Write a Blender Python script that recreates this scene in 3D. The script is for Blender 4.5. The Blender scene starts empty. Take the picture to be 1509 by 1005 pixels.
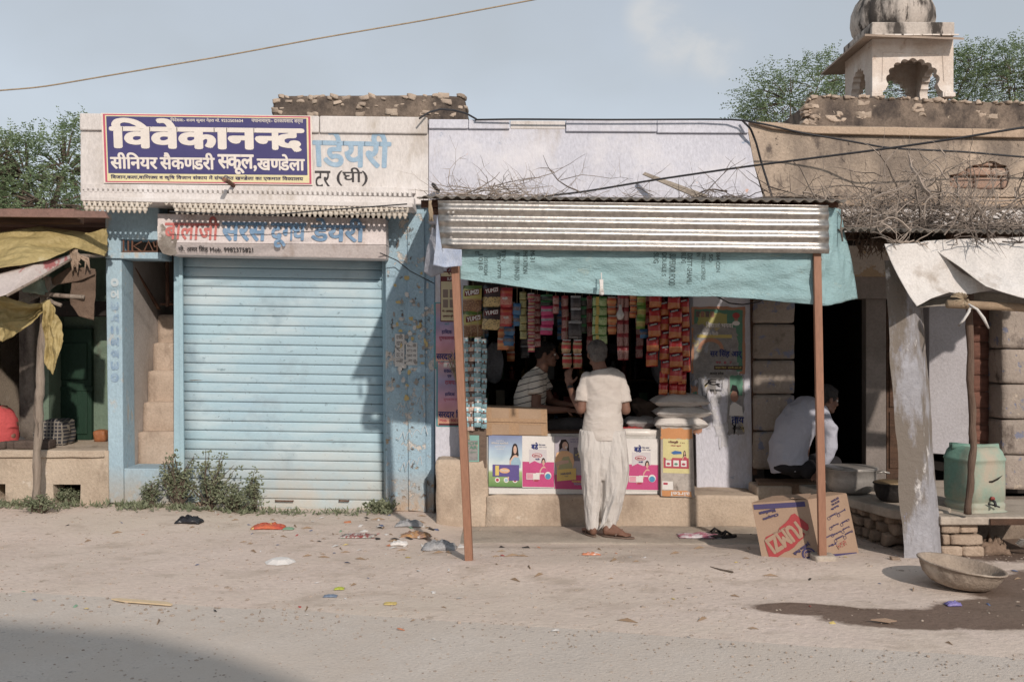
import bpy, bmesh, math, random
from math import sin, cos, pi, radians, sqrt, atan2
from mathutils import Vector, Matrix, noise, Euler
V = Vector
random.seed(7)
SC = bpy.context.scene
COL = SC.collection
# ------------------------------------------------------------------ camera, world, sun, exposure
EYE = 1.6; F = 1467.0; CX = 754.5; HZ = 505.0
cam = bpy.data.cameras.new('camera'); cam.lens = 35; cam.sensor_width = 36; cam.clip_start = .1; cam.clip_end = 2000
cam.shift_y = 2.5 / 1509
co = bpy.data.objects.new('camera', cam); COL.objects.link(co); co.location = (0, 0, EYE); co.rotation_euler = (pi / 2, 0, 0)
SC.camera = co
SUN = V((.35, -1, .555)).normalized()
w = bpy.data.worlds.new('World'); SC.world = w; w.use_nodes = True
nt = w.node_tree; nt.nodes.clear(); N = nt.nodes.new; L = nt.links.new
out = N('ShaderNodeOutputWorld'); bg = N('ShaderNodeBackground'); sky = N('ShaderNodeTexSky')
sky.sky_type = 'NISHITA'; sky.sun_disc = False; sky.sun_elevation = math.asin(SUN.z); sky.sun_rotation = atan2(SUN.x, SUN.y)
sky.air_density = 1.0; sky.dust_density = .7; sky.ozone_density = 1.5
hs = N('ShaderNodeHueSaturation'); hs.inputs['Saturation'].default_value = .43; hs.inputs['Value'].default_value = .80
L(sky.outputs[0], hs.inputs['Color'])
tc = N('ShaderNodeTexCoord'); vt = N('ShaderNodeVectorMath'); vt.operation = 'NORMALIZE'; L(tc.outputs['Generated'], vt.inputs[0])
mp = N('ShaderNodeMapping'); mp.inputs['Scale'].default_value = (3.0, 3.0, 5.0); L(vt.outputs[0], mp.inputs[0])
n1 = N('ShaderNodeTexNoise'); n1.inputs['Scale'].default_value = 2.6; n1.inputs['Detail'].default_value = 9; n1.inputs['Roughness'].default_value = .58
mp.inputs['Location'].default_value = (.3, 0, 1.7)
L(mp.outputs[0], n1.inputs['Vector'])
r1 = N('ShaderNodeMapRange'); r1.inputs[1].default_value = .40; r1.inputs[2].default_value = .60; r1.interpolation_type = 'SMOOTHSTEP'; L(n1.outputs[0], r1.inputs[0])
# broad veil of thin cloud (very low frequency) and one cumulus bank
n2 = N('ShaderNodeTexNoise'); n2.inputs['Scale'].default_value = 1.1; n2.inputs['Detail'].default_value = 4
L(mp.outputs[0], n2.inputs['Vector'])
r2 = N('ShaderNodeMapRange'); r2.inputs[1].default_value = .3; r2.inputs[2].default_value = .75; r2.inputs[3].default_value = .50; r2.inputs[4].default_value = .85; r2.interpolation_type = 'SMOOTHSTEP'; L(n2.outputs[0], r2.inputs[0])
def puff(px, py, rad, soft):
    d = V(((px - CX) / F, 1, -(py - HZ) / F)).normalized()
    dt = N('ShaderNodeVectorMath'); dt.operation = 'DISTANCE'; L(vt.outputs[0], dt.inputs[0]); dt.inputs[1].default_value = d
    r = N('ShaderNodeMapRange'); r.inputs[1].default_value = rad; r.inputs[2].default_value = rad * (1 - soft); r.interpolation_type = 'SMOOTHSTEP'
    L(dt.outputs['Value'], r.inputs[0]); return r.outputs[0]
def mth(op, a, b=None):
    m = N('ShaderNodeMath'); m.operation = op; m.use_clamp = False
    for i, x in enumerate((a, b)):
        if x is None: continue
        if isinstance(x, (int, float)): m.inputs[i].default_value = x
        else: L(x, m.inputs[i])
    return m.outputs[0]
pf = mth('MAXIMUM', mth('MAXIMUM', puff(990, 45, .052, .95), puff(1060, 75, .045, .95)), mth('MULTIPLY', puff(955, 25, .03, .9), .9))
cm = mth('MULTIPLY', mth('MINIMUM', mth('MULTIPLY', pf, 1.6), 1.0), mth('ADD', mth('MULTIPLY', r1.outputs[0], .75), .12))
mx = N('ShaderNodeMix'); mx.data_type = 'RGBA'; mx.inputs[7].default_value = (2.55, 2.82, 3.08, 1)
L(hs.outputs[0], mx.inputs[6]); L(r2.outputs[0], mx.inputs[0])
m2 = N('ShaderNodeMix'); m2.data_type = 'RGBA'; m2.inputs[7].default_value = (3.5, 3.6, 3.7, 1)
L(mx.outputs[2], m2.inputs[6]); L(cm, m2.inputs[0])
L(m2.outputs[2], bg.inputs[0]); bg.inputs[1].default_value = .15
L(bg.outputs[0], out.inputs[0])
sl = bpy.data.lights.new('sun', 'SUN'); sl.energy = 2.65; sl.angle = radians(1.0); sl.color = (1, .89, .79)
so = bpy.data.objects.new('sun', sl); COL.objects.link(so); so.rotation_euler = SUN.to_track_quat('Z', 'Y').to_euler(); so.location = SUN * 30
SC.view_settings.view_transform = 'Standard'; SC.view_settings.look = 'None'; SC.view_settings.exposure = 0.27; SC.view_settings.gamma = 1
SC.cycles.use_denoising = True; SC.cycles.max_bounces = 7; SC.cycles.diffuse_bounces = 4; SC.cycles.transparent_max_bounces = 10
SC.cycles.caustics_reflective = False; SC.cycles.caustics_refractive = False

# ------------------------------------------------------------------ helpers
def P(px, py, Y): return V(((px - CX) / F * Y, Y, EYE - (py - HZ) / F * Y))
def S(r, g, b):
    f = lambda c: (c / 255 / 12.92) if c / 255 <= .04045 else ((c / 255 + .055) / 1.055) ** 2.4
    m = .3 * r + .59 * g + .11 * b; k = .80; r, g, b = [m + (x - m) * k for x in (r, g, b)]
    return (f(r), f(g), f(b), 1)
MC = {}
def mat(name, c, c2=None, s=3, r=.85, b=.25, bs=45, layers=(), metal=0, fine=.16, stretch=(1, 1, 1), spec=.3, trans=0, rnd=0, soft=.22, crease=0, cs=4, lump=0):
    """weathered surface: two tones, fine grain, any number of stain or chip layers (colour, scale, threshold, softness, stretch, bump)"""
    if name in MC: return MC[name]
    m = bpy.data.materials.new(name); m.use_nodes = True; t = m.node_tree; N = t.nodes.new; L = t.links.new
    bs_ = t.nodes['Principled BSDF']; bs_.inputs['Roughness'].default_value = r; bs_.inputs['Metallic'].default_value = metal
    bs_.inputs['Specular IOR Level'].default_value = spec
    tc = N('ShaderNodeTexCoord')
    def nz(scale, st=(1, 1, 1), det=6, off=0.0, rough=.6):
        mp = N('ShaderNodeMapping'); mp.inputs['Scale'].default_value = st; mp.inputs['Location'].default_value = (off, off * .7, off * 1.3); L(tc.outputs['Object'], mp.inputs[0])
        n = N('ShaderNodeTexNoise'); n.inputs['Scale'].default_value = scale; n.inputs['Detail'].default_value = det; n.inputs['Roughness'].default_value = rough
        L(mp.outputs[0], n.inputs['Vector']); return n.outputs[0]
    def mr(x, a, b_, lo=0, hi=1):
        q = N('ShaderNodeMapRange'); q.inputs[1].default_value = a; q.inputs[2].default_value = b_; q.inputs[3].default_value = lo; q.inputs[4].default_value = hi; L(x, q.inputs[0]); return q.outputs[0]
    def mix(f, a, b_, mode='MIX'):
        q = N('ShaderNodeMix'); q.data_type = 'RGBA'; q.blend_type = mode
        for i, x in ((0, f), (6, a), (7, b_)):
            if isinstance(x, (int, float, tuple)): q.inputs[i].default_value = x
            else: L(x, q.inputs[i])
        return q.outputs[2]
    col = mix(mr(nz(s, stretch), .5 - soft, .5 + soft), c, c2 or tuple(x * .8 for x in c[:3]) + (1,))
    if rnd:
        oi = N('ShaderNodeObjectInfo'); v = mr(oi.outputs['Random'], 0, 1, 1 - rnd, 1 + rnd)
        h = N('ShaderNodeHueSaturation'); L(v, h.inputs['Value']); L(col, h.inputs['Color']); col = h.outputs[0]
    hgt = nz(bs, stretch, 5, 3.1, .65)
    col = mix(1.0, col, mr(hgt, .25, .75, 1 - fine, 1 + fine), 'MULTIPLY')
    H = mr(hgt, 0, 1, 0, 1)
    for k, ly in enumerate(layers):
        lc, lsc, th, so_, st, lb = ly[:6]
        f = mr(nz(lsc, st, 8, 11.3 + k * 5.7, .66), th - so_, th + so_)
        if len(ly) > 6:   # zone: only between two heights (splash and rising damp)
            sp = N('ShaderNodeSeparateXYZ'); L(tc.outputs['Object'], sp.inputs[0]); g = mr(sp.outputs[2], ly[6], ly[7])
            q = N('ShaderNodeMath'); q.operation = 'MULTIPLY'; L(f, q.inputs[0]); L(g, q.inputs[1]); f = q.outputs[0]
        col = mix(f, col, lc)
        if lb:
            q = N('ShaderNodeMath'); q.operation = 'MULTIPLY_ADD'; L(f, q.inputs[0]); q.inputs[1].default_value = -lb; L(H, q.inputs[2]); H = q.outputs[0]
    for cs_, am_ in ((cs, crease), (cs * 2.3, crease * .6), (4.5, lump)) if (crease or lump) else ():
        if not am_: continue
        a_ = nz(cs_, stretch if crease else (1, 1, 1), 2, 7.7, .5)
        if crease:
            q = N('ShaderNodeMath'); q.operation = 'SUBTRACT'; L(a_, q.inputs[0]); q.inputs[1].default_value = .5; a2 = N('ShaderNodeMath'); a2.operation = 'ABSOLUTE'; L(q.outputs[0], a2.inputs[0]); a_ = a2.outputs[0]
        q = N('ShaderNodeMath'); q.operation = 'MULTIPLY_ADD'; L(a_, q.inputs[0]); q.inputs[1].default_value = am_ * (-6 if crease else 6); L(H, q.inputs[2]); H = q.outputs[0]
    L(col, bs_.inputs['Base Color'])
    if b:
        bp = N('ShaderNodeBump'); bp.inputs['Strength'].default_value = min(1, b * 2); bp.inputs['Distance'].default_value = .012; L(H, bp.inputs['Height']); L(bp.outputs[0], bs_.inputs['Normal'])
    if trans:
        o = t.nodes['Material Output']; tl = N('ShaderNodeBsdfTranslucent'); L(col, tl.inputs[0]); ms = N('ShaderNodeMixShader'); ms.inputs[0].default_value = trans
        L(bs_.outputs[0], ms.inputs[1]); L(tl.outputs[0], ms.inputs[2]); L(ms.outputs[0], o.inputs[0])
    MC[name] = m; return m
def flat(name, c, r=.6, spec=.3, metal=0):
    return mat(name, c, tuple(x * .88 for x in c[:3]) + (1,), s=6, r=r, b=.04, bs=90, fine=.08, spec=spec, metal=metal)

class B:
    def __init__(s): s.v = []; s.f = []
    def add(s, vs, fs):
        n = len(s.v); s.v += [tuple(x) for x in vs]; s.f += [tuple(i + n for i in f) for f in fs]; return s
    def prism(s, pts, d):            # pts: front outline, d: vector to the back
        d = V(d); n = len(pts); vs = [V(p) for p in pts] + [V(p) + d for p in pts]
        return s.add(vs, [tuple(range(n)), tuple(range(2 * n - 1, n - 1, -1))] + [(i, i + n, (i + 1) % n + n, (i + 1) % n) for i in range(n)])
    def pq(s, px, Y, dep):           # outline given as picture points on the plane Y, real depth behind it
        return s.prism([P(x, y, Y) for x, y in px], (0, dep, 0))
    def pb(s, x0, y0, x1, y1, Y, dep, sl=.011):
        d = (x1 - x0) * sl; return s.pq([(x0, y0), (x1, y0 + d), (x1, y1 + d), (x0, y1)], Y, dep)
    def box(s, x0, x1, y0, y1, z0, z1):
        return s.prism([(x0, y0, z1), (x1, y0, z1), (x1, y0, z0), (x0, y0, z0)], (0, y1 - y0, 0))
    def tube(s, pts, r, n=8, cap=True):
        pts = [V(p) for p in pts]; m = len(pts); rs = r if isinstance(r, (list, tuple)) else [r] * m
        vs = []; up = V((0, 0, 1)); prev = None
        for i, p in enumerate(pts):
            t = (pts[min(i + 1, m - 1)] - pts[max(i - 1, 0)])
            if t.length < 1e-9: t = V((0, 0, 1))
            t.normalize(); a = prev if prev is not None else (up if abs(t.z) < .9 else V((1, 0, 0)))
            x = (a - t * a.dot(t))
            if x.length < 1e-6: x = t.orthogonal()
            x.normalize(); y = t.cross(x); prev = x
            for k in range(n):
                an = 2 * pi * k / n; vs.append(p + (x * cos(an) + y * sin(an)) * rs[i])
        fs = [(i * n + k, i * n + (k + 1) % n, (i + 1) * n + (k + 1) % n, (i + 1) * n + k) for i in range(m - 1) for k in range(n)]
        if cap: fs += [tuple(range(n - 1, -1, -1)), tuple(range((m - 1) * n, m * n))]
        return s.add(vs, fs)
    def lathe(s, c, prof, n=24, M=None, cap=True, fr=None):
        vs = []; M = M or Matrix.Identity(3); c = V(c)
        for r, z in prof:
            for k in range(n):
                a = 2 * pi * k / n; q = fr(a, r, z) if fr else r
                vs.append(c + M @ V((q * cos(a), q * sin(a), z)))
        m = len(prof); fs = [(i * n + k, i * n + (k + 1) % n, (i + 1) * n + (k + 1) % n, (i + 1) * n + k) for i in range(m - 1) for k in range(n)]
        if cap: fs += [tuple(range(n - 1, -1, -1)), tuple(range((m - 1) * n, m * n))]
        return s.add(vs, fs)
    def grid(s, fn, nu, nv):
        vs = [fn(i / nu, j / nv) for j in range(nv + 1) for i in range(nu + 1)]; a = nu + 1
        return s.add(vs, [(j * a + i, j * a + i + 1, (j + 1) * a + i + 1, (j + 1) * a + i) for j in range(nv) for i in range(nu)])
    def mesh(s, name, m):
        me = bpy.data.meshes.new(name); me.from_pydata(s.v, [], s.f)
        if m: me.materials.append(m)
        return me
    def build(s, name, m, parent=None, smooth=False, bevel=0, solid=0, sub=0, fix=True):
        me = s.mesh(name, m); bm = None
        if fix and len(s.v) < 60000:
            bm = bmesh.new(); bm.from_mesh(me); bmesh.ops.recalc_face_normals(bm, faces=bm.faces); bm.to_mesh(me); bm.free()
        if smooth: me.polygons.foreach_set('use_smooth', [True] * len(me.polygons))
        o = link(name, me, parent)
        if solid: q = o.modifiers.new('t', 'SOLIDIFY'); q.thickness = solid; q.offset = 0
        if sub: q = o.modifiers.new('s', 'SUBSURF'); q.levels = q.render_levels = sub
        if bevel: q = o.modifiers.new('b', 'BEVEL'); q.width = bevel; q.segments = 2; q.limit_method = 'ANGLE'; q.angle_limit = radians(50)
        return o
def link(name, me, parent=None):
    o = bpy.data.objects.new(name, me); COL.objects.link(o)
    if parent is not None:
        o.parent = parent; o.matrix_parent_inverse = pinv(parent)
    return o
WL = {}
def pinv(p):
    return Matrix.Translation(-WL.get(p.name, V((0, 0, 0))))
def T(name, label, cat, loc, group=None):
    o = bpy.data.objects.new(name, None); COL.objects.link(o); o.location = loc; o.empty_display_size = .1
    WL[o.name] = V(loc); o['label'] = label; o['category'] = cat
    if group: o['group'] = group
    return o
def tag(o, label, cat, group=None, kind=None):
    if label: o['label'] = label
    if cat: o['category'] = cat
    if group: o['group'] = group
    if kind: o['kind'] = kind
    return o
def struct(o): o['kind'] = 'structure'; return o
def stuff(o): o['kind'] = 'stuff'; return o
def R4(x0, y0, x1, y1, Y, sl=.011):
    d = (x1 - x0) * sl; return [P(x0, y0, Y), P(x1, y0 + d, Y), P(x1, y1 + d, Y), P(x0, y1, Y)]
# ---- lettering: glyph outlines of Blender's own built-in font, laid out here so that Devanagari half letters join
_fc = bpy.data.curves.new('glyphs', 'FONT'); _fc.resolution_u = 3; _fo = bpy.data.objects.new('lettering_source', _fc); COL.objects.link(_fo)
GL = {}
def _raw(st):
    _fc.body = st; bpy.context.view_layer.update(); me = _fo.to_mesh()
    vs = [(q.co.x, q.co.y) for q in me.vertices]; fs = [tuple(p.vertices) for p in me.polygons]; _fo.to_mesh_clear(); return vs, fs
_bar = max(x for x, y in _raw('H')[0])
def glyph(ch):
    if ch not in GL:
        vs, fs = _raw(ch[0]); adv = max(x for x, y in _raw(ch[0] + 'H')[0]) - _bar
        if len(ch) > 1 and vs:
            bm = bmesh.new(); bv = [bm.verts.new((x, y, 0)) for x, y in vs]
            for f in fs:
                try: bm.faces.new([bv[i] for i in f])
                except ValueError: pass
            cut = adv - .135
            bmesh.ops.bisect_plane(bm, geom=bm.verts[:] + bm.edges[:] + bm.faces[:], plane_co=(cut, 0, 0), plane_no=(1, 0, 0), clear_outer=True)
            bm.verts.index_update(); vs = [(q.co.x, q.co.y) for q in bm.verts]; fs = [tuple(q.index for q in f.verts) for f in bm.faces]; bm.free(); adv = cut
        GL[ch] = (vs, fs, adv)
    return GL[ch]
def visual(st):
    """the short i sign is stored after its consonant (and half letters) but written before them"""
    o = []
    for ch in st:
        if ch == 'ि':
            k = len(o) - 1
            while k >= 2 and o[k - 1] == '~': k -= 2
            o.insert(k, ch)
        else: o.append(ch)
    return ''.join(o)
def layout(st, track=0):
    st = visual(st)
    vs = []; fs = []; x = 0; i = 0
    while i < len(st):
        ch = st[i]
        if i + 1 < len(st) and st[i + 1] == '~': ch += '~'; i += 1
        i += 1
        g = glyph(ch); n = len(vs); vs += [(a + x, b) for a, b in g[0]]; fs += [tuple(k + n for k in f) for f in g[1]]; x += g[2] + (track if g[2] > .05 else 0)
    return vs, fs
def text(st, C4, m, parent=None, name='lettering', bold=0, lift=.003, track=0, flipx=False):
    vs, fs = layout(st, track)
    if bold:
        base = list(vs); bf = list(fs); vs = []; fs = []
        for k, (dx, dy) in enumerate(((0, 0), (bold, 0), (-bold, 0), (0, bold * .8), (0, -bold * .8), (bold * .7, bold * .6), (-bold * .7, bold * .6), (bold * .7, -bold * .6), (-bold * .7, -bold * .6))):
            n = len(vs); vs += [(x + dx, y + dy, k) for x, y in base]; fs += [tuple(i + n for i in f) for f in bf]
    else: vs = [(x, y, 0) for x, y in vs]
    x0 = min(q[0] for q in vs); x1 = max(q[0] for q in vs); y0 = min(q[1] for q in vs); y1 = max(q[1] for q in vs)
    tl, tr, br, bl = [V(q) for q in C4]; n = (tr - tl).cross(bl - tl).normalized() * -1; b = B()
    for x, y, k in vs:
        u = (x - x0) / (x1 - x0); v = (y1 - y) / (y1 - y0)
        b.v.append(tuple(tl.lerp(tr, u).lerp(bl.lerp(br, u), v) + n * (lift + k * .00025)))
    b.f = fs; return b.build(name, m, parent, fix=False)
def quad(C4, m, parent, name='print', lift=.002, th=.0012):
    tl, tr, br, bl = [V(q) for q in C4]; n = (tr - tl).cross(bl - tl).normalized() * -1
    b = B(); b.prism([q + n * lift for q in (tl, tr, br, bl)], -n * th); return b.build(name, m, parent)
def shape(pts, C4, m, parent, name='print', lift=.003, th=.001):
    """flat printed shape: pts in the unit square (u right, v down) of the corners C4"""
    tl, tr, br, bl = [V(q) for q in C4]; n = (tr - tl).cross(bl - tl).normalized() * -1
    f = lambda u, v: tl.lerp(tr, u).lerp(bl.lerp(br, u), v) + n * lift
    b = B(); b.prism([f(u, v) for u, v in pts], -n * th); return b.build(name, m, parent)
def sub4(C4, u0, v0, u1, v1):
    tl, tr, br, bl = [V(q) for q in C4]; f = lambda u, v: tl.lerp(tr, u).lerp(bl.lerp(br, u), v)
    return [f(u0, v0), f(u1, v0), f(u1, v1), f(u0, v1)]
def ell(cx, cy, rx, ry, n=18): return [(cx + rx * cos(2 * pi * k / n), cy + ry * sin(2 * pi * k / n)) for k in range(n)]
def fbm(x, y, z=0, o=4): return noise.fractal(V((x, y, z)), 1.0, 2.0, o)
def dup(root, loc, label=None, rot=None):
    r = root.copy(); COL.objects.link(r); r.location = loc
    if label: r['label'] = label
    if rot: r.rotation_euler = rot
    for ch in list(root.children):
        c = ch.copy(); COL.objects.link(c); c.parent = r
        for g in list(ch.children):
            d = g.copy(); COL.objects.link(d); d.parent = c
    return r
def rough_block(b, x0, x1, y0, y1, z0, z1, am=.01, n=5, seed=0, rr=None):
    """a worn stone or brick: subdivided box with its corners rounded and its faces uneven"""
    cx, cy, cz = (x0 + x1) / 2, (y0 + y1) / 2, (z0 + z1) / 2; hx, hy, hz = (x1 - x0) / 2, (y1 - y0) / 2, (z1 - z0) / 2
    bm = bmesh.new(); bmesh.ops.create_cube(bm, size=2); bmesh.ops.subdivide_edges(bm, edges=bm.edges, cuts=n, use_grid_fill=True)
    rr = rr or min(min(hx, hy, hz) * .35, .014 + am * 1.2)
    vs = []
    for v in bm.verts:
        c = v.co; p = V((c.x * hx, c.y * hy, c.z * hz)); q = V([max(-h + rr, min(h - rr, a)) for a, h in zip(p, (hx, hy, hz))]); d = p - q
        if d.length > rr: p = q + d.normalized() * rr
        k = noise.noise_vector(V((p.x * 9 + seed * 3.7 + cx * 5, p.y * 9, p.z * 9 + seed))) * am
        vs.append((cx + p.x + k.x, cy + p.y + k.y, cz + p.z + k.z))
    bm.verts.index_update(); fs = [tuple(v.index for v in f.verts) for f in bm.faces]; bm.free(); return b.add(vs, fs)
# ------------------------------------------------------------------ materials
DUST = S(196, 178, 158)
M_dirt = mat('dirt', S(214, 195, 182), S(204, 184, 170), s=1.1, r=.95, b=.34, bs=24, fine=.14, spec=.1, lump=.07,
             layers=[(S(206, 190, 173), .55, .55, .12, (1, 1, 1), 0), (S(168, 149, 131), 9, .66, .05, (1, 1, 1), .1), (S(186, 168, 152), 2.4, .60, .08, (1, 1.4, 1), .05), (S(210, 200, 188), 30, .70, .03, (1, 1, 1), 0)])
M_road = mat('road', S(205, 193, 181), S(194, 182, 170), s=1.6, r=.9, b=.3, bs=55, fine=.12, spec=.15, lump=.12,
             layers=[(S(200, 186, 172), .9, .54, .08, (1, .6, 1), 0), (S(198, 184, 170), 4, .60, .08, (1, .6, 1), 0), (S(146, 139, 132), 16, .68, .05, (1, 1, 1), .1)])
M_slab = mat('slab', S(188, 174, 158), S(170, 156, 140), s=2.5, r=.9, b=.3, layers=[(S(150, 138, 124), 3, .58, .1, (1, 1, 1), .05)])
M_white = mat('limewash', S(214, 208, 204), S(200, 192, 187), s=2, r=.9, b=.22, stretch=(1, 1, .45),
              layers=[(S(176, 164, 150), 3.2, .63, .09, (1, 1, .35), .0), (S(150, 140, 130), 14, .70, .03, (1, 1, .6), .35), (S(223, 219, 218), 1.2, .6, .1, (1, 1, 1), 0)])
M_lav = mat('lavender_wash', S(203, 204, 216), S(192, 193, 206), s=1.6, r=.9, b=.2, stretch=(1, 1, .5),
            layers=[(S(184, 176, 172), 3, .64, .08, (1, 1, .3), 0), (S(214, 178, 120), 3.4, .74, .02, (1, 1, 1.2), .2), (S(150, 166, 190), 4.2, .68, .02, (1, 1, 1.4), .2), (S(216, 168, 150), 3.8, .71, .02, (1, 1, 1.4), .2), (S(90, 84, 80), 26, .72, .02, (1, 1, 1), .3), (S(216, 214, 220), 1.7, .6, .1, (1, 1, 1), 0)])
M_blue = mat('blue_wash', S(160, 190, 205), S(146, 176, 194), s=2.4, r=.88, b=.28, stretch=(1, 1, .6),
             layers=[(S(186, 178, 166), 5, .62, .05, (1, 1, .7), .25), (S(128, 108, 92), 9, .72, .03, (1, 1, .5), .3), (S(170, 156, 138), 6, .40, .12, (1, 1, 1), .2, .45, .05)])
M_peel = mat('peeled_blue', S(156, 188, 204), S(140, 172, 194), s=3, r=.88, b=.4,
             layers=[(S(200, 194, 186), 7, .58, .02, (1, 1, .9), .5), (S(110, 100, 94), 12, .64, .02, (1, 1, .8), .6), (S(174, 150, 120), 9, .66, .02, (1, 1, 1), .5), (S(182, 158, 134), 6, .42, .1, (1, 1, 1), .3, .4, .05)])
M_plas = mat('old_plaster', S(196, 178, 156), S(174, 155, 134), s=2.2, r=.95, b=.4, layers=[(S(140, 122, 104), 2.6, .62, .08, (1, 1, .6), .1), (S(206, 194, 178), 5, .66, .04, (1, 1, 1), .15)])
M_brown = mat('brown_plaster', S(178, 158, 138), S(158, 140, 122), s=1.1, r=.95, b=.6, bs=38, fine=.22,
              layers=[(S(200, 176, 152), 1.0, .56, .10, (1, 1, .8), 0), (S(126, 112, 100), 1.5, .54, .08, (1, 1, .6), .1), (S(104, 92, 84), 5, .60, .05, (1, 1, .5), .1), (S(90, 80, 74), 22, .66, .03, (1, 1, 1), .3), (S(200, 172, 142), 4, .70, .03, (1, 1, 1), .3)])
M_moss = mat('blackened_wall', S(92, 80, 72), S(136, 118, 102), s=1.1, r=.95, b=.8, bs=26, fine=.3, soft=.14,
             layers=[(S(66, 58, 54), 3, .56, .10, (1, 1, .7), .1), (S(190, 170, 148), 7, .67, .03, (1, 1, 1), .3)])
M_stone = mat('pale_stone', S(188, 168, 148), S(160, 140, 122), s=4, r=.9, b=.4, rnd=.2)
M_chat = mat('chhatri_wash', S(214, 200, 188), S(196, 180, 166), s=1.2, r=.9, b=.3, bs=20, layers=[(S(170, 140, 116), 2.2, .64, .05, (1, 1, .6), .1), (S(226, 220, 214), 1.5, .6, .1, (1, 1, 1), 0)])
M_dome = mat('dome_plaster', S(190, 180, 170), S(170, 158, 148), s=1.3, r=.95, b=.5, bs=18, layers=[(S(74, 68, 64), 1.5, .54, .06, (1, 1, .35), .1), (S(66, 60, 56), 4, .56, .04, (1, 1, .35), .1)])
M_shut = mat('shutter_paint', S(166, 200, 212), S(154, 188, 206), s=1.5, r=.5, b=.12, bs=60, spec=.4, fine=.07, stretch=(.6, 1, 2),
             layers=[(S(190, 208, 214), 1.6, .60, .12, (.5, 1, 1.6), 0), (S(122, 92, 68), 6, .69, .008, (.35, 1, 6), .2), (S(148, 176, 190), 3, .62, .08, (1, 1, 1.2), .0), (S(128, 156, 168), 11, .66, .03, (1.2, 1, 1.6), .0), (S(90, 104, 112), 22, .67, .02, (1, 1, 1.6), .1), (S(226, 226, 222), 16, .735, .006, (1, 1, 1.2), .1), (S(188, 184, 174), 3, .42, .2, (1, 1, 1), 0, .7, .05)])
M_frame = mat('frame_paint', S(158, 194, 206), S(146, 180, 196), s=2, r=.55, b=.12, fine=.08, layers=[(S(120, 96, 76), 12, .72, .02, (1, 1, .6), .2), (S(200, 186, 166), 4, .45, .2, (1, 1, 1), 0, .6, .05)])
M_steps = mat('stair_cement', S(194, 172, 152), S(172, 150, 130), s=3, r=.93, b=.3, layers=[(S(140, 120, 104), 4, .62, .08, (1, 1, .5), 0), (S(210, 196, 182), 8, .68, .03, (1, 1, 1), .1)])
M_rust = mat('rusty_metal', S(120, 80, 60), S(96, 66, 54), s=6, r=.8, b=.3, layers=[(S(150, 110, 84), 10, .6, .05, (1, 1, 1), .1)])
M_dark = mat('dark_brown', S(52, 46, 42), S(34, 30, 28), s=3, r=.95, b=.2)  # plain near-black brown for interiors, backings and cracks
M_wood = mat('weathered_pole', S(158, 144, 130), S(124, 108, 94), s=5, r=.85, b=.6, bs=20, stretch=(3, 3, .35), layers=[(S(82, 70, 62), 6, .62, .05, (4, 4, .3), .4)])
M_dwood = mat('dark_wood', S(104, 74, 56), S(74, 54, 42), s=5, r=.8, b=.4, stretch=(1, 1, 6))
M_brick = mat('brick_clay', S(186, 148, 126), S(166, 132, 112), s=6, r=.95, b=.5, rnd=.18, layers=[(S(196, 176, 156), 9, .6, .06, (1, 1, 1), .1)])
M_mort = mat('mortar', S(150, 132, 114), S(124, 108, 94), s=8, r=.95, b=.5)
M_rubb = mat('rubble_stone', S(164, 140, 118), S(132, 112, 96), s=4, r=.95, b=.6, rnd=.22)
M_leaf = mat('leaf_acacia', S(100, 126, 82), S(132, 150, 106), s=2.0, r=.6, b=0, fine=.3, trans=.35, rnd=0)
M_leaf2 = mat('leaf_weed', S(112, 126, 94), S(146, 150, 118), s=7, r=.7, b=0, fine=.3, trans=.3)
M_bark = mat('bark', S(110, 94, 80), S(84, 72, 62), s=6, r=.9, b=.6)
M_twig = mat('dry_twig', S(160, 144, 130), S(78, 68, 62), s=1.6, r=.85, b=.2, soft=.1)
M_cable = flat('cable_black', S(52, 52, 56), .6)
M_rope = mat('jute_rope', S(176, 156, 128), S(150, 130, 104), s=20, r=.95, b=.3)
M_yel = mat('yellow_tarp', S(188, 166, 104), S(168, 146, 88), s=4, r=.5, b=.5, bs=30, crease=1.1, cs=3.2, spec=.4, fine=.14, trans=.12, layers=[(S(196, 180, 130), 5, .66, .05, (1, 1, 1), 0)])
M_teal = mat('teal_tarp', S(164, 206, 212), S(150, 194, 200), s=5, r=.42, b=.5, bs=60, spec=.45, fine=.05, trans=.2, crease=.5, cs=2.6, stretch=(.8, 1, 1.5), layers=[(S(180, 206, 200), 9, .66, .05, (1, 1, 1.6), 0), (S(60, 90, 92), 8, .76, .012, (1, 1, 4), 0)])
M_burl = mat('burlap', S(124, 100, 82), S(100, 80, 66), s=8, r=.95, b=.5, bs=120, crease=.6)
M_wcl = mat('white_cotton', S(226, 222, 218), S(212, 206, 200), s=3, r=.9, b=.3, bs=60, trans=.12, crease=.6, cs=3, layers=[(S(170, 156, 142), 3, .62, .08, (1, 1, 1), 0)])
M_card = mat('cardboard', S(176, 146, 118), S(164, 134, 106), s=3, r=.85, b=.12, bs=80, fine=.08)
M_galv = mat('galvanised', S(196, 190, 182), S(168, 162, 156), s=26, r=.34, b=.06, metal=.85, fine=.10, spec=.5, soft=.12)
M_asb = mat('cement_sheet', S(126, 118, 108), S(100, 92, 84), s=5, r=.9, b=.35)
M_post = mat('brown_post', S(158, 110, 84), S(146, 98, 74), s=5, r=.55, b=.12, stretch=(2, 2, .3), layers=[(S(98, 70, 58), 7, .68, .04, (1, 1, .5), .1), (S(190, 150, 124), 9, .7, .02, (2, 2, .5), 0)])
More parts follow.
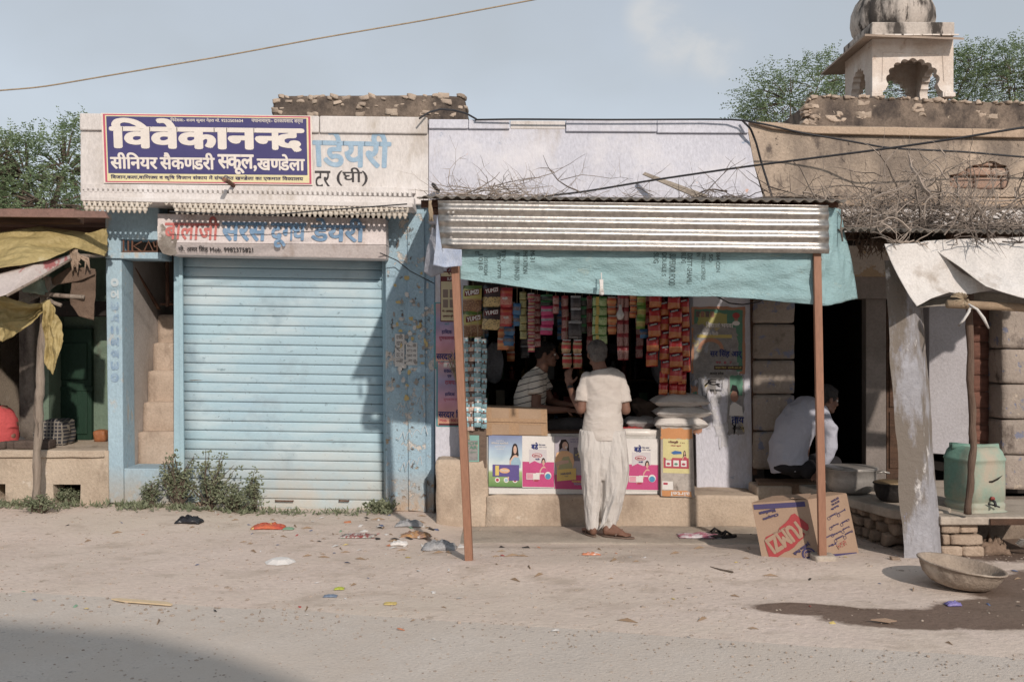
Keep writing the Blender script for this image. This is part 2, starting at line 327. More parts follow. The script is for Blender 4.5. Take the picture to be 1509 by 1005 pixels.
# ------------------------------------------------------------------ ground, path and road
def ss(a, b, x): t = max(0, min(1, (x - a) / (b - a))); return t * t * (3 - 2 * t)
def road_edge(x): return 5.62 - .235 * x + .05 * fbm(x * 1.3, 3) + (.03 * fbm(x * 6, 9))
def zg(x, y):
    z = .012 * fbm(x * .7, y * .7) + .0018 * fbm(x * 4, y * 4.5, 3, 4)
    z += .065 * ss(-1.8, -3.6, x) * ss(7.6, 9.3, y)
    z += .03 * math.exp(-((y - 7.1) / .35) ** 2) * ss(-1.0, -.2, x)
    z -= .055 * ss(7.65, 8.15, y) * ss(-.9, -.5, x) * ss(2.6, 2.1, x)
    z -= .06 * math.exp(-((x - 3.9) / .8) ** 2 - ((y - 8.1) / .6) ** 2)
    e = road_edge(x); z = z * ss(e - .25, e + .4, y) - .006 * (1 - ss(e - .2, e + .15, y))
    return z
b = B(); xs = [-40, -28, -20, -15] + [-11 + .07 * i for i in range(329)] + [14, 18, 26, 40]; ys = [-25, -16, -9, -5, -2, 0, 1.5] + [2.4 + .055 * i for i in range(146)] + [10.8, 11.6, 12.6, 14, 17, 22, 30, 45]
for y in ys:
    for x in xs: b.v.append((x, y, zg(x, y) if 2 < y < 10.6 and -12 < x < 13 else -.004))
n = len(xs); b.f = [(j * n + i, j * n + i + 1, (j + 1) * n + i + 1, (j + 1) * n + i) for j in range(len(ys) - 1) for i in range(n - 1)]
gm = bpy.data.materials; ground = struct(b.build('ground', M_dirt, smooth=True, fix=False))
# wet patch: darker and glossier dirt with its own outline, part of the ground material
def wet():
    t = M_dirt.node_tree; N = t.nodes.new; L = t.links.new; p = t.nodes['Principled BSDF']
    tc = N('ShaderNodeTexCoord'); mp = N('ShaderNodeMapping'); mp.vector_type = 'POINT'; L(tc.outputs['Object'], mp.inputs[0])
    nz = N('ShaderNodeTexNoise'); nz.inputs['Scale'].default_value = 4.5; nz.inputs['Detail'].default_value = 10; nz.inputs['Roughness'].default_value = .68; L(tc.outputs['Object'], nz.inputs['Vector'])
    def blob(cx, cy, rx, ry, rot=0):
        m = N('ShaderNodeMapping'); m.vector_type = 'TEXTURE'; m.inputs['Location'].default_value = (cx, cy, 0); m.inputs['Scale'].default_value = (rx, ry, 10); m.inputs['Rotation'].default_value = (0, 0, rot)
        L(tc.outputs['Object'], m.inputs[0]); l = N('ShaderNodeVectorMath'); l.operation = 'LENGTH'; L(m.outputs[0], l.inputs[0])
        s = N('ShaderNodeMapRange'); s.inputs[1].default_value = 1.35; s.inputs[2].default_value = .65; L(l.outputs['Value'], s.inputs[0]); return s.outputs[0]
    cur = None
    for a in ((1.80, 5.98, .34, .13, -.12), (2.3, 5.80, .5, .20, -.05), (2.75, 5.80, .5, .22, -.02), (3.1, 5.95, .62, .3, .2), (3.55, 6.4, .62, .5, .3), (4.5, 6.3, .9, .6, 0), (3.9, 7.9, .9, .7, 0)):
        q = blob(*a)
        if cur is None: cur = q
        else: m = N('ShaderNodeMath'); m.operation = 'MAXIMUM'; L(cur, m.inputs[0]); L(q, m.inputs[1]); cur = m.outputs[0]
    a = N('ShaderNodeMath'); a.operation = 'MULTIPLY_ADD'; L(nz.outputs[0], a.inputs[0]); a.inputs[1].default_value = 1.1; L(cur, a.inputs[2])
    f = N('ShaderNodeMapRange'); f.inputs[1].default_value = .84; f.inputs[2].default_value = 1.10; L(a.outputs[0], f.inputs[0])
    src = p.inputs['Base Color'].links[0].from_socket; mx = N('ShaderNodeMix'); mx.data_type = 'RGBA'; mx.blend_type = 'MULTIPLY'; L(f.outputs[0], mx.inputs[0]); L(src, mx.inputs[6]); mx.inputs[7].default_value = (.30, .26, .24, 1); L(mx.outputs[2], p.inputs['Base Color'])
    r = N('ShaderNodeMapRange'); r.inputs[3].default_value = .95; r.inputs[4].default_value = .62; L(f.outputs[0], r.inputs[0]); L(r.outputs[0], p.inputs['Roughness'])
wet()
b = B(); NX = 300
for i in range(NX + 1):
    x = -30 + 60 * i / NX; e = road_edge(x) if abs(x) < 12 else 5.62 - .235 * max(-12, min(12, x))
    b.v += [(x, e, .002), (x, e - .03 - .01 * fbm(x * 9, 1), .014), (x, e - .6, .02), (x, e - 7, .03), (x, e - 7.02, -.02)]
b.f = [(i * 5 + k, i * 5 + k + 1, i * 5 + k + 6, i * 5 + k + 5) for i in range(NX) for k in range(4)]
struct(b.build('road', M_road, smooth=False, fix=False))
struct(B().box(-400, 400, -200, 500, -.9, -.5).build('far_ground', mat('far_dirt', S(176, 156, 136))))

# ------------------------------------------------------------------ blue shop with roller shutter (left)
HB = T('shop_building', 'blue and white shop with a closed pale blue roller shutter and a narrow staircase', 'building', (-2.4, 9.6, 0))
YP = 9.35
b = B(); b.pb(118, 190, 631, 296, YP, .18); b.build('parapet', M_white, HB, bevel=.012)
for a, c in ((117, 300), (301, 470), (471, 630)): B().pb(a, 167 + (a - 117) * .011, c, 192 + (a - 117) * .011, YP - .03, .24).build('coping_stone', M_white, HB, bevel=.012)
b = B().pb(121, 271, 612, 280, YP - .06, .1); b.build('cornice', M_white, HB, bevel=.006)
b = B().pb(120, 281, 610, 297, YP - .16, .26, .020); b.build('cornice', M_white, HB, bevel=.006)
b = B()   # dentil strip under the parapet (too small to pick apart)
for i in range(66): x = 124 + i * 7.35; b.pb(x, 277 + (x - 120) * .012, x + 4.2, 283 + (x - 120) * .014, YP - .165, .12)
stuff(b.build('dentil_strip', M_white, HB, bevel=.003))
YL = 9.03
struct_slab = B().prism([P(120, 296, YL), P(608, 306, YL), P(608, 299, YL), P(120, 290, YL)], (0, .46, 0)).build('cornice_slab', M_white, HB, bevel=.006)
b = B()
M_lace = mat('stone_lace', S(216, 206, 192), S(196, 184, 168), s=5, r=.92, b=.3, layers=[(S(150, 136, 122), 7, .64, .05, (1, 1, .6), 0)])
for i in range(62):
    x = 124 + i * 7.82; y = 297 + (x - 120) * .0215; ph = 7.82
    if 212 < x < 250:
        if x < 225 or x > 236: b.tube([P(x, y - 3, YL + .02), P(x + 4, y + 2, YL + .02), P(x + 8, y - 2, YL + .02)], .011, 5)
        continue
    if x > 600: continue
    for sx in (0, 1):
        xa = x if sx == 0 else x + ph; b.tube([P(xa, y - 2, YL + .02), P(xa + (.6 if sx == 0 else -.6), y + 5, YL + .012), P(x + ph / 2 + (-.3 if sx == 0 else .3), y + 8.6, YL + .02)], .0125, 5)
    b.tube([P(x + ph / 2 - 2.2, y + 1.4, YL + .02), P(x + ph / 2 + 2.2, y + 1.4, YL + .02)], .009, 4)
    c = P(x + ph / 2, y + 9.5, YL + .02); b.lathe(c, [(.008, .012), (.023, .004), (.024, -.010), (.012, -.024), (.013, -.032), (.003, -.042)], 7)
    b.lathe(P(x, y + 4.5, YL + .02), [(.004, .02), (.014, .006), (.015, -.006), (.004, -.022)], 6)
stuff(b.build('cornice_lace', M_lace, HB, smooth=True))
# walls and piers
b = B().pq([(155, 300), (234, 300), (234, 354), (155, 352)], 9.43, .25); b.build('lintel', M_blue, HB, bevel=.008)
B().pq([(154, 352), (178, 352), (178, 372), (155, 372)], 9.43, .25).build('pier', M_blue, HB)
B().pq([(155, 372), (238, 372), (238, 382), (155, 381)], 9.40, .3).build('beam', M_blue, HB, bevel=.008)
B().pq([(155.5, 382), (179, 382), (182, 741), (160, 741)], 9.43, .3).build('pier', M_blue, HB, bevel=.01)
b = B()   # wrought strips in the transom
for q in ([(182, 354), (182, 371)], [(189, 355), (189, 371)], [(195, 355), (195, 371)], [(209, 356), (197, 363), (209, 371)], [(212, 371), (219, 356), (226, 371)], [(232, 371), (232, 355), (226, 357), (228, 364), (233, 363)], [(180, 371), (234, 371)]):
    b.tube([P(x, y, 9.44) for x, y in q], .008, 5)
b.build('transom_grille', M_rust, HB)
b = B().pq([(568, 300), (641, 302), (641, 382), (640, 756), (568, 752)], 9.45, .3); pr = b.build('pier', M_peel, HB, bevel=.012)
B().pq([(600, 300), (625, 300), (628, 755), (602, 752)], 9.425, .02).build('pilaster', M_peel, HB, bevel=.008)
# side wall towards the shack, back volume, stair well
x0 = P(155.5, 0, 9.43).x; x1 = P(640, 0, 9.45).x; zt = P(0, 190, YP).z; zc = P(0, 300, 9.4).z
M_side = mat('stair_wall', S(186, 178, 172), S(168, 158, 150), s=1.6, r=.9, b=.2, layers=[(S(150, 138, 128), 3, .6, .1, (1, 1, .4), 0)])
B().box(x0 + .003, x0 + .14, 9.735, 13.5, -.02, zc).build('side_wall', M_side, HB)
B().box(x0 + .02, x1, 9.54, 13.5, zc, zc + .14).build('roof', M_asb, HB)
B().box(x0 + .145, x1, 13.4, 13.52, -.02, zc - .01).build('back_wall', M_side, HB)
B().box(x1 - .12, x1 - .002, 9.76, 13.39, -.02, zc - .01).build('side_wall', M_side, HB)
B().box(P(258, 0, 9.62).x, P(258, 0, 9.62).x + .1, 9.74, 11.6, -.02, zc - .01).build('stair_wall', M_side, HB)
xl = x0 + .142; xr = P(258, 0, 9.62).x + .003
B().pb(181.5, 690, 259, 742, 9.46, .38).build('plinth', M_blue, HB, bevel=.008)
st = [(205, 636, 690, 9.86), (212, 592, 638, 9.99), (219, 546, 595, 10.12), (227, 505, 549, 10.27), (233, 463, 507, 10.40)]
for k, (x, ya, yb, Y) in enumerate(st):
    z1 = P(0, ya, Y).z; z0 = P(0, yb, Y).z - .01; rough_block(bb := B(), xl - .0, xr + .0, Y, Y + .35, z0 - .15, z1, .006, 8, k); bb.build('step', M_steps, HB, smooth=True)
B().box(xl, xr, 10.9, 11.0, P(0, 463, 10.4).z - .2, zc - .02).build('landing_wall', M_side, HB)
B().box(xl, xr, 10.56, 10.9, P(0, 463, 10.4).z - .3, P(0, 463, 10.4).z - .004).build('landing', M_steps, HB)
b = B(); b.tube([P(246, 383, 10.2), P(247, 452, 10.2)], .02, 6); b.tube([P(236, 448, 10.3), P(258, 448, 10.3)], .012, 6); b.tube([P(190, 383, 9.7), P(234, 455, 10.4)], .018, 6); b.build('handrail', M_rust, HB)
# roller shutter: slats are sub-parts of the shutter
sh = B().pb(256, 378, 268, 752, 9.60, .12, 0); sh = sh.build('roller_shutter', M_frame, HB, bevel=.004)
B().pq([(563, 382), (571, 382), (573, 754), (566, 754)], 9.59, .12).build('guide_rail', M_frame, sh, bevel=.004)
B().pq([(263, 378), (268.5, 378), (271.5, 752), (266, 752)], 9.57, .03).build('guide_rail', M_frame, sh, bevel=.003)
def slat(x0, x1, ya, yb, Y):
    b = B(); n = 8; prof = [(0, 0.004, .002), (.05, -.004, .0), (.12, -.005, 0), (.3, -.0065, 0), (.55, -.007, 0), (.8, -.0062, 0), (.94, -.005, 0), (.96, .010, 0), (1.0, .012, 0)]
    def fn(u, v):
        i = v * (len(prof) - 1); k = min(int(i), len(prof) - 2); t = i - k; pv = prof[k][0] * (1 - t) + prof[k + 1][0] * t; py = prof[k][1] * (1 - t) + prof[k + 1][1] * t
        p = P(x0 + (x1 - x0) * u, ya + (yb - ya) * pv + u * 4.8, Y); p.y += py + .004 * noise.noise(V((u * 5, ya * .1, 2))); return p
    return b.grid(fn, 10, 8)
ys_ = [379.5 + i * 14.12 for i in range(26)]
for i, ya in enumerate(ys_):
    yb = ya + 14.12; tx = i / 25; o = slat(268 + 3.5 * tx, 563.5 + 3 * tx, ya, yb, 9.635).build('slat', M_shut, sh, smooth=True, solid=.002)
B().pb(271, 745.5, 567, 750.5, 9.60, .05, .016).build('bottom_rail', M_frame, sh, bevel=.004)
for hx in (406, 500): b = B().tube([P(hx, 737, 9.62), P(hx, 737.5, 9.59), P(hx + 26 if hx < 450 else hx + 14, 738, 9.59), P(hx + 26 if hx < 450 else hx + 14, 737.5, 9.62)], .007, 6); b.build('handle', M_rust, sh)
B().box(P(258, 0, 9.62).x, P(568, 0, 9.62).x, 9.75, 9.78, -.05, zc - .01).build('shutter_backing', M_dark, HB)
# pasted and scribbled things on the right hand pier
fl = T('torn_flyer', 'small torn white paper flyer with black print pasted on the peeling blue pier', 'flyer', P(592, 520, 9.42))
C4 = R4(582, 492, 596, 540, 9.424); quad(C4, flat('paper_white', S(206, 204, 200), .9), fl, 'paper'); INK = flat('ink_black', S(44, 42, 46), .8)
for k, s_ in enumerate(('सचना', 'खाता', '१.', 'दकन', 'नमबर')): text(s_, sub4(C4, .15, .05 + k * .18, .85, .17 + k * .18), INK, fl)
C4 = R4(598, 505, 615, 538, 9.424); quad(C4, MC['paper_white'], fl, 'paper')
for k in range(4): text('कमरा नय', sub4(C4, .1, .08 + k * .22, .9, .2 + k * .22), INK, fl)
M_ppr = mat('paper_scrap', S(200, 198, 194), S(176, 172, 168), s=9, r=.95, b=.1, rnd=.12)
random.seed(3)
def scrap(x, y, w, h, Y, m, par):
    b = B(); n = 9; pts = []
    for k in range(n): a = 2 * pi * k / n; r = random.uniform(.55, 1); pts.append((x + w * r * cos(a) * .5, y + h * r * sin(a) * .5))
    b.pq(pts, Y, .0012); return b.build('paper_scrap', m, par)
rs = T('poster_remnants', 'torn scraps of old posters stuck over the peeling blue pier between shutter and shop', 'poster scraps', P(600, 500, 9.42))
M_py = flat('paper_yellow', S(196, 172, 110), .9); M_po = flat('paper_grey', S(150, 146, 140), .9)
for k in range(75):
    y = random.gauss(500, 45)
    if not 380 < y < 600: continue
    scrap(random.uniform(576, 632), y, random.uniform(3, 10), random.uniform(3, 12), 9.421 - k * .0001, random.choice((M_ppr, M_ppr, M_po, M_py)), rs)
CHALK = flat('chalk', S(206, 212, 216), .95); b = B()
for (x, y, w) in ((582, 602, 40), (584, 645, 46), (588, 690, 34)):
    b.tube([P(x + w * t / 14, y + 6 * sin(t * 1.9) + 3 * sin(t * 3.7) - t, 9.421) for t in range(15)], .0035, 4)
tag(b.build('chalk_scribble', CHALK), 'white chalk scribbles low on the blue pier right of the roller shutter', 'scribble')
b = B(); random.seed(5)
for k in range(26): x = random.choice((510, 520, 545, 470, 480)) + random.uniform(-8, 8); y = random.choice((405, 445, 475, 540)) + random.uniform(-8, 8); w = random.uniform(1, 3.5); b.pq([(x, y), (x + w, y - 2), (x + w * .8, y + 4), (x + .5, y + 3)], 9.606, .001)
# ------------------------------------------------------------------ stone hut on the blue shop's roof
HT = T('roof_wall', 'low blackened rubble wall standing on the roof behind the school banner', 'wall', P(540, 170, 11))
b = B(); b.prism([P(402, 146, 11), P(420, 141, 11), P(520, 140.5, 11), P(640, 140, 11), P(680, 142, 11), P(686, 150, 11), P(687, 200, 11), P(402, 200, 11)], (0, 1.6, 0)); b.build('masonry', M_moss, HT, bevel=.03)
random.seed(11)
for k in range(60):
    x = random.uniform(404, 684); y = random.choice((143, 142, 166, 168, 155, 150, 160)) + random.uniform(-1.5, 1.5); s_ = random.uniform(.02, .055)
    c = P(x, y, 11.0); bb = B(); rough_block(bb, c.x - s_, c.x + s_ * random.uniform(.7, 1.6), 10.992, 11.2, c.z - s_ * .7, c.z + s_ * .5, .03, 3, k, .012); bb.build('stone', M_stone, HT, smooth=True)
# ------------------------------------------------------------------ signs
BN = T('school_banner', 'large navy banner with big white Devanagari lettering and a pink border on the parapet', 'banner', P(304, 220, 9.32))
CREAM = flat('banner_cream', S(226, 214, 200), .55); PINK = flat('banner_pink', S(206, 84, 110), .5); NAVY = mat('banner_navy', S(74, 70, 126), S(66, 62, 116), s=2, r=.45, b=.1, bs=8, fine=.05); YB = flat('banner_yellow', S(224, 212, 160), .55)
C4 = [P(149, 167, 9.315), P(459, 171, 9.315), P(461, 273, 9.315), P(153, 270, 9.315)]
o = B().prism(C4, (0, .006, 0)).build('sheet', CREAM, BN)
quad(sub4(C4, .008, .012, .994, .988), PINK, BN, 'border', .001, .0008); quad(sub4(C4, .018, .03, .984, .972), YB, BN, 'footer_band', .002, .0008); quad(sub4(C4, .024, .045, .976, .86), NAVY, BN, 'field', .0032, .0008)
TW = flat('letter_white', S(226, 216, 206), .55); TN = flat('letter_navy', S(52, 48, 100), .6)
def bt(s_, u0, v0, u1, v1, m=TW, bold=0, lf=.0045): return text(s_, sub4(C4, u0, v0, u1, v1), m, BN, bold=bold, lift=lf)
bt('विवेकानन~द', .035, .065, .965, .53, bold=.05); bt('सीनियर', .035, .56, .262, .80, bold=.035); bt('सैकण~डरी', .272, .555, .535, .80, bold=.035); bt('स~कूल,', .548, .57, .735, .86, bold=.035); bt('खण~डेला', .735, .56, .965, .80, bold=.035)
bt('निदेशक:- शवण कुमार नेहरा मो. 9252503604', .33, .055, .675, .125, bold=.012); bt('पधानाचार्य:- दारकापसाद शर्मा', .715, .058, .96, .125, bold=.012)
bt('विजान,कला,वाणिज~य व कृषि विजान संकाय में संचालित खण~डेला का एकमात विद~यालय', .035, .875, .955, .955, m=TN, bold=.022, lf=.004)
WHI_ = flat('paint_pale', S(190, 206, 214), .9)
PT = T('painted_lettering', 'faded blue and black painted Devanagari words on the white parapet beside the banner', 'painted sign', P(520, 230, 9.34))
PB = mat('paint_faded_blue', S(134, 168, 196), S(158, 184, 204), s=14, r=.9, b=0, fine=.15); PK = mat('paint_black', S(56, 54, 58), S(84, 80, 80), s=20, r=.9, b=0)
text('ाडेयरी', [P(459, 191, YP), P(578, 194, YP), P(575, 249, YP), P(462, 247, YP)], PB, PT, bold=.03, lift=.002); text('टर', R4(464, 252, 487, 277, YP), PK, PT, bold=.01, lift=.002)
text('(घी)', R4(496, 247, 542, 274, YP), PK, PT, bold=.01, lift=.002)
PM = T('painted_marks', 'faded blue painted characters running down the narrow left pier', 'painted sign', P(168, 490, 9.43)); random.seed(19)
for k, ch in enumerate('०ठ3ए:डह3०'):
    y = 410 + k * 17.5; C = [P(175, y, 9.427), P(175.5, y + 13, 9.427), P(163.5, y + 13, 9.427), P(163, y, 9.427)]
    text(ch, C, mat('paint_pier_blue', S(112, 142, 176), S(150, 178, 198), s=18, r=.9, b=0) if k > 1 else WHI_, PM, bold=.05, lift=.002)
# fascia box sign over the shutter
SB = T('dairy_sign', 'white tin fascia sign painted with red and blue Devanagari words, rusting at its left end', 'sign', P(400, 350, 9.2))
M_tin = mat('sign_tin', S(214, 204, 202), S(200, 188, 186), s=3, r=.6, b=.15, layers=[(S(116, 104, 94), 6, .70, .02, (1, 1, 1.5), .4), (S(178, 160, 150), 4, .62, .08, (1, 1, .5), 0)])
M_tinr = mat('sign_tin_rust', S(150, 142, 132), S(112, 100, 90), s=9, r=.8, b=.5, layers=[(S(206, 196, 190), 5, .58, .04, (1, 1, 1), .3)])
b = B().prism([P(232, 315, 9.26), P(568, 322, 9.26), P(569, 361, 9.2), P(232, 358, 9.2)], (0, .3, 0)); b.build('panel', M_tin, SB, bevel=.006)
b = B().prism([P(233, 358.5, 9.198), P(569, 361.5, 9.198), P(569, 382, 9.27), P(252, 376, 9.27), P(238, 372, 9.25)], (0, .26, 0)); b.build('lower_panel', M_tin, SB, bevel=.006)
pts = [(232, 334), (240, 330), (246, 338), (258, 342), (262, 352), (258, 366), (262, 374), (252, 377), (240, 374), (233, 362)]
b = B(); vs = [P(x, y, 9.197 + (max(0, 358 - y)) * .0014) + V((0, -.004, 0)) for x, y in pts]; b.prism(vs, (0, .0015, 0)); b.build('rust_patch', M_tinr, SB)
RD = mat('paint_red', S(196, 92, 88), S(206, 120, 112), s=12, r=.7, b=0); BL = mat('paint_blue', S(98, 138, 178), S(126, 158, 190), s=12, r=.7, b=0)
def st_(s_, x0, y0, x1, y1, m, bold): 
    f = lambda x, y: V((P(x, y, 9.23).x, 9.26 - (y - 315) / 43 * .06, P(x, y, 9.23).z)); sl = .0135
    return text(s_, [f(x0, y0), f(x1, y0 + (x1 - x0) * sl), f(x1, y1 + (x1 - x0) * sl), f(x0, y1)], m, SB, bold=bold, lift=.006)
st_('बालाजी', 243, 318, 323, 354, RD, .022); st_('सरस', 327, 327, 394, 356, BL, .03); st_('दूग~ध', 399, 328, 452, 366, BL, .03); st_('डेयरी', 458, 321, 539, 357, BL, .03)
f = lambda x, y: V((P(x, y, 9.2).x, 9.196 + (y - 359) / 20 * .07, P(x, y, 9.2).z)); text('पो. अमर सिंह Mob. 9982375821', [f(262, 361.5), f(372, 363), f(372, 372.5), f(262, 371)], INK, SB, bold=.012, lift=.004)
b = B().tube([P(330, 265, 8.95), P(338, 269, 9.15), P(347, 276, 9.36)], .02, 10); tag(b.build('drain_spout', M_rust), 'rusty pipe spout sticking out of the parapet under the school banner', 'pipe')

# ------------------------------------------------------------------ shack on the far left
def pl(poly, t):
    n = len(poly) - 1; k = min(int(t * n), n - 1); u = t * n - k; return [poly[k][i] * (1 - u) + poly[k + 1][i] * u for i in range(len(poly[0]))]
def sheet(top, bot, nu=60, nv=24, am=.03, fr=3, sag=0, seed=0, st=(1, 1)):
    """cloth between two edges; each edge point is (px, py, distance)"""
    b = B()
    def fn(u, v):
        a = P(*pl(top, u)); c = P(*pl(bot, u)); p = a.lerp(c, v); d = .35 + .65 * sin(pi * min(1, max(0, v)))
        q = noise.noise_vector(V((p.x * fr * st[0] + seed, p.y * fr, p.z * fr * st[1]))) + noise.noise_vector(V((p.x * fr * 2.7 * st[0] + seed, 5, p.z * fr * 2.7 * st[1]))) * .4
        p += V((q.x * .3, q.y, q.z * .4)) * am * d; p.z -= sag * sin(pi * v); return p
    return b.grid(fn, nu, nv)
SHK = T('shack_building', 'old shack with green plaster walls and a low cement platform at the far left', 'building', (-5, 10, 0))
yf = 9.42
for q in ([(-150, 664), (160, 664), (160, 714), (-150, 712)], [(-150, 712), (-12, 713), (-12, 748), (-150, 748)], [(8, 713), (78, 713.3), (80, 750), (8, 750)], [(119, 713.8), (160, 714), (160, 750), (118, 750)], [(-12, 736), (8, 736), (8, 750), (-12, 750)]):
    B().pq(q, yf, .25).build('platform_wall', M_plas, SHK)
xa = P(-150, 0, yf).x; xb = x0 + .0; zp = P(0, 663, yf).z
rough_block(bb := B(), xa, xb, yf - .03, 10.9, zp - .07, zp, .006, 18, 4); bb.build('platform_top', M_plas, SHK, smooth=True)
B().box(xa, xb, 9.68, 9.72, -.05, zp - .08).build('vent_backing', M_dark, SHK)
M_grn = mat('green_plaster', S(120, 142, 122), S(96, 118, 100), s=2, r=.9, b=.25, layers=[(S(100, 96, 80), 4, .62, .06, (1, 1, .6), .1)])
M_gdoor = mat('green_door_paint', S(30, 64, 46), S(24, 54, 38), s=3, r=.6, b=.2, stretch=(1, 1, .3))
xw0 = P(60, 0, 10.5).x; zr = P(0, 322, 8.9).z
B().box(xw0 + .001, xb, 10.45, 10.6, zp, zr).build('wall', M_grn, SHK)
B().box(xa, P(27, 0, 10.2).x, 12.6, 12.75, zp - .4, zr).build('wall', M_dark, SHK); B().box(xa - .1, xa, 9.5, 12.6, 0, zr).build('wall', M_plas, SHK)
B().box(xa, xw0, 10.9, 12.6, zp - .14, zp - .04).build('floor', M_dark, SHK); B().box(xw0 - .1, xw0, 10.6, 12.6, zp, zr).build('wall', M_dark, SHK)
rough_block(bb := B(), P(27, 0, 9.95).x, P(50, 0, 9.95).x, 9.95, 10.2, zp - .01, zr - .1, .008, 12, 8); bb.build('pillar', mat('sooty_pillar', S(122, 112, 102), S(90, 82, 74), s=3, b=.4, r=.95, layers=[(S(60, 50, 46), 5, .55, .1, (1, 1, .6), 0)]), SHK, smooth=True)
B().box(P(53, 0, 10.1).x, P(72, 0, 10.1).x, 10.1, 10.44, zp - .01, zr - .1).build('door_jamb', M_grn, SHK)
d = B().box(P(74, 0, 10.4).x, P(136, 0, 10.4).x, 10.38, 10.44, zp, P(0, 484, 10.4).z).build('door', M_gdoor, SHK, bevel=.006)
for ya, yb in ((505, 560), (575, 640)): 
    B().pb(82, ya, 128, yb, 10.365, .02, 0).build('door_panel', M_gdoor, d, bevel=.008)
B().pb(68, 570, 136, 576, 10.355, .02, 0).build('door_rail', M_gdoor, d)
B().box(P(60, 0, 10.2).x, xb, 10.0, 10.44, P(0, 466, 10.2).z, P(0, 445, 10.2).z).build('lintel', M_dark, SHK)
b = B().prism([P(-160, 309, 8.75), P(153, 311, 8.75), P(158, 321, 8.75), P(-160, 318, 8.75)], (0, .05, 0)); b.build('roof_edge', mat('roof_tin_rust', S(150, 110, 98), S(120, 92, 82), s=6, r=.8, b=.3), SHK)
z1 = P(0, 311, 8.75).z; B().prism([V((xa - .3, 8.76, z1)), V((xb, 8.76, z1)), V((xb, 12.8, z1 + .12)), V((xa - .3, 12.8, z1 + .12))], (0, 0, .02)).build('roof', MC['roof_tin_rust'], SHK)
for yy in (8.9, 9.9): B().box(xa, xb - .01, yy, yy + .08, z1 - .09, z1 - .01).build('rafter', M_dwood, SHK)
# stones on the platform edge
random.seed(4)
for k, (a, c, h, lb) in enumerate(((0, 10, 11, 'small dark brick at the left end of the shack platform'), (12, 23, 12, 'dark stubby stone on the shack platform beside the red shirt'), (22, 56, 13, 'long dark stone lying at the foot of the shack pillar'), (56, 75, 14, 'brown brick end lying right of the wooden pole on the platform'))):
    bb = B(); p0 = P(a, 660, 9.5); p1 = P(c, 660, 9.5); rough_block(bb, p0.x, p1.x, 9.46, 9.62, zp, zp + h * .0064, .008, 4, k + 20)
    tag(bb.build('loose_brick', mat('dark_brick', S(104, 88, 78), S(76, 64, 58), s=9, r=.95, b=.5, rnd=.2), smooth=True), lb, 'brick', 'loose bricks on the shack platform')
# poles, cloths
PO = B(); pts = [(70, 408, 8.95), (67, 440, 8.98), (62, 500, 9.0), (59, 560, 9.02), (57.5, 600, 9.03), (56, 650, 9.05), (54, 700, 9.06), (53, 762, 9.08)]
pp = []
for i in range(29): q = pl(pts, i / 28); p = P(*q); p += V((.006 * sin(i * 1.1), 0, 0)); pp.append(p)
PO.tube(pp, [.036 + .004 * sin(i * 1.7) + (.012 if i in (14, 17) else 0) for i in range(29)], 12)
WP = T('wooden_pole', 'crooked weathered wooden pole propping the awning of the left shack', 'pole', P(53, 755, 9.08)); PO.build('pole', M_wood, WP, smooth=True)
B().tube([P(46, 432, 8.93), P(90, 436, 8.9), P(124, 438, 8.88)], [.02, .021, .018], 9).build('cross_stick', M_wood, WP, smooth=True)
B().tube([P(-10, 470, 8.7), P(30, 446, 8.85), P(60, 432, 8.95), P(100, 402, 9.2), P(112, 392, 9.3)], [.025, .026, .03, .028, .02], 9).build('cross_stick', M_wood, WP, smooth=True)
B().tube([P(70, 440, 8.9), P(78, 446, 8.86), P(90, 450, 8.84)], .018, 8).build('cross_stick', M_wood, WP, smooth=True)
B().tube([P(112, 378, 8.9), P(156, 376, 9.3)], .02, 8).build('cross_stick', M_wood, WP, smooth=True)
# cloth lump at the joint
bb = B(); c = P(52, 424, 8.9); rough_block(bb, c.x - .09, c.x + .09, c.y - .07, c.y + .07, c.z - .05, c.z + .05, .05, 6, 31)
tag(bb.build('rag_bundle', mat('green_rag', S(134, 150, 130), S(104, 116, 100), s=9, r=.95, b=.6), smooth=True), 'faded green rag tied round the joint of the wooden pole', 'rag')
o = sheet([(-40, 345, 9.0), (20, 340, 9.0), (60, 333, 9.05), (100, 340, 9.1), (130, 344, 9.15), (157, 336, 9.3)], [(-40, 402, 8.4), (0, 396, 8.4), (30, 392, 8.45), (70, 384, 8.6), (110, 366, 8.85), (157, 378, 9.2)], 90, 50, .11, 3.6, .02, 1, (.6, 2.0)).build('yellow_tarpaulin', M_yel, smooth=True, solid=.004)
tag(o, 'wide crumpled mustard yellow tarpaulin spread over the top of the left shack awning', 'tarpaulin')
o = sheet([(-40, 452, 8.6), (0, 434, 8.62), (20, 440, 8.7), (44, 448, 8.8), (70, 446, 8.86)], [(-40, 490, 8.55), (6, 504, 8.6), (16, 498, 8.7), (45, 478, 8.8), (72, 452, 8.86)], 60, 40, .12, 4, 0, 6, (1, 2.4)).build('yellow_cloth', M_yel, smooth=True, solid=.004)
tag(o, 'bunched yellow plastic sheet hanging in a swag left of the wooden pole', 'plastic sheet')
o = sheet([(64, 444, 8.84), (72, 440, 8.84), (80, 452, 8.84)], [(64, 534, 8.86), (78, 553, 8.84), (94, 502, 8.8)], 30, 50, .12, 6, 0, 9, (2.4, .5)).build('yellow_cloth', M_yel, smooth=True, solid=.004)
tag(o, 'yellow plastic sheet knotted and hanging down the right side of the wooden pole', 'plastic sheet')
M_flex = mat('flex_banner', S(190, 178, 172), S(176, 164, 160), s=3, r=.6, b=.1, layers=[(S(170, 96, 96), 1.4, .56, .02, (2.5, 1, 1.2), 0)])
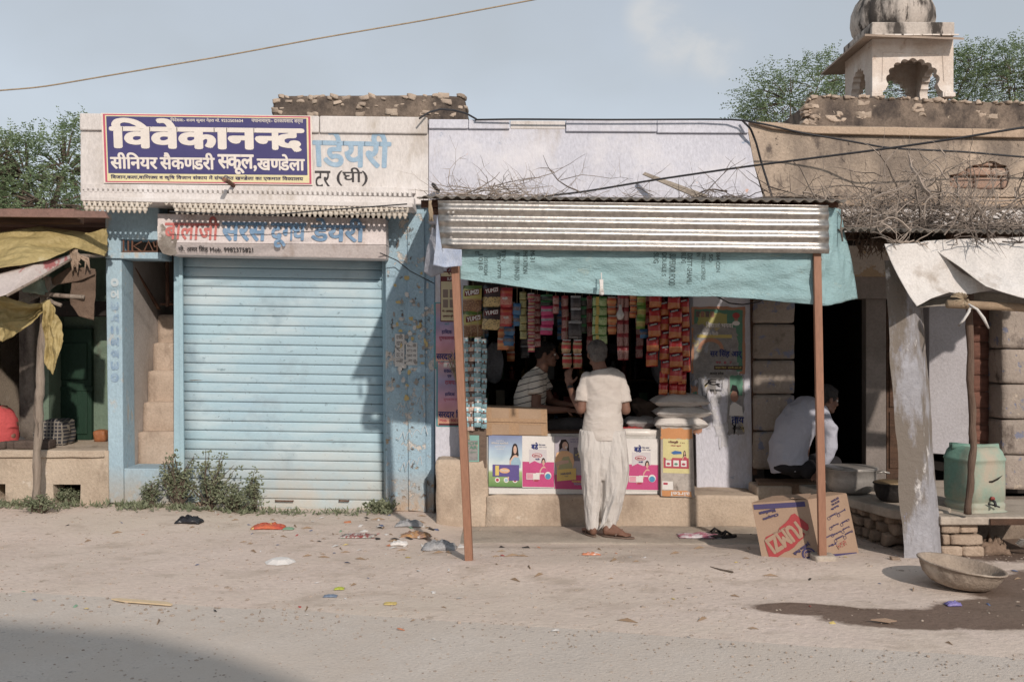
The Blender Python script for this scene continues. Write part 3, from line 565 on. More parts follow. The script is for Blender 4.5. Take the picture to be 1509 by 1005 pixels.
o = sheet([(-30, 412, 8.35), (50, 390, 8.55), (104, 375, 8.85)], [(-30, 445, 8.1), (10, 434, 8.2), (112, 380, 8.9)], 40, 12, .02, 2, 0, 3).build('flex_banner', M_flex, smooth=True, solid=.003)
tag(o, 'faded white and red printed flex banner slung under the yellow tarpaulin', 'banner')
b = B().tube([P(10, 436, 8.2), P(60, 409, 8.5), P(112, 378, 8.9)], .012, 6); tag(b.build('awning_rod', M_wood, smooth=True), 'thin rod along the lower edge of the faded flex banner', 'rod')
o = sheet([(76, 412, 8.95), (100, 395, 8.95), (125, 394, 8.95), (141, 397, 8.95)], [(80, 420, 8.9), (95, 418, 8.9), (120, 412, 8.88), (140, 404, 8.9)], 30, 10, .05, 4, 0, 5).build('burlap_cloth', M_burl, smooth=True, solid=.008); tag(o, 'dark brown burlap cloth rolled over the stick under the tarpaulin', 'cloth')
o = sheet([(108, 410, 8.93), (122, 406, 8.93), (141, 400, 8.93)], [(104, 448, 8.9), (116, 466, 8.9), (138, 472, 8.92)], 24, 24, .04, 5, 0, 8).build('burlap_cloth', M_burl, smooth=True, solid=.006); tag(o, 'brown burlap flap hanging down beside the blue pier', 'cloth')
random.seed(8); b = B()
for k in range(16):
    x = random.uniform(104, 130); b.tube([P(106 + random.uniform(-4, 8), 370 + random.uniform(-3, 5), 8.86), P(x, 378 + random.uniform(0, 8), 8.85), P(x + random.uniform(-4, 10), 388 + random.uniform(0, 14), 8.85)], [.010, .013, .004], 6)
tag(b.build('rag_knot', mat('tan_rag', S(176, 150, 126), S(140, 116, 96), s=12, r=.95, b=.4), smooth=True), 'knotted strips of tan rag at the tip of the flex banner', 'rag')
# checkered bundle on the platform
def checks(name, a, b_, sc):
    m = bpy.data.materials.new(name); m.use_nodes = True; t = m.node_tree; N = t.nodes.new; L = t.links.new; p = t.nodes['Principled BSDF']; p.inputs['Roughness'].default_value = .9
    tc = N('ShaderNodeTexCoord'); sp = N('ShaderNodeSeparateXYZ'); L(tc.outputs['Object'], sp.inputs[0]); ac = []
    for k in (0, 2):
        q = N('ShaderNodeMath'); q.operation = 'MULTIPLY'; L(sp.outputs[k], q.inputs[0]); q.inputs[1].default_value = sc; r = N('ShaderNodeMath'); r.operation = 'FRACT'; L(q.outputs[0], r.inputs[0]); g = N('ShaderNodeMath'); g.operation = 'GREATER_THAN'; g.inputs[1].default_value = .72; L(r.outputs[0], g.inputs[0]); ac.append(g.outputs[0])
    q = N('ShaderNodeMath'); q.operation = 'MAXIMUM'; L(ac[0], q.inputs[0]); L(ac[1], q.inputs[1]); mx = N('ShaderNodeMix'); mx.data_type = 'RGBA'; L(q.outputs[0], mx.inputs[0]); mx.inputs[6].default_value = a; mx.inputs[7].default_value = b_; L(mx.outputs[2], p.inputs['Base Color']); return m
c = P(80, 642, 9.9); bb = B(); rough_block(bb, c.x - .16, c.x + .14, c.y - .1, c.y + .2, zp, zp + .25, .03, 8, 12); o = bb.build('cloth_bundle', checks('dark_checks', S(52, 52, 58), S(130, 122, 110), 28), smooth=True, sub=1); tag(o, 'dark checkered cloth bundle on the platform in front of the green door', 'bundle')
b = B(); rough_block(b, P(152, 0, 10.3).x - .06, P(152, 0, 10.3).x + .06, 10.2, 10.3, zp, zp + .12, .02, 4, 5); tag(b.build('orange_bag', mat('orange_plastic', S(170, 100, 56), S(130, 80, 50), s=5, r=.5), smooth=True), 'small orange packet standing against the blue pier on the shack platform', 'bag')
# ------------------------------------------------------------------ grocery shop (middle)
from mathutils.bvhtree import BVHTree
HS = T('shop_building', 'pale lavender open-fronted grocery shop with a raised cement platform', 'building', (.8, 9.5, 0))
YM = 9.36
B().pq([(631.5, 186), (1102, 192), (1112, 246), (1128, 302), (1128, 330), (631.5, 330)], YM, .2).build('parapet', M_lav, HS, bevel=.01)
for a, c, y0, y1 in ((632, 690, 176, 189.5), (690.5, 751, 176.6, 190), (752, 833, 178, 190.5), (834, 968, 177, 194), (968.5, 1103, 177.5, 196)):
    B().pb(a, y0, c, y1, YM - (.028 if a != 752 else .006), .24, .004).build('coping_stone', M_lav if a != 752 else M_white, HS, bevel=.008)
zroof = P(0, 300, YM).z; xs0 = P(641, 0, 9.45).x + .004; xs1 = P(1106, 0, 9.45).x
B().box(xs0, xs1 + .2, 9.57, 13.4, zroof, zroof + .12).build('roof', M_asb, HS)
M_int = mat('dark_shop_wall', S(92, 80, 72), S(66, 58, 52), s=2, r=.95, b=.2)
B().pq([(641.5, 300), (690, 300), (690, 700), (641.5, 700)], 9.30, .25).build('jamb_wall', M_lav, HS, bevel=.006)
B().pq([(1018, 300), (1106, 300), (1109, 735), (1027, 733)], 9.45, .25).build('pier', M_lav, HS, bevel=.008)
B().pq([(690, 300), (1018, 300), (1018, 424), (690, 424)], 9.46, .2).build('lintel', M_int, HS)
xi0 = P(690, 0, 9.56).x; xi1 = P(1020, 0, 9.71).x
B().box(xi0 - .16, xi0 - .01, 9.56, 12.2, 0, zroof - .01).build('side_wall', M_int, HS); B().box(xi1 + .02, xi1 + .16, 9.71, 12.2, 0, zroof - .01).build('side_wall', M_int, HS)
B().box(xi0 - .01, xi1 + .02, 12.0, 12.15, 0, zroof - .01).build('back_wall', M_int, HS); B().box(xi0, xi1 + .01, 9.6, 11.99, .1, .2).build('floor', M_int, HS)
B().box(xs0, xs0 + .12, 9.57, 13.3, -.02, zroof - .01).build('outer_wall', M_side, HS)
# platform
zt1 = .545; zt2 = .228
M_plat = mat('platform_cement', S(196, 176, 154), S(178, 156, 134), s=2.0, r=.95, b=.35, layers=[(S(150, 130, 112), 2.2, .60, .1, (1, 1, .6), 0), (S(206, 192, 174), 5, .66, .04, (1, 1, 1), .1), (S(120, 108, 98), 22, .72, .02, (1, 1, 1), .2)])
rough_block(bb := B(), P(642, 0, 9.0).x, P(719, 0, 9.0).x, 8.99, 9.295, -.14, zt1, .010, 10, 2); bb.build('platform', M_plat, HS, smooth=True)
rough_block(bb := B(), P(716, 0, 9.0).x, P(1118, 0, 9.0).x, 8.96, 9.6, -.14, zt2, .012, 20, 6); bb.build('platform', M_plat, HS, smooth=True)
sl = B(); rough_block(sl, P(676, 0, 8.1).x, P(1150, 0, 8.1).x, 8.17, 8.97, -.16, -.044, .006, 16, 3); struct(sl.build('pavement', M_slab, smooth=True))
# ---- people-independent dressing: posters on the jamb
def poster(name, label, C4, base, cat='poster', group=None):
    t = T(name, label, cat, C4[3], group); quad(C4, base, t, 'paper', .001, .0008); return t
def gradmat(name, stops, vertical=True, r=.6):
    m = bpy.data.materials.new(name); m.use_nodes = True; t = m.node_tree; N = t.nodes.new; L = t.links.new; p = t.nodes['Principled BSDF']; p.inputs['Roughness'].default_value = r
    tc = N('ShaderNodeTexCoord'); sp = N('ShaderNodeSeparateXYZ'); L(tc.outputs['Generated'], sp.inputs[0]); cr = N('ShaderNodeValToRGB'); L(sp.outputs[2 if vertical else 0], cr.inputs[0])
    nz = N('ShaderNodeTexNoise'); nz.inputs['Scale'].default_value = 8; L(tc.outputs['Object'], nz.inputs['Vector'])
    e = cr.color_ramp.elements
    while len(e) < len(stops): e.new(.5)
    for i, (q, c) in enumerate(stops): e[i].position = q; e[i].color = c
    mx = N('ShaderNodeMix'); mx.data_type = 'RGBA'; mx.blend_type = 'OVERLAY'; mx.inputs[0].default_value = .35; L(cr.outputs[0], mx.inputs[6]); L(nz.outputs[0], mx.inputs[7]); L(mx.outputs[2], p.inputs['Base Color']); return m
M_sard = gradmat('poster_pink_violet', [(0, S(206, 150, 110)), (.35, S(206, 140, 160)), (.7, S(150, 140, 180)), (1, S(200, 150, 150))])
TB = flat('letter_blue', S(48, 60, 130), .7); TR = flat('letter_red', S(190, 60, 84), .7); TEALP = flat('print_teal', S(60, 150, 160), .6); MAR = flat('print_maroon', S(110, 40, 48), .6); WHI = flat('print_white', S(222, 218, 214), .6)
def sardar(C4, label, top):
    t = poster('election_poster', label, C4, TEALP); quad(sub4(C4, .06, .015, 1, .985), M_sard, t, 'print', .002)
    if top: text('को', sub4(C4, .42, .30, .62, .34), TEALP, t); text('हार~दिक', sub4(C4, .30, .40, .72, .48), TB, t, bold=.02); text('शुभकामनाएं', sub4(C4, .2, .5, .85, .58), TR, t, bold=.01)
    else:
        text('सकल रि', sub4(C4, .3, .1, .8, .18), TB, t, bold=.02); text('एव', sub4(C4, .45, .21, .62, .26), TB, t, bold=.02); text('रामपा', sub4(C4, .35, .3, .8, .36), TR, t, bold=.01); text('हार~दिक', sub4(C4, .35, .47, .75, .54), TB, t, bold=.02); text('शुभकामना', sub4(C4, .3, .57, .85, .62), TR, t)
        for k in range(3): quad(sub4(C4, .3 + k * .2, .03, .44 + k * .2, .09), WHI, t, 'print', .003)
    quad(sub4(C4, .1, .955 if not top else .94, 1, .985), MAR, t, 'print', .003)
    text('सरदार सिं', sub4(C4, .08, .74, 1.08, .87), TB, t, bold=.03, lift=.0045); text('Mob. : 90019', sub4(C4, .14, .885, .98, .93), TR, t, bold=.01, lift=.0045)
sardar(R4(640, 446, 676, 543, 9.296), 'pink and violet poster with blue Devanagari lettering, the upper one left of the brown post', True)
sardar(R4(643, 532, 679, 628, 9.292), 'torn pink and violet poster with blue Devanagari lettering, the lower one beside the broom', False)
C4 = R4(649, 400, 674, 474, 9.288); t = poster('product_poster', 'cream and maroon poster with four small pictures behind the brown post under the sack', C4, MAR); quad(sub4(C4, .04, .02, .97, .98), flat('paper_cream', S(204, 190, 150), .7), t, 'print', .002)
text('रदा', sub4(C4, .35, -.12, .95, .08), MAR, t, bold=.03); quad(sub4(C4, .04, .1, .97, .2), MAR, t, 'print', .003); text('SUPER', sub4(C4, .4, .12, .9, .18), WHI, t, bold=.01, lift=.005)
for k in range(4): u = .15 + .4 * (k % 2); v = .36 + .2 * (k // 2); quad(sub4(C4, u, v, u + .3, v + .16), flat('print_grey', S(140, 120, 110), .6), t, 'print', .003)
text('मो.: 08900673', sub4(C4, .1, .76, .9, .81), MAR, t, bold=.02); text('मुसलमान युनियन', sub4(C4, .15, .86, .9, .92), MAR, t, bold=.02)
# big ragged election poster on the pier
C4 = R4(1019, 452, 1098, 642, 9.447); PC4 = C4
t = T('torn_poster', 'large tattered election poster with orange and green edges on the lavender pier', 'poster', C4[3])
random.seed(21)
def ragged(u0, v0, u1, v1, am=.03, n=12):
    pts = []
    for (a, b_), (c, d) in (((u0, v0), (u1, v0)), ((u1, v0), (u1, v1)), ((u1, v1), (u0, v1)), ((u0, v1), (u0, v0))):
        for k in range(n): f = k / n; pts.append((a + (c - a) * f + random.uniform(-am, am) * .7, b_ + (d - b_) * f + random.uniform(-am, am) * .5))
    return pts
M_oldp = mat('old_paper', S(156, 152, 148), S(128, 126, 128), s=14, r=.9, b=.2, layers=[(S(200, 180, 120), 5, .6, .03, (1, 1, 1), 0), (S(160, 164, 176), 7, .62, .02, (1, 1, .7), .1)])
ORG = flat('print_orange', S(192, 134, 104), .7); GRN = flat('print_green', S(86, 140, 116), .7)
shape(ragged(.0, .0, 1, .52, .012), C4, ORG, t, 'paper', .001); shape(ragged(.05, .02, .95, .5, .01), C4, GRN, t, 'paper', .002); shape(ragged(.12, .05, .66, .3, .02), C4, flat('print_olive', S(176, 170, 96), .7), t, 'print', .0028)
shape(ragged(.02, .14, .86, .56, .05), C4, M_oldp, t, 'paper', .0036); shape(ragged(.1, .5, .5, .66, .05), C4, M_oldp, t, 'paper', .002)
for k in range(4): quad(sub4(C4, .08 + k * .09, .035, .15 + k * .09, .08), flat('print_skin%d' % (k % 2), S(168, 120, 100) if k % 2 else S(120, 100, 96), .7), t, 'print', .004)
quad(sub4(C4, .72, .04, .93, .13), GRN, t, 'print', .004); shape(ell(.83, .065, .07, .022), C4, flat('print_turban', S(190, 70, 70), .7), t, 'print', .005); shape(ell(.83, .09, .04, .022), C4, MC['print_skin1'], t, 'print', .0045); shape(ell(.83, .125, .07, .018), C4, WHI, t, 'print', .005)
text('विसाल भगवा', sub4(C4, .26, .115, .78, .16), WHI, t, bold=.03, lift=.005); text('वाहन रैली', sub4(C4, .2, .19, .5, .225), WHI, t, bold=.03, lift=.005)
quad(sub4(C4, .1, .215, .75, .24), flat('print_yellow', S(204, 184, 100), .7), t, 'print', .0045); shape([(.36 + .24 * cos(a), .33 - .09 * sin(a)) for a in [pi * k / 10 for k in range(11)]] + [(.36 + .18 * cos(a), .33 - .06 * sin(a)) for a in [pi * k / 10 for k in range(10, -1, -1)]], C4, ORG, t, 'print', .0045)
text('सर सिंह आर्', sub4(C4, .34, .325, .95, .40), TB, t, bold=.035, lift=.006); text('99  8  7', sub4(C4, .45, .42, .75, .44), TR, t, bold=.02, lift=.006)
quad(sub4(C4, .42, .455, .95, .485), flat('print_brown', S(84, 60, 50), .7), t, 'print', .0045); text('खर्च पिता  एमपी.आर.डी', sub4(C4, .44, .46, .93, .48), MC['print_yellow'], t, bold=.02, lift=.006)
shape(ragged(.0, .62, .2, .98, .03), C4, ORG, t, 'paper', .002); shape(ragged(.02, .66, .1, .95, .02), C4, GRN, t, 'paper', .003)
M_ppl = mat('paper_residue', S(196, 194, 196), S(176, 178, 188), s=16, r=.9, b=.2)
for k in range(24): u = random.uniform(.1, .85); v = random.uniform(.2, .9) if k % 3 == 0 else random.uniform(.55, .9); shape(ragged(u, v, u + random.uniform(.03, .12), v + random.uniform(.05, .2), .03, 5), C4, M_ppl, t, 'paper', .0014 + k * .0001)
shape(ragged(.68, .52, .98, .99, .03), C4, M_oldp, t, 'paper', .0034); shape(ragged(.72, .53, .95, .68, .015), C4, GRN, t, 'print', .0042); shape(ell(.80, .69, .075, .045), C4, MC['print_skin1'], t, 'print', .0056); shape([(.72, .655), (.76, .60), (.84, .61), (.88, .66), (.87, .7), (.84, .655), (.77, .648)], C4, flat('print_hair', S(36, 32, 34), .7), t, 'print', .0064)
shape([(.70, .84), (.72, .76), (.80, .735), (.94, .77), (.96, .84)], C4, WHI, t, 'print', .005); text('ताय', sub4(C4, .74, .85, .98, .90), TB, t, bold=.04, lift=.006); text('खण~डेल', sub4(C4, .76, .92, .98, .95), INK, t, bold=.02, lift=.006)
text('कमल रमेश', sub4(C4, .34, .50, .6, .525), INK, t, bold=.02, lift=.006); text('६', sub4(C4, .3, .56, .55, .62), INK, t, bold=.0, lift=.006); text('सच भारत', sub4(C4, .34, .64, .56, .655), INK, t, bold=.02, lift=.006)
# broom beside the post
b = B(); random.seed(2)
for k in range(34): x = random.uniform(-7, 8); b.tube([P(690 + random.uniform(-2, 2), 648, 8.98), P(682 + x * .5, 580, 9.0), P(670 + x * 1.6, 520 + random.uniform(-6, 24), 9.03)], .003, 3)
tag(b.build('grass_broom', mat('straw', S(176, 158, 128), S(130, 112, 88), s=20, r=.9)), 'dry twig broom standing head up against the pink posters', 'broom')
# wooden box with paper under the sachets
o = T('wooden_box', 'brown wooden box with a torn turquoise paper label under the blue sachet strips', 'box', P(698, 690, 9.0))
B().pq([(677, 632), (717, 633), (717, 690), (678, 689)], 8.995, .22).build('crate', mat('old_wood', S(128, 106, 90), S(96, 80, 70), s=5, r=.9, b=.4, stretch=(1, 1, 4)), o, bevel=.006)
C4 = R4(681, 641, 706, 680, 8.99); quad(C4, flat('paper_turquoise', S(120, 176, 164), .8), o, 'label'); quad(sub4(C4, .03, .2, .92, .95), M_oldp, o, 'label', .003); text('RUCHI', sub4(C4, .05, .25, .9, .36), GRN, o, bold=.03, lift=.005); text('STAR', sub4(C4, .05, .4, .9, .52), GRN, o, bold=.03, lift=.005); text('दा प शरम', sub4(C4, .08, .62, .85, .68), GRN, o, lift=.005)
# ---- counter
CT = T('shop_counter', 'shop counter faced with detergent advertisement posters standing on the platform', 'counter', P(845, 728, 9.03))
zc1 = P(0, 639, 9.03).z; xc0 = P(717, 0, 9.03).x; xc1 = P(972, 0, 9.03).x
B().box(xc0, xc1, 9.03, 9.45, zt2 - .0, zc1).build('body', mat('counter_board', S(206, 204, 200), S(176, 170, 162), s=6, r=.7, b=.15, layers=[(S(90, 84, 80), 8, .7, .03, (1, 1, 1), .2)]), CT, bevel=.006)
B().box(xc0 + .01, xc1 - .01, 9.035, 9.6, zc1 + .002, zc1 + .022).build('top', M_dwood, CT, bevel=.003)
B().box(xc0 + .02, xc1 - .02, 9.012, 9.028, zt2 + .002, zt2 + .055).build('bottom_rail', flat('white_paint', S(214, 212, 208), .6), CT, bevel=.004)
SKIN = flat('print_face', S(214, 172, 150), .6); HAIR = flat('print_hair_dark', S(48, 36, 36), .6); PNK = flat('print_magenta', S(212, 70, 132), .5); LBL = flat('print_sky', S(150, 186, 206), .5)
def woman(C4, t, cx, cy, s, dress, ar=1.5):
    """small generic printed figure: long dark hair, face, draped dress"""
    f = lambda pts: [(cx + x * s, cy + y * s / ar) for x, y in pts]
    shape(f([(-.32, -.5), (-.2, -.72), (0, -.8), (.2, -.72), (.32, -.45), (.42, .1), (.3, .2), (-.1, .3), (-.55, .62), (-.62, .4), (-.42, .1)]), C4, HAIR, t, 'print', .0034)
    shape(f([(-.6, 1.0), (-.62, .5), (-.25, .16), (-.1, .08), (.12, .05), (.42, .22), (.62, .5), (.6, 1.0)]), C4, SKIN, t, 'print', .004)
    shape(f([(-.5, 1.02), (-.45, .55), (-.1, .22), (.44, .24), (.66, .6), (.62, 1.02)]), C4, dress, t, 'print', .0046)
    shape([(cx + x * s * .19, cy - .32 * s / ar + y * s * .30 / ar) for x, y in ell(0, 0, 1, 1, 14)], C4, SKIN, t, 'print', .0052)
    for dx in (-.07, .08): shape([(cx + dx * s + x * s * .028, cy - .36 * s / ar + y * s * .018 / ar) for x, y in ell(0, 0, 1, 1, 6)], C4, HAIR, t, 'print', .006)
    shape([(cx + x * s * .05, cy - .18 * s / ar + y * s * .02 / ar) for x, y in ell(0, 0, 1, 1, 8)], C4, TR, t, 'print', .006)
M_p1 = gradmat('poster_sky_to_grass', [(0, S(80, 130, 60)), (.28, S(150, 180, 110)), (.34, S(214, 222, 214)), (.6, S(170, 196, 214)), (1, S(116, 130, 176))])
C4 = R4(720, 641, 770, 716.5, 9.008, .02); t = poster('soap_poster', 'blue sky and green grass poster of a woman in pale blue, leftmost on the counter', C4, M_p1); woman(C4, t, .78, .36, .26, LBL, .66 * 1.5)
text('महासेल', sub4(C4, .22, .09, .45, .12), WHI, t); text('बेमिसाल क्वालिटी', sub4(C4, .08, .13, .58, .18), WHI, t, bold=.02); text('सबसे किफायती', sub4(C4, .18, .2, .5, .235), WHI, t); text('आजमाएं', sub4(C4, .22, .25, .45, .28), WHI, t)
VIO = flat('print_violet', S(98, 84, 156), .5); PX = sub4(C4, .12, .57, .9, .80); quad(PX, VIO, t, 'print', .0065); quad(sub4(PX, .1, .08, .24, .92), flat('print_gold', S(220, 190, 90), .5), t, 'print', .0075); shape(ell(.45, .5, .2, .22), PX, flat('print_peach', S(230, 170, 120), .5), t, 'print', .0075)
text('निर्मल', sub4(PX, .3, .38, .6, .62), WHI, t, bold=.03, lift=.0085); woman(PX, t, .78, .62, .35, VIO, .5); 
for u in (.26, .52, .78): shape(ell(u, .87, .075, .05), C4, WHI, t, 'print', .0034); shape(ell(u, .87, .045, .03), C4, TR if u != .52 else LBL, t, 'print', .0045)
def p2(C4, label):
    t = poster('soap_poster', label, C4, WHI); quad(sub4(C4, .01, .50, .99, .985), PNK, t, 'print', .002)
    text('बड़े'.replace('ड़', 'ड'), sub4(C4, .28, .12, .5, .26), TB, t, bold=.05); text('दिल वाला', sub4(C4, .52, .15, .72, .185), TB, t, bold=.01); text('वाशिग पाउडर', sub4(C4, .52, .2, .76, .225), TB, t)
    PK_ = sub4(C4, .22, .26, .76, .70); quad(PK_, flat('print_pack_grey', S(206, 200, 204), .4), t, 'print', .003); shape(ell(.45, .26, .3, .1), PK_, TR, t, 'print', .004); shape(ell(.45, .26, .25, .075), PK_, WHI, t, 'print', .005); text('NIRMALA', sub4(PK_, .26, .22, .64, .3), TR, t, bold=.02, lift=.0065); text('घडी', sub4(PK_, .35, .38, .6, .46), TB, t, bold=.03, lift=.005)
    shape([(0, .62), (.3, .5), (.6, .6), (1, .56), (1, 1), (0, 1)], PK_, PNK, t, 'print', .0038); woman(C4, t, .66, .57, .19, PNK, .66 * 1.5)
    q = sub4(C4, .13, .72, .54, .84); quad(q, WHI, t, 'print', .0068); quad(sub4(q, .04, .08, .5, .9), flat('print_rose', S(226, 150, 170), .5), t, 'print', .0078); woman(q, t, .72, .6, .28, TR, .4)
    shape(ell(.80, .76, .105, .075), C4, WHI, t, 'print', .0068); shape(ell(.80, .775, .085, .055), C4, flat('print_blue_badge', S(70, 150, 196), .5), t, 'print', .0078); quad(sub4(C4, .42, .71, .68, .73), WHI, t, 'print', .006)
p2(R4(769.5, 642, 817, 718, 9.006, .02), 'white and magenta poster with a washing powder packet, second from the left on the counter')
p2(R4(869, 645, 918, 722, 9.006, .02), 'white and magenta poster with a washing powder packet hidden behind the standing man')
p2(R4(920, 646, 971, 722, 9.006, .02), 'white and magenta washing powder poster with a torn top corner right of the standing man')
C4 = R4(817.5, 643, 868, 720, 9.007, .02); t = poster('soap_poster', 'poster of a laughing woman in peach holding a yellow soap pack, third on the counter', C4, flat('print_lilac_grey', S(176, 168, 180), .6)); quad(sub4(C4, .0, .73, 1, 1), PNK, t, 'print', .002); quad(sub4(C4, .55, .2, 1, .46), flat('print_slate', S(112, 108, 120), .6), t, 'print', .002)
f = lambda pts: [(.27 + x * .27, .27 + y * .2) for x, y in pts]
shape(f([(-.5, 0), (-.55, -.6), (-.3, -1.05), (.2, -1.1), (.5, -.7), (.55, 0), (.4, .1), (.3, -.3), (-.2, -.3)]), C4, HAIR, t, 'print', .003); shape(f([(-1, 1.0), (-.8, .2), (-.2, 0), (.4, .0), (.95, .3), (1.1, 1.0), (.9, 1.9), (-.7, 1.9)]), C4, flat('print_apricot', S(232, 180, 130), .6), t, 'print', .0038); shape(f([(-.8, 2.5), (-.5, 1.3), (-.1, .6), (.5, .5), (.9, 1.3), (1.0, 2.5)]), C4, flat('print_khaki', S(176, 172, 126), .6), t, 'print', .0044)
shape(f([(-.9, 1.1), (-.2, .9), (.5, .9), (.5, 1.15), (-.3, 1.3), (-.9, 1.5)]), C4, SKIN, t, 'print', .005); shape([(.30 + x * .085, .17 + y * .075) for x, y in ell(0, 0, 1, 1, 14)], C4, SKIN, t, 'print', .0052); shape(ell(.33, .20, .03, .02), C4, WHI, t, 'print', .006)
PX = [sub4(C4, .06, .62, .62, .84)[k] + V((0, 0, .012 if k in (1, 2) else -.006)) for k in range(4)]; quad(PX, flat('print_soap_yellow', S(226, 190, 100), .5), t, 'print', .0065); text('HARASAR', sub4(PX, .2, .3, .75, .5), flat('print_grey_blue', S(110, 110, 140), .6), t, bold=.02, lift=.008); text('साबुन', sub4(PX, .4, .6, .6, .72), TB, t, lift=.008)
text('NIRMALGAR', sub4(C4, .5, .83, .98, .87), MC['print_soap_yellow'], t, bold=.04, lift=.004); text('TECHNOLOGY', sub4(C4, .55, .88, .98, .92), LBL, t, bold=.03, lift=.004); text('मजबूती और दमक का साथ', sub4(C4, .45, .035, .98, .06), TB, t); text('सफेदी ऐसी बार-बार', sub4(C4, .45, .08, .98, .11), TB, t)
random.seed(6)
for k in range(9): shape(ell(random.uniform(.62, .95), random.uniform(.2, .42), .03, .02, 5), C4, MC['print_yellow'], t, 'print', .004)
# ---- carton on counter, mat roll, stacked sacks, tin box
o = T('cardboard_carton', 'taped plain cardboard carton lying on the left end of the counter', 'carton', P(760, 641, 9.03))
B().pq([(715, 600), (806, 603), (807, 642), (716, 641)], 9.0, .34).build('box', M_card, o, bevel=.008)
M_tape = mat('parcel_tape', S(176, 140, 104), S(166, 130, 96), s=8, r=.35, b=.2, bs=60); C4 = [P(715, 600, 9.0), P(806, 603, 9.0), P(807, 642, 9.0), P(716, 641, 9.0)]
quad(sub4(C4, 0.01, .38, .99, .60), M_tape, o, 'tape', .0015); quad(sub4(C4, .38, 0.02, .54, .98), M_tape, o, 'tape', .0025); quad(sub4(C4, .0, .0, .10, 1), M_tape, o, 'tape', .001); quad(sub4(C4, .9, .0, 1, 1), M_tape, o, 'tape', .001); B().tube([sub4(C4, 0.01, .52, 1, 1)[0] - V((0, .004, 0)), sub4(C4, 0.01, .52, .99, 1)[1] - V((0, .004, 0))], .0015, 4).build('seam', M_dwood, o)
def pillow(b, c, lx, ly, lz, seed=0, nu=26, nv=16, droop=.0, pinch=1.0):
    c = V(c)
    for side in (1, -1):
        def fn(u, v):
            x = u * 2 - 1; y = v * 2 - 1; t = max(0, (1 - abs(x) ** 3.2)) ** .5 * max(0, (1 - abs(y) ** 3.2)) ** .5
            px = x * lx * (1 - .07 * (1 - abs(y) ** 2) * pinch); py = y * ly * (1 - .08 * (1 - abs(x) ** 2) * pinch)
            q = noise.noise_vector(V((x * 2.2 + seed, y * 2.2, side))) * .014 + noise.noise_vector(V((x * 6 + seed, y * 6, side))) * .006
            return c + V((px, py, side * lz * t - droop * abs(x) ** 3)) + q * (t + .1)
        b.grid(fn, nu, nv)
    return b
M_sack = mat('woven_sack', S(214, 208, 202), S(196, 188, 182), s=4, r=.5, b=.3, bs=110, spec=.4, fine=.08, layers=[(S(196, 156, 84), 3.0, .70, .02, (1, 1, 3), 0)])
for k, (y0, y1, x0_, x1_, lb) in enumerate(((612, 632, 960, 1040, 'full white woven sack at the bottom of the stack of three on the tin box'), (597, 615, 963, 1045, 'full white woven sack in the middle of the stack of three'), (580, 599, 960, 1042, 'full white woven sack with an orange print at the top of the stack of three'))):
    c = P((x0_ + x1_) / 2, (y0 + y1) / 2, 9.15); bb = B(); pillow(bb, c, (x1_ - x0_) / 2 / F * 9.15, .2, (y1 - y0) / 2 / F * 9.15 * 1.05, k * 3 + 1, droop=.012)
    s_ = T('grain_sack', lb, 'sack', c, 'white sacks stacked beside the counter'); bb.build('bag', M_sack, s_, smooth=True)
    e = B(); e.tube([c + V(((x0_ - x1_) / 2 / F * 9.15 + .03, -.19 + .0 * t, -.01 + .004 * sin(t * 3))) + V((.38 * t / 8, -.012 * sin(pi * t / 8), 0)) for t in range(9)], .004, 4).build('stitching', M_wcl, s_)
o = T('tin_box', 'scuffed white box with a yellow poster and torn orange strips under the sacks', 'box', P(999, 733, 8.93))
M_tb = mat('box_scuffed', S(192, 182, 172), S(160, 150, 142), s=7, r=.7, b=.2, layers=[(S(120, 108, 98), 9, .64, .05, (1, 1, .7), .1)])
C4 = [P(974, 629, 8.94), P(1021, 630, 8.94), P(1024, 733, 8.94), P(974, 731, 8.94)]; B().prism(C4, (0, .34, 0)).build('case', M_tb, o, bevel=.004)
random.seed(9); OR2 = flat('print_orange_dull', S(210, 140, 84), .7); shape(ragged(.0, .02, .98, .17, .03), C4, OR2, o, 'strip', .001); shape(ragged(.03, .91, .9, .99, .015), C4, OR2, o, 'strip', .001); text('airtel', [q for q in (sub4(C4, .3, .925, .85, .985)[2], sub4(C4, .3, .925, .85, .985)[3], sub4(C4, .3, .925, .85, .985)[0], sub4(C4, .3, .925, .85, .985)[1])], WHI, o, bold=.02, lift=-.004)
q = sub4(C4, .3, .925, .85, .985); text('airtel', [q[2] + V((0, -.002, 0)), q[3] + V((0, -.002, 0)), q[0] + V((0, -.002, 0)), q[1] + V((0, -.002, 0))], WHI, o, bold=.02, lift=0)
Q = sub4(C4, .06, .17, .86, .66); YP_ = flat('print_lemon', S(214, 202, 136), .6); quad(Q, YP_, o, 'poster', .002); quad(sub4(Q, .02, .55, .98, .86), PNK if False else flat('print_crimson', S(196, 70, 90), .5), o, 'poster', .003); text('गोल्डी', sub4(Q, .2, .05, .6, .14), MAR, o, bold=.04); text('के साथ', sub4(Q, .65, .08, .85, .13), MAR, o); text('जीतो खुशी', sub4(Q, .3, .17, .7, .22), TR, o, bold=.01); shape([(.3, .4), (.45, .34), (.7, .36), (.72, .43), (.4, .45)], Q, flat('print_cobalt', S(60, 110, 180), .5), o, 'poster', .004); woman(Q, o, .83, .47, .14, flat('print_crimson', S(196, 70, 90), .5), .8)
for k in range(3): quad(sub4(Q, .1 + k * .29, .62, .31 + k * .29, .80), WHI, o, 'poster', .0065); shape(ell(.2 + k * .29, .73, .07, .035), Q, TR if k != 1 else GRN, o, 'poster', .0075)
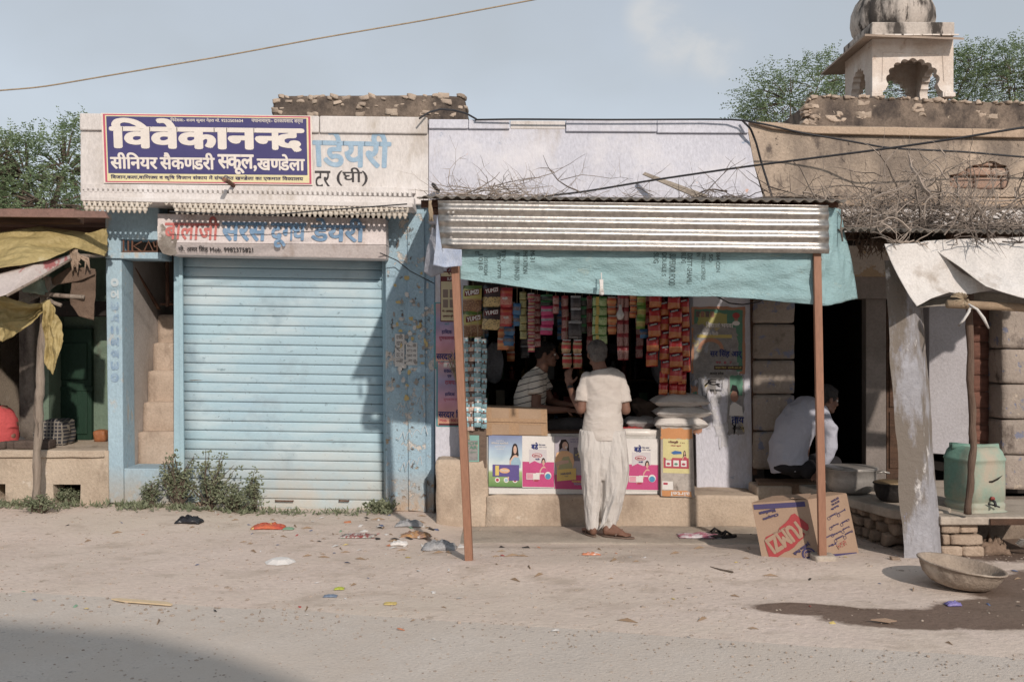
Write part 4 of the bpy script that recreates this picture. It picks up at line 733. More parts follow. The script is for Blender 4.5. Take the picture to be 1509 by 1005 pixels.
shape(ell(.22, .56, .13, .05), Q, YP_, o, 'poster', .0075); quad(sub4(C4, .04, .78, .36, .9), WHI, o, 'label', .002); quad(sub4(C4, .07, .8, .2, .83), TR, o, 'label', .003)
c = P(928, 638, 9.08); b = B(); b.tube([P(905, 637, 9.06), P(925, 637.5, 9.06), P(950, 638, 9.06), P(971, 638, 9.06)], [.03, .04, .04, .035], 14); tag(b.build('rolled_sheet', flat('milky_plastic', S(220, 214, 206), .35, .5), smooth=True), 'glossy white rolled plastic sheet along the counter edge right of the standing man', 'plastic roll')
b = B(); pillow(b, P(944, 622, 9.3), .15, .14, .055, 12); tag(b.build('plastic_bag', mat('grey_bag', S(176, 172, 170), S(140, 136, 134), s=6, r=.6, b=.3), smooth=True), 'half-full grey plastic bag on the counter behind the white roll', 'bag')
b = B(); pillow(b, P(930, 632, 9.16), .12, .05, .012, 15); tag(b.build('snack_pouch', flat('red_foil', S(190, 60, 60), .3), smooth=True), 'flat red and yellow pouch on the counter next to the white roll', 'pouch')
b = B(); c = P(953, 605, 9.6); rough_block(b, c.x - .12, c.x + .12, c.y - .1, c.y + .1, c.z - .1, c.z + .1, .05, 6, 44); tag(b.build('cloth_bundle', mat('brown_bundle', S(112, 90, 74), S(84, 68, 58), s=6, b=.5), smooth=True), 'brown cloth bundle in the shade behind the stacked sacks', 'bundle')
# ---- shelves in the back of the shop
SHF = T('shop_shelf', 'dark wooden shelves with small goods at the back left of the shop', 'shelf', (0, 11.5, .25))
for z in (.55, .85, 1.15, 1.45, 1.75, 2.05, 2.3): B().box(xi0 + .01, xi1 - .05, 11.55, 11.98, z, z + .025).build('board', M_dwood, SHF)
for x in (xi0 + .02, .15, .75, 1.35): B().box(x, x + .03, 11.53, 11.97, .2, 2.5).build('upright', M_dwood, SHF)
random.seed(14); cols = [S(150, 60, 50), S(70, 100, 130), S(180, 170, 150), S(60, 110, 70), S(190, 150, 70), S(130, 130, 130), S(60, 50, 60)]
jars = {}
for ci, c_ in enumerate(cols):
    m = flat('goods_%d' % ci, c_, .4); me1 = B().box(-.05, .05, -.04, .04, 0, .12).mesh('goods', m); jb = B(); jb.lathe((0, 0, 0), [(.001, 0), (.035, .0), (.038, .02), (.038, .1), (.02, .12), (.022, .15), (.001, .152)], 12, cap=False); jars[ci] = (me1, jb.mesh('jar', m))
n_ = 0
for z in (.575, .875, 1.175, 1.475, 1.775):
    x = xi0 + .1; row0 = n_
    while x < xi1 - .15:
        k = random.randrange(7); kind = random.random() < .5; nm = 'goods_box' if kind else 'bottle'
        o = bpy.data.objects.new(nm, jars[k][0 if kind else 1]); COL.objects.link(o); o.location = (x, random.uniform(11.62, 11.75), z); o.scale = (1, 1, random.uniform(.8, 1.5))
        tag(o, 'small %s %s standing %s in the dark shop' % (('red', 'blue', 'cream', 'green', 'yellow', 'grey', 'dark')[k], 'carton' if kind else 'bottle', 'low on the back shelves' if z < 1.1 else 'high on the back shelves'), 'box' if kind else 'bottle', 'goods on the back shelves of the shop'); x += random.uniform(.11, .2); n_ += 1
# ---- hanging packets
def packmat(name, stops, noisy=.5, r=.32, scale=22, ncol=S(150, 120, 80), nband=(.0, .5)):
    m = bpy.data.materials.new(name); m.use_nodes = True; t = m.node_tree; N = t.nodes.new; L = t.links.new; p = t.nodes['Principled BSDF']; p.inputs['Roughness'].default_value = r; p.inputs['Specular IOR Level'].default_value = .6
    tc = N('ShaderNodeTexCoord'); sp = N('ShaderNodeSeparateXYZ'); L(tc.outputs['Generated'], sp.inputs[0]); cr = N('ShaderNodeValToRGB'); cr.color_ramp.interpolation = 'CONSTANT'
    nz = N('ShaderNodeTexNoise'); nz.inputs['Scale'].default_value = 3; L(tc.outputs['Generated'], nz.inputs['Vector']); ad = N('ShaderNodeMath'); ad.operation = 'MULTIPLY_ADD'; L(nz.outputs[0], ad.inputs[0]); ad.inputs[1].default_value = .12; L(sp.outputs[2], ad.inputs[2]); L(ad.outputs[0], cr.inputs[0])
    e = cr.color_ramp.elements
    while len(e) < len(stops): e.new(.5)
    for i, (q, c) in enumerate(stops): e[i].position = q; e[i].color = c
    v = N('ShaderNodeTexVoronoi'); v.inputs['Scale'].default_value = scale; L(tc.outputs['Object'], v.inputs['Vector']); v.inputs['Scale'].default_value = scale * 3
    mr = N('ShaderNodeMapRange'); mr.inputs[1].default_value = .1; mr.inputs[2].default_value = .5; L(v.outputs['Distance'], mr.inputs[0])
    z0 = N('ShaderNodeMath'); z0.operation = 'GREATER_THAN'; L(ad.outputs[0], z0.inputs[0]); z0.inputs[1].default_value = nband[0]; z1 = N('ShaderNodeMath'); z1.operation = 'LESS_THAN'; L(ad.outputs[0], z1.inputs[0]); z1.inputs[1].default_value = nband[1]
    k = N('ShaderNodeMath'); k.operation = 'MULTIPLY'; L(z0.outputs[0], k.inputs[0]); L(z1.outputs[0], k.inputs[1]); k2 = N('ShaderNodeMath'); k2.operation = 'MULTIPLY'; L(k.outputs[0], k2.inputs[0]); L(mr.outputs[0], k2.inputs[1]); k3 = N('ShaderNodeMath'); k3.operation = 'MULTIPLY'; L(k2.outputs[0], k3.inputs[0]); k3.inputs[1].default_value = noisy
    mx = N('ShaderNodeMix'); mx.data_type = 'RGBA'; L(k3.outputs[0], mx.inputs[0]); L(cr.outputs[0], mx.inputs[6]); mx.inputs[7].default_value = ncol; L(mx.outputs[2], p.inputs['Base Color']); return m
def packmesh(w, h, m, kind='pillow', th=.018):
    b = B(); nx, nz = 6, 8
    for sd in (-1, 1):
        def fn(u, v):
            x = u * 2 - 1; z = v * 2 - 1; t = max(0, 1 - x * x) ** .55 * max(0, 1 - z ** 4) ** .6; wx = w / 2 * x * (1 - (.0 if kind == 'pillow' else .16 * (1 - abs(z) ** 1.5) * 0 + (.22 * math.exp(-((abs(z) - .75) / .2) ** 2))))
            return V((wx, sd * th * t + .004 * noise.noise(V((x * 3, z * 3, w * 50))), -h / 2 + z * h / 2))
        b.grid(fn, nx, nz)
    me = b.mesh('packet', m); me.polygons.foreach_set('use_smooth', [True] * len(me.polygons)); return me
YH = 9.08
PK_M = {}
def strip(x, y, wpx, hpx, n, mt, label, Y=YH, kind='pillow', th=.016, lett=None, drift=0, lab2=None, grp='packet strips hanging across the shop front'):
    wd = wpx / F * Y; hd = hpx / F * Y; key = (mt.name, round(wd, 3), round(hd, 3), kind)
    if key not in PK_M: PK_M[key] = packmesh(wd, hd * 1.04, mt, kind, th)
    p0 = P(x, y, Y); root = T('packet_strip', label, 'packet strip', p0, grp)
    for i in range(n):
        o = bpy.data.objects.new('packet', PK_M[key]); COL.objects.link(o); o.parent = root; o.location = (drift * i / F * Y + random.uniform(-.004, .004), random.uniform(-.012, .012), -hd * i); o.rotation_euler = (random.uniform(-.08, .08), random.uniform(-.05, .05), random.uniform(-.25, .25))
        if lett:
            for (s_, u0, v0, u1, v1, m_, rot) in lett:
                k_ = (s_, key)
                if k_ not in PK_M:
                    f = lambda u, v: V(((u - .5) * wd, -th - .004, -v * hd)); dz = V((0, 0, rot * wd)); C = [f(u0, v0), f(u1, v0) + dz, f(u1, v1) + dz, f(u0, v1)]
                    tq = text(s_, C, m_, None, bold=.05, lift=.002) if s_ != '#' else quad(C, m_, None, 'print', .0)
                    PK_M[k_] = tq.data; bpy.data.objects.remove(tq)
                q = bpy.data.objects.new('lettering' if s_ != '#' else 'print', PK_M[k_]); COL.objects.link(q); q.parent = o
    b = B(); b.tube([p0 + V((0, .012, .0)), p0 + V((0, .02, .25))], .002, 4); b.build('string', M_rope, root); return root
random.seed(31)
G1 = packmat('packet_green_snack', [(0, S(120, 140, 50)), (.08, S(170, 130, 80)), (.55, S(176, 166, 80)), (.93, S(90, 120, 50))], .8, ncol=S(110, 60, 40), nband=(.08, .5))
G2 = packmat('packet_black_snack', [(0, S(36, 30, 34)), (.5, S(60, 40, 44)), (.9, S(36, 34, 38))], .9, ncol=S(206, 176, 110), nband=(.05, .5))
G3 = packmat('packet_red', [(0, S(190, 50, 54)), (.75, S(200, 90, 60)), (.9, S(170, 40, 48))], .4, nband=(.2, .6), ncol=S(210, 180, 150))
G4 = packmat('packet_blue', [(0, S(50, 110, 160)), (.5, S(70, 130, 176)), (.7, S(50, 100, 150))], .8, nband=(.45, .75), ncol=S(120, 80, 50))
G5 = packmat('packet_olive', [(0, S(150, 140, 80)), (.1, S(176, 166, 104)), (.9, S(120, 110, 60))], .5, nband=(.2, .8), ncol=S(70, 90, 50))
G6 = packmat('packet_pink', [(0, S(170, 50, 80)), (.3, S(196, 170, 120)), (.6, S(180, 60, 90)), (.85, S(206, 190, 180))], .5, nband=(.2, .7), ncol=S(110, 60, 40))
G7 = packmat('packet_grey_black', [(0, S(170, 170, 174)), (.1, S(62, 58, 62)), (.8, S(52, 48, 52)), (.9, S(176, 176, 180))], .5, nband=(.2, .5), ncol=S(110, 100, 100))
G8 = packmat('packet_dark_green', [(0, S(40, 96, 60)), (.2, S(50, 66, 44)), (.8, S(60, 130, 80))], .8, nband=(.15, .8), ncol=S(20, 26, 22))
G9 = packmat('packet_orange', [(0, S(206, 110, 60)), (.35, S(226, 150, 80)), (.6, S(206, 90, 50)), (.88, S(196, 180, 170))], .2)
G10 = packmat('packet_leaf_green', [(0, S(90, 160, 70)), (.3, S(130, 180, 90)), (.6, S(70, 140, 60))], .7, nband=(.05, .9), ncol=S(190, 210, 150))
G11 = packmat('packet_maroon', [(0, S(150, 40, 50)), (.15, S(130, 36, 48)), (.8, S(170, 60, 66))], .7, nband=(.15, .8), ncol=S(190, 150, 140))
G12 = packmat('packet_crisps', [(0, S(176, 30, 36)), (.12, S(206, 130, 70)), (.5, S(190, 40, 40)), (.9, S(160, 28, 36))], .6, nband=(.12, .48), ncol=S(190, 90, 40), r=.22)
G13 = packmat('packet_lime', [(0, S(110, 150, 50)), (.3, S(190, 190, 90)), (.7, S(100, 150, 60))], .4, nband=(.3, .6), ncol=S(150, 60, 50))
G14 = packmat('sachet_pale_blue', [(0, S(140, 196, 210)), (.2, S(150, 206, 220)), (.50, S(120, 84, 74)), (.62, S(150, 206, 220)), (.88, S(206, 200, 196))], .45, nband=(.0, .5), ncol=S(60, 44, 44))
G15 = packmat('sachet_brown_beads', [(0, S(110, 76, 62)), (.5, S(140, 190, 204)), (.75, S(120, 90, 76))], .9, scale=30, nband=(.0, .5), ncol=S(226, 196, 180))
G16 = packmat('jar_red_gold', [(0, S(190, 50, 46)), (.12, S(176, 150, 110)), (.42, S(196, 46, 46)), (.68, S(186, 160, 110)), (.85, S(190, 50, 46)), (.95, S(200, 200, 200))], .3, nband=(.12, .4), ncol=S(120, 60, 40))
G17 = packmat('packet_magenta', [(0, S(196, 40, 110)), (.5, S(176, 170, 180)), (.75, S(206, 50, 110))], .5, nband=(.5, .72), ncol=S(50, 50, 60))
WL_ = WHI; YZ = [('#', .12, .22, .92, .44, flat('print_logo_red', S(120, 30, 40), .5), .12), ('YUMZI', .16, .24, .88, .42, WHI, .12)]
strip(697, 421, 28, 37.5, 2, G1, 'string of green YUMZI snack bags, leftmost above the pale blue sachets', lett=YZ, th=.03)
strip(724, 419, 26, 33, 2, G2, 'string of black YUMZI snack bags, second from the left', lett=YZ, th=.028)
strip(746, 424, 20, 28, 2, G3, 'string of two red snack bags between the black bags and the blue ones', th=.024, lett=[('दही', .3, .5, .7, .66, WHI, 0)])
strip(762, 447, 12, 16.5, 2, G4, 'short string of small blue biscuit packets right of the red bags'); strip(750, 479, 17, 15, 2, G4, 'short string of blue biscuit packets hanging below the red bags', Y=9.16, kind='h'); strip(742, 481, 17, 17, 2, G9, 'dim string of orange packets below the red bags', Y=9.2)
strip(771, 430, 10, 11.5, 6, G5, 'long narrow string of olive yellow sachets'); strip(783, 432, 10, 9.6, 9, G6, 'long narrow string of pink and gold sachets beside the olive ones'); strip(792, 434, 9, 11, 7, G11, 'narrow string of dark red sachets behind the seller', Y=9.15)
strip(806, 434, 18, 9, 2, G8, 'short string of green and red packets above the magenta ones', Y=9.1); strip(806, 451, 18, 14, 3, G17, 'string of three magenta and grey packets above the seller', th=.02); strip(819, 436, 9, 13, 2, G11, 'short string of dark maroon packets beside the magenta ones')
strip(832, 436, 10, 16, 4, G11, 'string of maroon sachets left of the black packets', Y=9.14); strip(848, 436, 15, 18, 2, G7, 'pair of black and silver packets left of the dark green ones'); strip(848, 473, 20, 24, 1, G7, 'single wide black packet with a silver top under the black pair', th=.02)
strip(835, 500, 14, 21, 2, G16, 'string of two red and gold pouches above the raised hand, left one', kind='h', th=.024, grp='red and gold pouches at the middle'); strip(851, 500, 14, 21, 2, G16, 'string of two red and gold pouches above the raised hand, right one', kind='h', th=.024, grp='red and gold pouches at the middle')
strip(858, 439, 13, 13, 4, G8, 'string of dark green packets right of the black ones', Y=9.12); strip(869, 436, 8, 20, 4, G11, 'dim long maroon strip behind the dark green packets', Y=9.2)
strip(884, 437, 21, 14, 5, G10, 'string of bright leaf green packets above the grey haired man', th=.02, lett=[('#', .2, .05, .42, .95, MC['print_gold'], 0)])
strip(902, 437, 14, 13.8, 4, G9, 'string of orange waisted packets right of the leaf green ones', kind='h', th=.02); strip(914, 435, 9, 19, 5, G11, 'string of dark red double sachets, left of a pair'); strip(922, 435, 8, 19, 5, G11, 'string of dark red double sachets, right of a pair')
strip(933, 432, 10, 9, 4, G9, 'short string of tiny orange packets'); strip(945, 432, 13, 17.5, 3, G13, 'string of lime green and yellow packets'); strip(949, 485, 14, 13, 1, G4, 'single small blue and red packet under the lime ones'); strip(955, 430, 13, 16, 3, G3, 'short string of red and green packets beside the crisps', Y=9.14)
for i, (x, y, w, n, lb) in enumerate(((966, 432, 18, 5, 'leftmost long column of red crisp packets'), (979, 444, 15, 5, 'second column of red crisp packets, set back'), (994, 434, 19, 6, 'third and widest column of red crisp packets'), (1008, 440, 15, 5, 'rightmost column of red crisp packets beside the pier'))):
    strip(x, y, w, 21.5, n, G12, lb, Y=9.0 + .05 * (i % 2), th=.028, drift=-1.2 if i == 0 else .5, lett=[('#', .1, .12, .8, .26, flat('print_logo_navy', S(40, 40, 70), .5), .1), ('MASTI', .2, .14, .7, .24, WHI, .1)], grp='red crisp packet columns beside the pier')
for i, x in enumerate((978, 992, 1005)): strip(x, 547 + i, 13, 17, 2, G12, ('lower short string of red crisp packets, left of three', 'lower short string of red crisp packets, middle of three', 'lower short string of red crisp packets, right of three')[i], Y=9.05, th=.024, grp='red crisp packet columns beside the pier')
for i, (x, w, y, m_, lb) in enumerate(((685, 10, 497, G14, 'pale blue sachet strip nearest the brown post'), (694, 11, 503, G15, 'brown beaded sachet strip, second in the pale blue curtain'), (704, 10, 497, G14, 'pale blue sachet strip, third in the curtain'), (713, 8, 499, G14, 'pale blue sachet strip at the right edge of the curtain'))):
    strip(x, y, w, 14.6, 9, m_, lb, Y=8.93 + .02 * (i % 2), th=.012, lett=[('#', .35, .25, .62, .6, (WHI if i % 2 == 0 else flat('print_bead_brown', S(110, 84, 74), .5)), 0)], grp='sachet curtain left of the counter')
random.seed(61)
for i in range(17):   # dim second row further back
    x = 700 + i * 18.5 + random.uniform(-4, 4); strip(x, 440 + random.uniform(-4, 6), random.uniform(9, 15), random.uniform(12, 18), random.randint(3, 6), random.choice((G4, G5, G8, G11, G3, G13, G7, G9)), 'dim packet string in the second row under the ceiling, %s' % ('behind the snack bags', 'behind the olive sachets', 'behind the seller', 'behind the black packets', 'behind the leaf green packets', 'behind the lime packets')[min(5, i // 3)], Y=9.75 + random.uniform(0, .3), grp='dim second row of packet strings')
b = B(); pillow(b, P(975, 540, 9.9), .10, .09, .17, 33, pinch=2); tag(b.build('plastic_bag', mat('hung_bag', S(110, 112, 118), S(84, 86, 92), s=8, r=.4, b=.4), smooth=True), 'grey plastic bag of goods hanging in the dark left of the crisps', 'bag')
b = B(); pillow(b, P(728, 535, 9.8), .10, .09, .2, 35, pinch=2); tag(b.build('plastic_bag', MC['hung_bag'], smooth=True), 'grey plastic bag hanging in the dark right of the sachet curtain', 'bag')
b = T('light_bulb', 'unlit white bulb hanging on a thin wire in front of the packets', 'light bulb', P(914, 470, 8.9)); q = P(914, 0, 8.9).x; zb = P(0, 459, 8.9).z
B().lathe((q, 8.9, zb), [(.001, -.075), (.02, -.07), (.034, -.045), (.034, -.02), (.018, .01), (.014, .03), (.013, .06)], 14).build('globe', flat('bulb_glass', S(206, 204, 204), .25, .5), b, smooth=True); B().tube([V((q, 8.9, zb + .05)), V((q, 8.9, zb + .3))], .002, 5).build('wire', M_cable, b)
# ---- awning
AW = T('awning', 'corrugated awning on two brown posts with a shiny tin valance over the grocery shop', 'awning', (.3, 7.3, 0))
def corr(p, q, r_, s_, pitch, am, along='u', nu=None, nv=None):
    """corrugated sheet over the quad p q r s (TL TR BR BL)"""
    b = B(); p, q, r_, s_ = [V(a) for a in (p, q, r_, s_)]; n = (q - p).cross(s_ - p).normalized(); Lx = (q - p).length if along == 'u' else (s_ - p).length; k = Lx / pitch
    nu = nu or (int(k * 8) if along == 'u' else 30); nv = nv or (int(k * 12) if along != 'u' else 14)
    def fn(u, v):
        c = p.lerp(q, u).lerp(s_.lerp(r_, u), v); t = u if along == 'u' else v
        return c + n * (am * sin(2 * pi * k * t) + .004 * noise.noise(V((u * 6, v * 4, 1))))
    return b.grid(fn, nu, nv)
a0 = P(614, 291, 7.12); a1 = P(1248, 297, 7.12); r0 = V((a0.x * 1.02 - .05, 9.33, 2.962)); r1 = V((a1.x + .15, 9.33, 2.94))
corr(r0, r1, a1, a0, .083, .0095).build('roof_sheet', M_asb, AW, smooth=True, solid=.006)
corr(P(645, 295.5, 7.14), P(1221, 303, 7.14), P(1222, 374, 7.16), P(649, 367, 7.16), .0832, .0095, 'v').build('valance', M_galv, AW, smooth=True, solid=.0015)
def sqpost(t0, t1, w_, Y, name='post'):
    b = B(); a = P(*t0, Y); c = P(*t1, Y); h = w_ / 2; vs = [a + V((-h, 0, 0)), a + V((h, 0, 0)), c + V((h, 0, 0)), c + V((-h, 0, 0))]
    b.prism(vs, (.006, w_, 0)); return b.build(name, M_post, AW, bevel=.005)
sqpost((666, 300), (690.5, 828), .056, 7.2); sqpost((1203.5, 300), (1213, 828), .056, 7.2)
b = B(); c = P(1213, 824, 7.22); rough_block(b, c.x - .07, c.x + .08, 7.16, 7.32, 0.0, c.z + .035, .02, 4, 9); b.build('footing', M_slab, AW, smooth=True)
z_ = P(0, 303, 7.3).z
for yy in (7.24, 8.2, 9.2): B().box(a0.x + .02, a1.x - .02, yy, yy + .05, z_ - .02 + (yy - 7.24) * .15, z_ + .03 + (yy - 7.24) * .15).build('purlin', M_rust, AW)
for xx in (a0.x + .1, P(668, 0, 7.3).x, P(1203, 0, 7.3).x): B().prism([V((xx, 7.26, z_ - .025)), V((xx + .05, 7.26, z_ - .025)), V((xx + .05, 7.26, z_ - .075)), V((xx, 7.26, z_ - .075))], (0, 2.08, .31)).build('rafter', M_rust, AW)
for x, y in ((661, 313), (668, 313), (665, 350)): B().lathe(P(x, y, 7.128), [(.009, .003), (.009, -.0), (.004, -.006)], 8, Matrix.Rotation(pi / 2, 3, 'X')).build('screw', M_galv, AW)
def conform(o, sh, off=.003):
    me = sh.data; bt_ = BVHTree.FromPolygons([v.co.copy() for v in me.vertices], [tuple(p.vertices) for p in me.polygons])
    for v in o.data.vertices:
        h = bt_.ray_cast(V((v.co.x, 5, v.co.z)), V((0, 1, 0)))
        if h[0] is not None: v.co.y = h[0].y - off
tt = sheet([(677, 362, 7.24), (900, 366, 7.24), (1216, 372, 7.24)], [(678, 411, 7.26), (720, 417, 7.27), (800, 428, 7.29), (880, 434, 7.3), (960, 437, 7.3), (1050, 437, 7.3), (1110, 440, 7.29), (1160, 446, 7.28), (1204, 450, 7.26), (1216, 449, 7.26)], 220, 60, .04, 3.6, 0, 4, (.8, 1.6)).build('teal_tarpaulin', M_teal, smooth=True, solid=.002)
tag(tt, 'long teal plastic tarpaulin with faded upside-down print hanging below the tin valance', 'tarpaulin')
TG = mat('tarp_print', S(66, 84, 88), S(104, 134, 136), s=12, r=.6, b=0)
for (s_, x, y0, y1, w_) in (('1018', 704, 372, 396, 7), ('ET', 699, 368, 374, 6), ('05190204', 712, 376, 404, 6), ('(P) 247778', 731, 370, 408, 7), ('TIN', 739, 366, 382, 6), ('INST(P) UNN-21D', 756, 370, 411, 10), ('PHITATION', 771, 367, 401, 7), ('M-31', 782, 367, 384, 7),
                            ('SUG', 967, 370, 386, 8), ('DOUBLE S', 980, 370, 405, 7), ('SUPERIOR FOOD', 991, 372, 419, 10), ('BLDG', 1009, 370, 386, 7), ('DISTT-SHAMLI', 1018, 371, 417, 8), ('IN', 1032, 370, 376, 6), ('FSSAI LICENSE', 1040, 372, 411, 6), ('SO', 1051, 372, 384, 6), ('S64 CON', 1062, 370, 399, 6)):
    C = [P(x + w_, y0, 7.1), P(x + w_, y1, 7.1), P(x, y1, 7.1), P(x, y0, 7.1)]
    o = text(s_, C, TG, tt, bold=.03, lift=0); conform(o, tt)
o = sheet([(1218, 303, 7.22), (1228, 305, 7.3), (1240, 309, 7.4)], [(1203, 450, 7.27), (1225, 450, 7.32), (1264, 440, 7.5)], 30, 40, .05, 4, 0, 14, (2, .6)).build('teal_tarpaulin', M_teal, smooth=True, solid=.002); tag(o, 'teal plastic flap gathered at the right end of the tin valance', 'tarpaulin')
b = B(); b.tube([P(886, 402, 7.2), P(887, 425, 7.2)], .004, 5)
for k in range(5): b.tube([P(884 + k, 412, 7.19), P(885 + k * .7, 424, 7.18), P(886.5 + (k - 2) * 1.6, 434, 7.19)], .006, 5)
b.lathe(P(887, 433, 7.19), [(.004, .014), (.016, .006), (.016, -.006), (.004, -.012)], 8); tag(b.build('cloth_tie', M_wcl, smooth=True), 'short white cloth tie knotted at the middle of the teal tarpaulin hem', 'tie')
M_wov = mat('blue_woven_sack', S(186, 196, 214), S(150, 168, 200), s=18, r=.6, b=.3, bs=100, stretch=(2.4, 1, .6)); M_gry = mat('grey_plastic', S(182, 184, 194), S(150, 152, 164), s=6, r=.5, b=.5, trans=.2)
o = sheet([(644, 318, 7.1), (650, 366, 7.1), (680, 368, 7.1)], [(638, 391, 7.1), (655, 394, 7.1), (681, 392, 7.12)], 24, 24, .03, 5, 0, 22).build('woven_sack', M_wov, smooth=True, solid=.003); tag(o, 'blue and white woven sack tied over the left awning corner', 'sack')
o = sheet([(636, 335, 7.3), (643, 338, 7.25)], [(624, 400, 7.3), (636, 408, 7.28), (655, 402, 7.25)], 20, 24, .06, 5, 0, 25).build('plastic_sheet', M_gry, smooth=True, solid=.003); tag(o, 'crumpled greyish plastic sheet hanging left of the woven sack', 'plastic sheet')
b = B(); random.seed(12)
for k in range(8): b.tube([P(634 + random.uniform(-2, 2), 296, 7.1), P(635 + random.uniform(-3, 3), 310, 7.09), P(636 + random.uniform(-4, 4), 326, 7.1)], .005, 4)
tag(b.build('rope_tie', M_rope, smooth=True), 'short jute rope tied round the left rafter end of the awning', 'rope')
# ------------------------------------------------------------------ old building on the right
HD = T('old_building', 'old brown plastered building with a porch and dark doorway at the right', 'building', (4, 9.6, 0))
YW = 9.56
def keyed(outer, hole, Y, dep, name, m, par, bev=0):
    """wall plate with a ragged hole: boolean difference of two prisms"""
    a = B().pq(outer, Y, dep).build(name, m, par); h = B().pq(hole, Y - .05, dep + .1).build('cutter', None, None)
    q = a.modifiers.new('b', 'BOOLEAN'); q.operation = 'DIFFERENCE'; q.solver = 'EXACT'; q.object = h
    bpy.context.view_layer.update(); dg = bpy.context.evaluated_depsgraph_get(); me = bpy.data.meshes.new_from_object(a.evaluated_get(dg)); a.modifiers.clear(); a.data = me
    bpy.data.objects.remove(h); return a
hole = [(1402, 257), (1415, 255), (1424, 250), (1430, 245), (1440, 242), (1453, 240), (1462, 236), (1470, 237), (1478, 241), (1487, 243), (1491, 251), (1492, 262), (1488, 274), (1482, 279), (1470, 278), (1450, 278), (1430, 277), (1414, 277), (1404, 273)]
keyed([(1100, 179), (1150, 181), (1190, 186), (1300, 187), (1400, 189), (1600, 193), (1600, 291), (1240, 289), (1128, 290), (1112, 246)], hole, YW, .035, 'plaster', M_brown, HD)
B().pq([(1101, 182), (1600, 194), (1600, 344), (1128, 344)], YW + .08, .2).build('masonry', M_mort, HD)
HB2 = [(1396, 231, 1428, 244), (1430, 231, 1466, 244.5), (1468, 232, 1500, 245), (1404, 246, 1426, 258), (1428, 246, 1462, 258.5), (1463.5, 246.5, 1495, 259), (1398, 261, 1436, 277), (1438, 261, 1477, 277.5), (1479, 261, 1500, 278), (1398, 279, 1430, 286), (1432, 279, 1470, 286)]
for k, (a, c, d, e) in enumerate(HB2):
    p0 = P(a, e, YW); p1 = P(d, c, YW); bb = B(); rough_block(bb, p0.x, p1.x, YW + .028, YW + .12, p0.z + .002, p1.z - .002, .004, 4, k); bb.build('brick', M_brick, HD, smooth=True)
M_ledge = mat('ledge_plaster', S(190, 164, 138), S(172, 146, 122), s=2, r=.95, b=.35, layers=[(S(130, 112, 96), 3, .6, .08, (1, 1, .5), 0)])
B().pq([(1100, 179), (1190, 186), (1330, 188), (1600, 192), (1600, 205), (1440, 202), (1330, 200), (1200, 197), (1140, 190)], YW - .05, .048).build('ledge', M_ledge, HD, bevel=.01)
B().pq([(1235, 290), (1600, 293), (1600, 306), (1235, 303)], YW - .05, .12).build('ledge', M_ledge, HD, bevel=.01)
B().pq([(1235, 304), (1600, 307), (1600, 345), (1235, 342)], YW - .0, .075).build('frieze', M_white, HD)
zD = P(0, 343, YW).z; xr_ = P(1640, 0, YW).x
B().box(xs1 + .03, xr_, 9.86, 16.0, zD + .03, zD + .2).build('roof', M_asb, HD)
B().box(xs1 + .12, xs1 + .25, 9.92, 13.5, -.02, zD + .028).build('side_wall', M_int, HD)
# porch wall pieces
M_peelw = mat('peeling_lintel', S(196, 186, 176), S(180, 168, 158), s=4, r=.95, b=.4, layers=[(S(176, 150, 120), 5, .55, .02, (1, 1, 1), .5), (S(150, 156, 176), 8, .62, .02, (1, 1, 1), .2)])
M_shadep = mat('shaded_porch_plaster', S(150, 140, 134), S(128, 118, 112), s=2, r=.9, b=.3, layers=[(S(96, 88, 84), 3, .6, .1, (1, 1, .6), 0)])  # porch shade is put into this darker plaster colour
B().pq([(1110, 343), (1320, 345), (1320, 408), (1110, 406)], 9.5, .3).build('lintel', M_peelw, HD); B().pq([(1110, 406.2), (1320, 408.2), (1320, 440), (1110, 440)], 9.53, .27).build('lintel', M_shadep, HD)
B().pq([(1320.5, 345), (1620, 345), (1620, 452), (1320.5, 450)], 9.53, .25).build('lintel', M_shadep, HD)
M_block = mat('painted_stone_block', S(164, 150, 138), S(144, 132, 122), s=4, r=.92, b=.4, rnd=.10, layers=[(S(122, 126, 148), 8, .60, .02, (1, 1, 1), .15), (S(196, 180, 160), 6, .66, .03, (1, 1, 1), .2), (S(96, 84, 76), 4, .64, .06, (1, 1, .7), .1)])
ybl = [440, 477, 530, 581, 635, 692]
for k in range(5):
    p0 = P(1110, ybl[k + 1], 9.4); p1 = P(1171, ybl[k], 9.4); bb = B(); rough_block(bb, p0.x, p1.x, 9.38, 9.7, p0.z + .004, p1.z - .004, .006, 8, k + 50); bb.build('stone_block', M_block, HD, smooth=True)
B().pq([(1106, 430), (1112, 430), (1116, 700), (1110, 700)], 9.42, .1).build('conduit', M_dwood, HD)
M_jamb = mat('jamb_plaster', S(140, 130, 124), S(112, 104, 98), s=3, r=.9, b=.2)
B().pq([(1276, 440), (1306, 440), (1306, 720), (1276, 720)], 9.6, .12).build('door_jamb', M_jamb, HD, bevel=.006)
dd = B().pq([(1306.5, 448), (1372, 448), (1372, 706), (1306.5, 706)], 9.66, .06).build('door', M_dwood, HD)
for ya, yb in ((455, 520), (527, 600), (607, 690)): B().pq([(1311, ya), (1340, ya), (1340, yb), (1311, yb)], 9.645, .014).build('door_panel', M_dwood, dd, bevel=.004)
B().pq([(1369, 442), (1428, 443), (1428, 672), (1369, 668)], 9.5, .3).build('pier', mat('grey_white_wash', S(176, 174, 180), S(160, 156, 160), s=2, r=.9, b=.25, layers=[(S(110, 104, 104), 2.4, .66, .08, (1, 1, 1), 0), (S(180, 150, 110), 3, .74, .02, (1, 1, .6), .2)]), HD, bevel=.008)
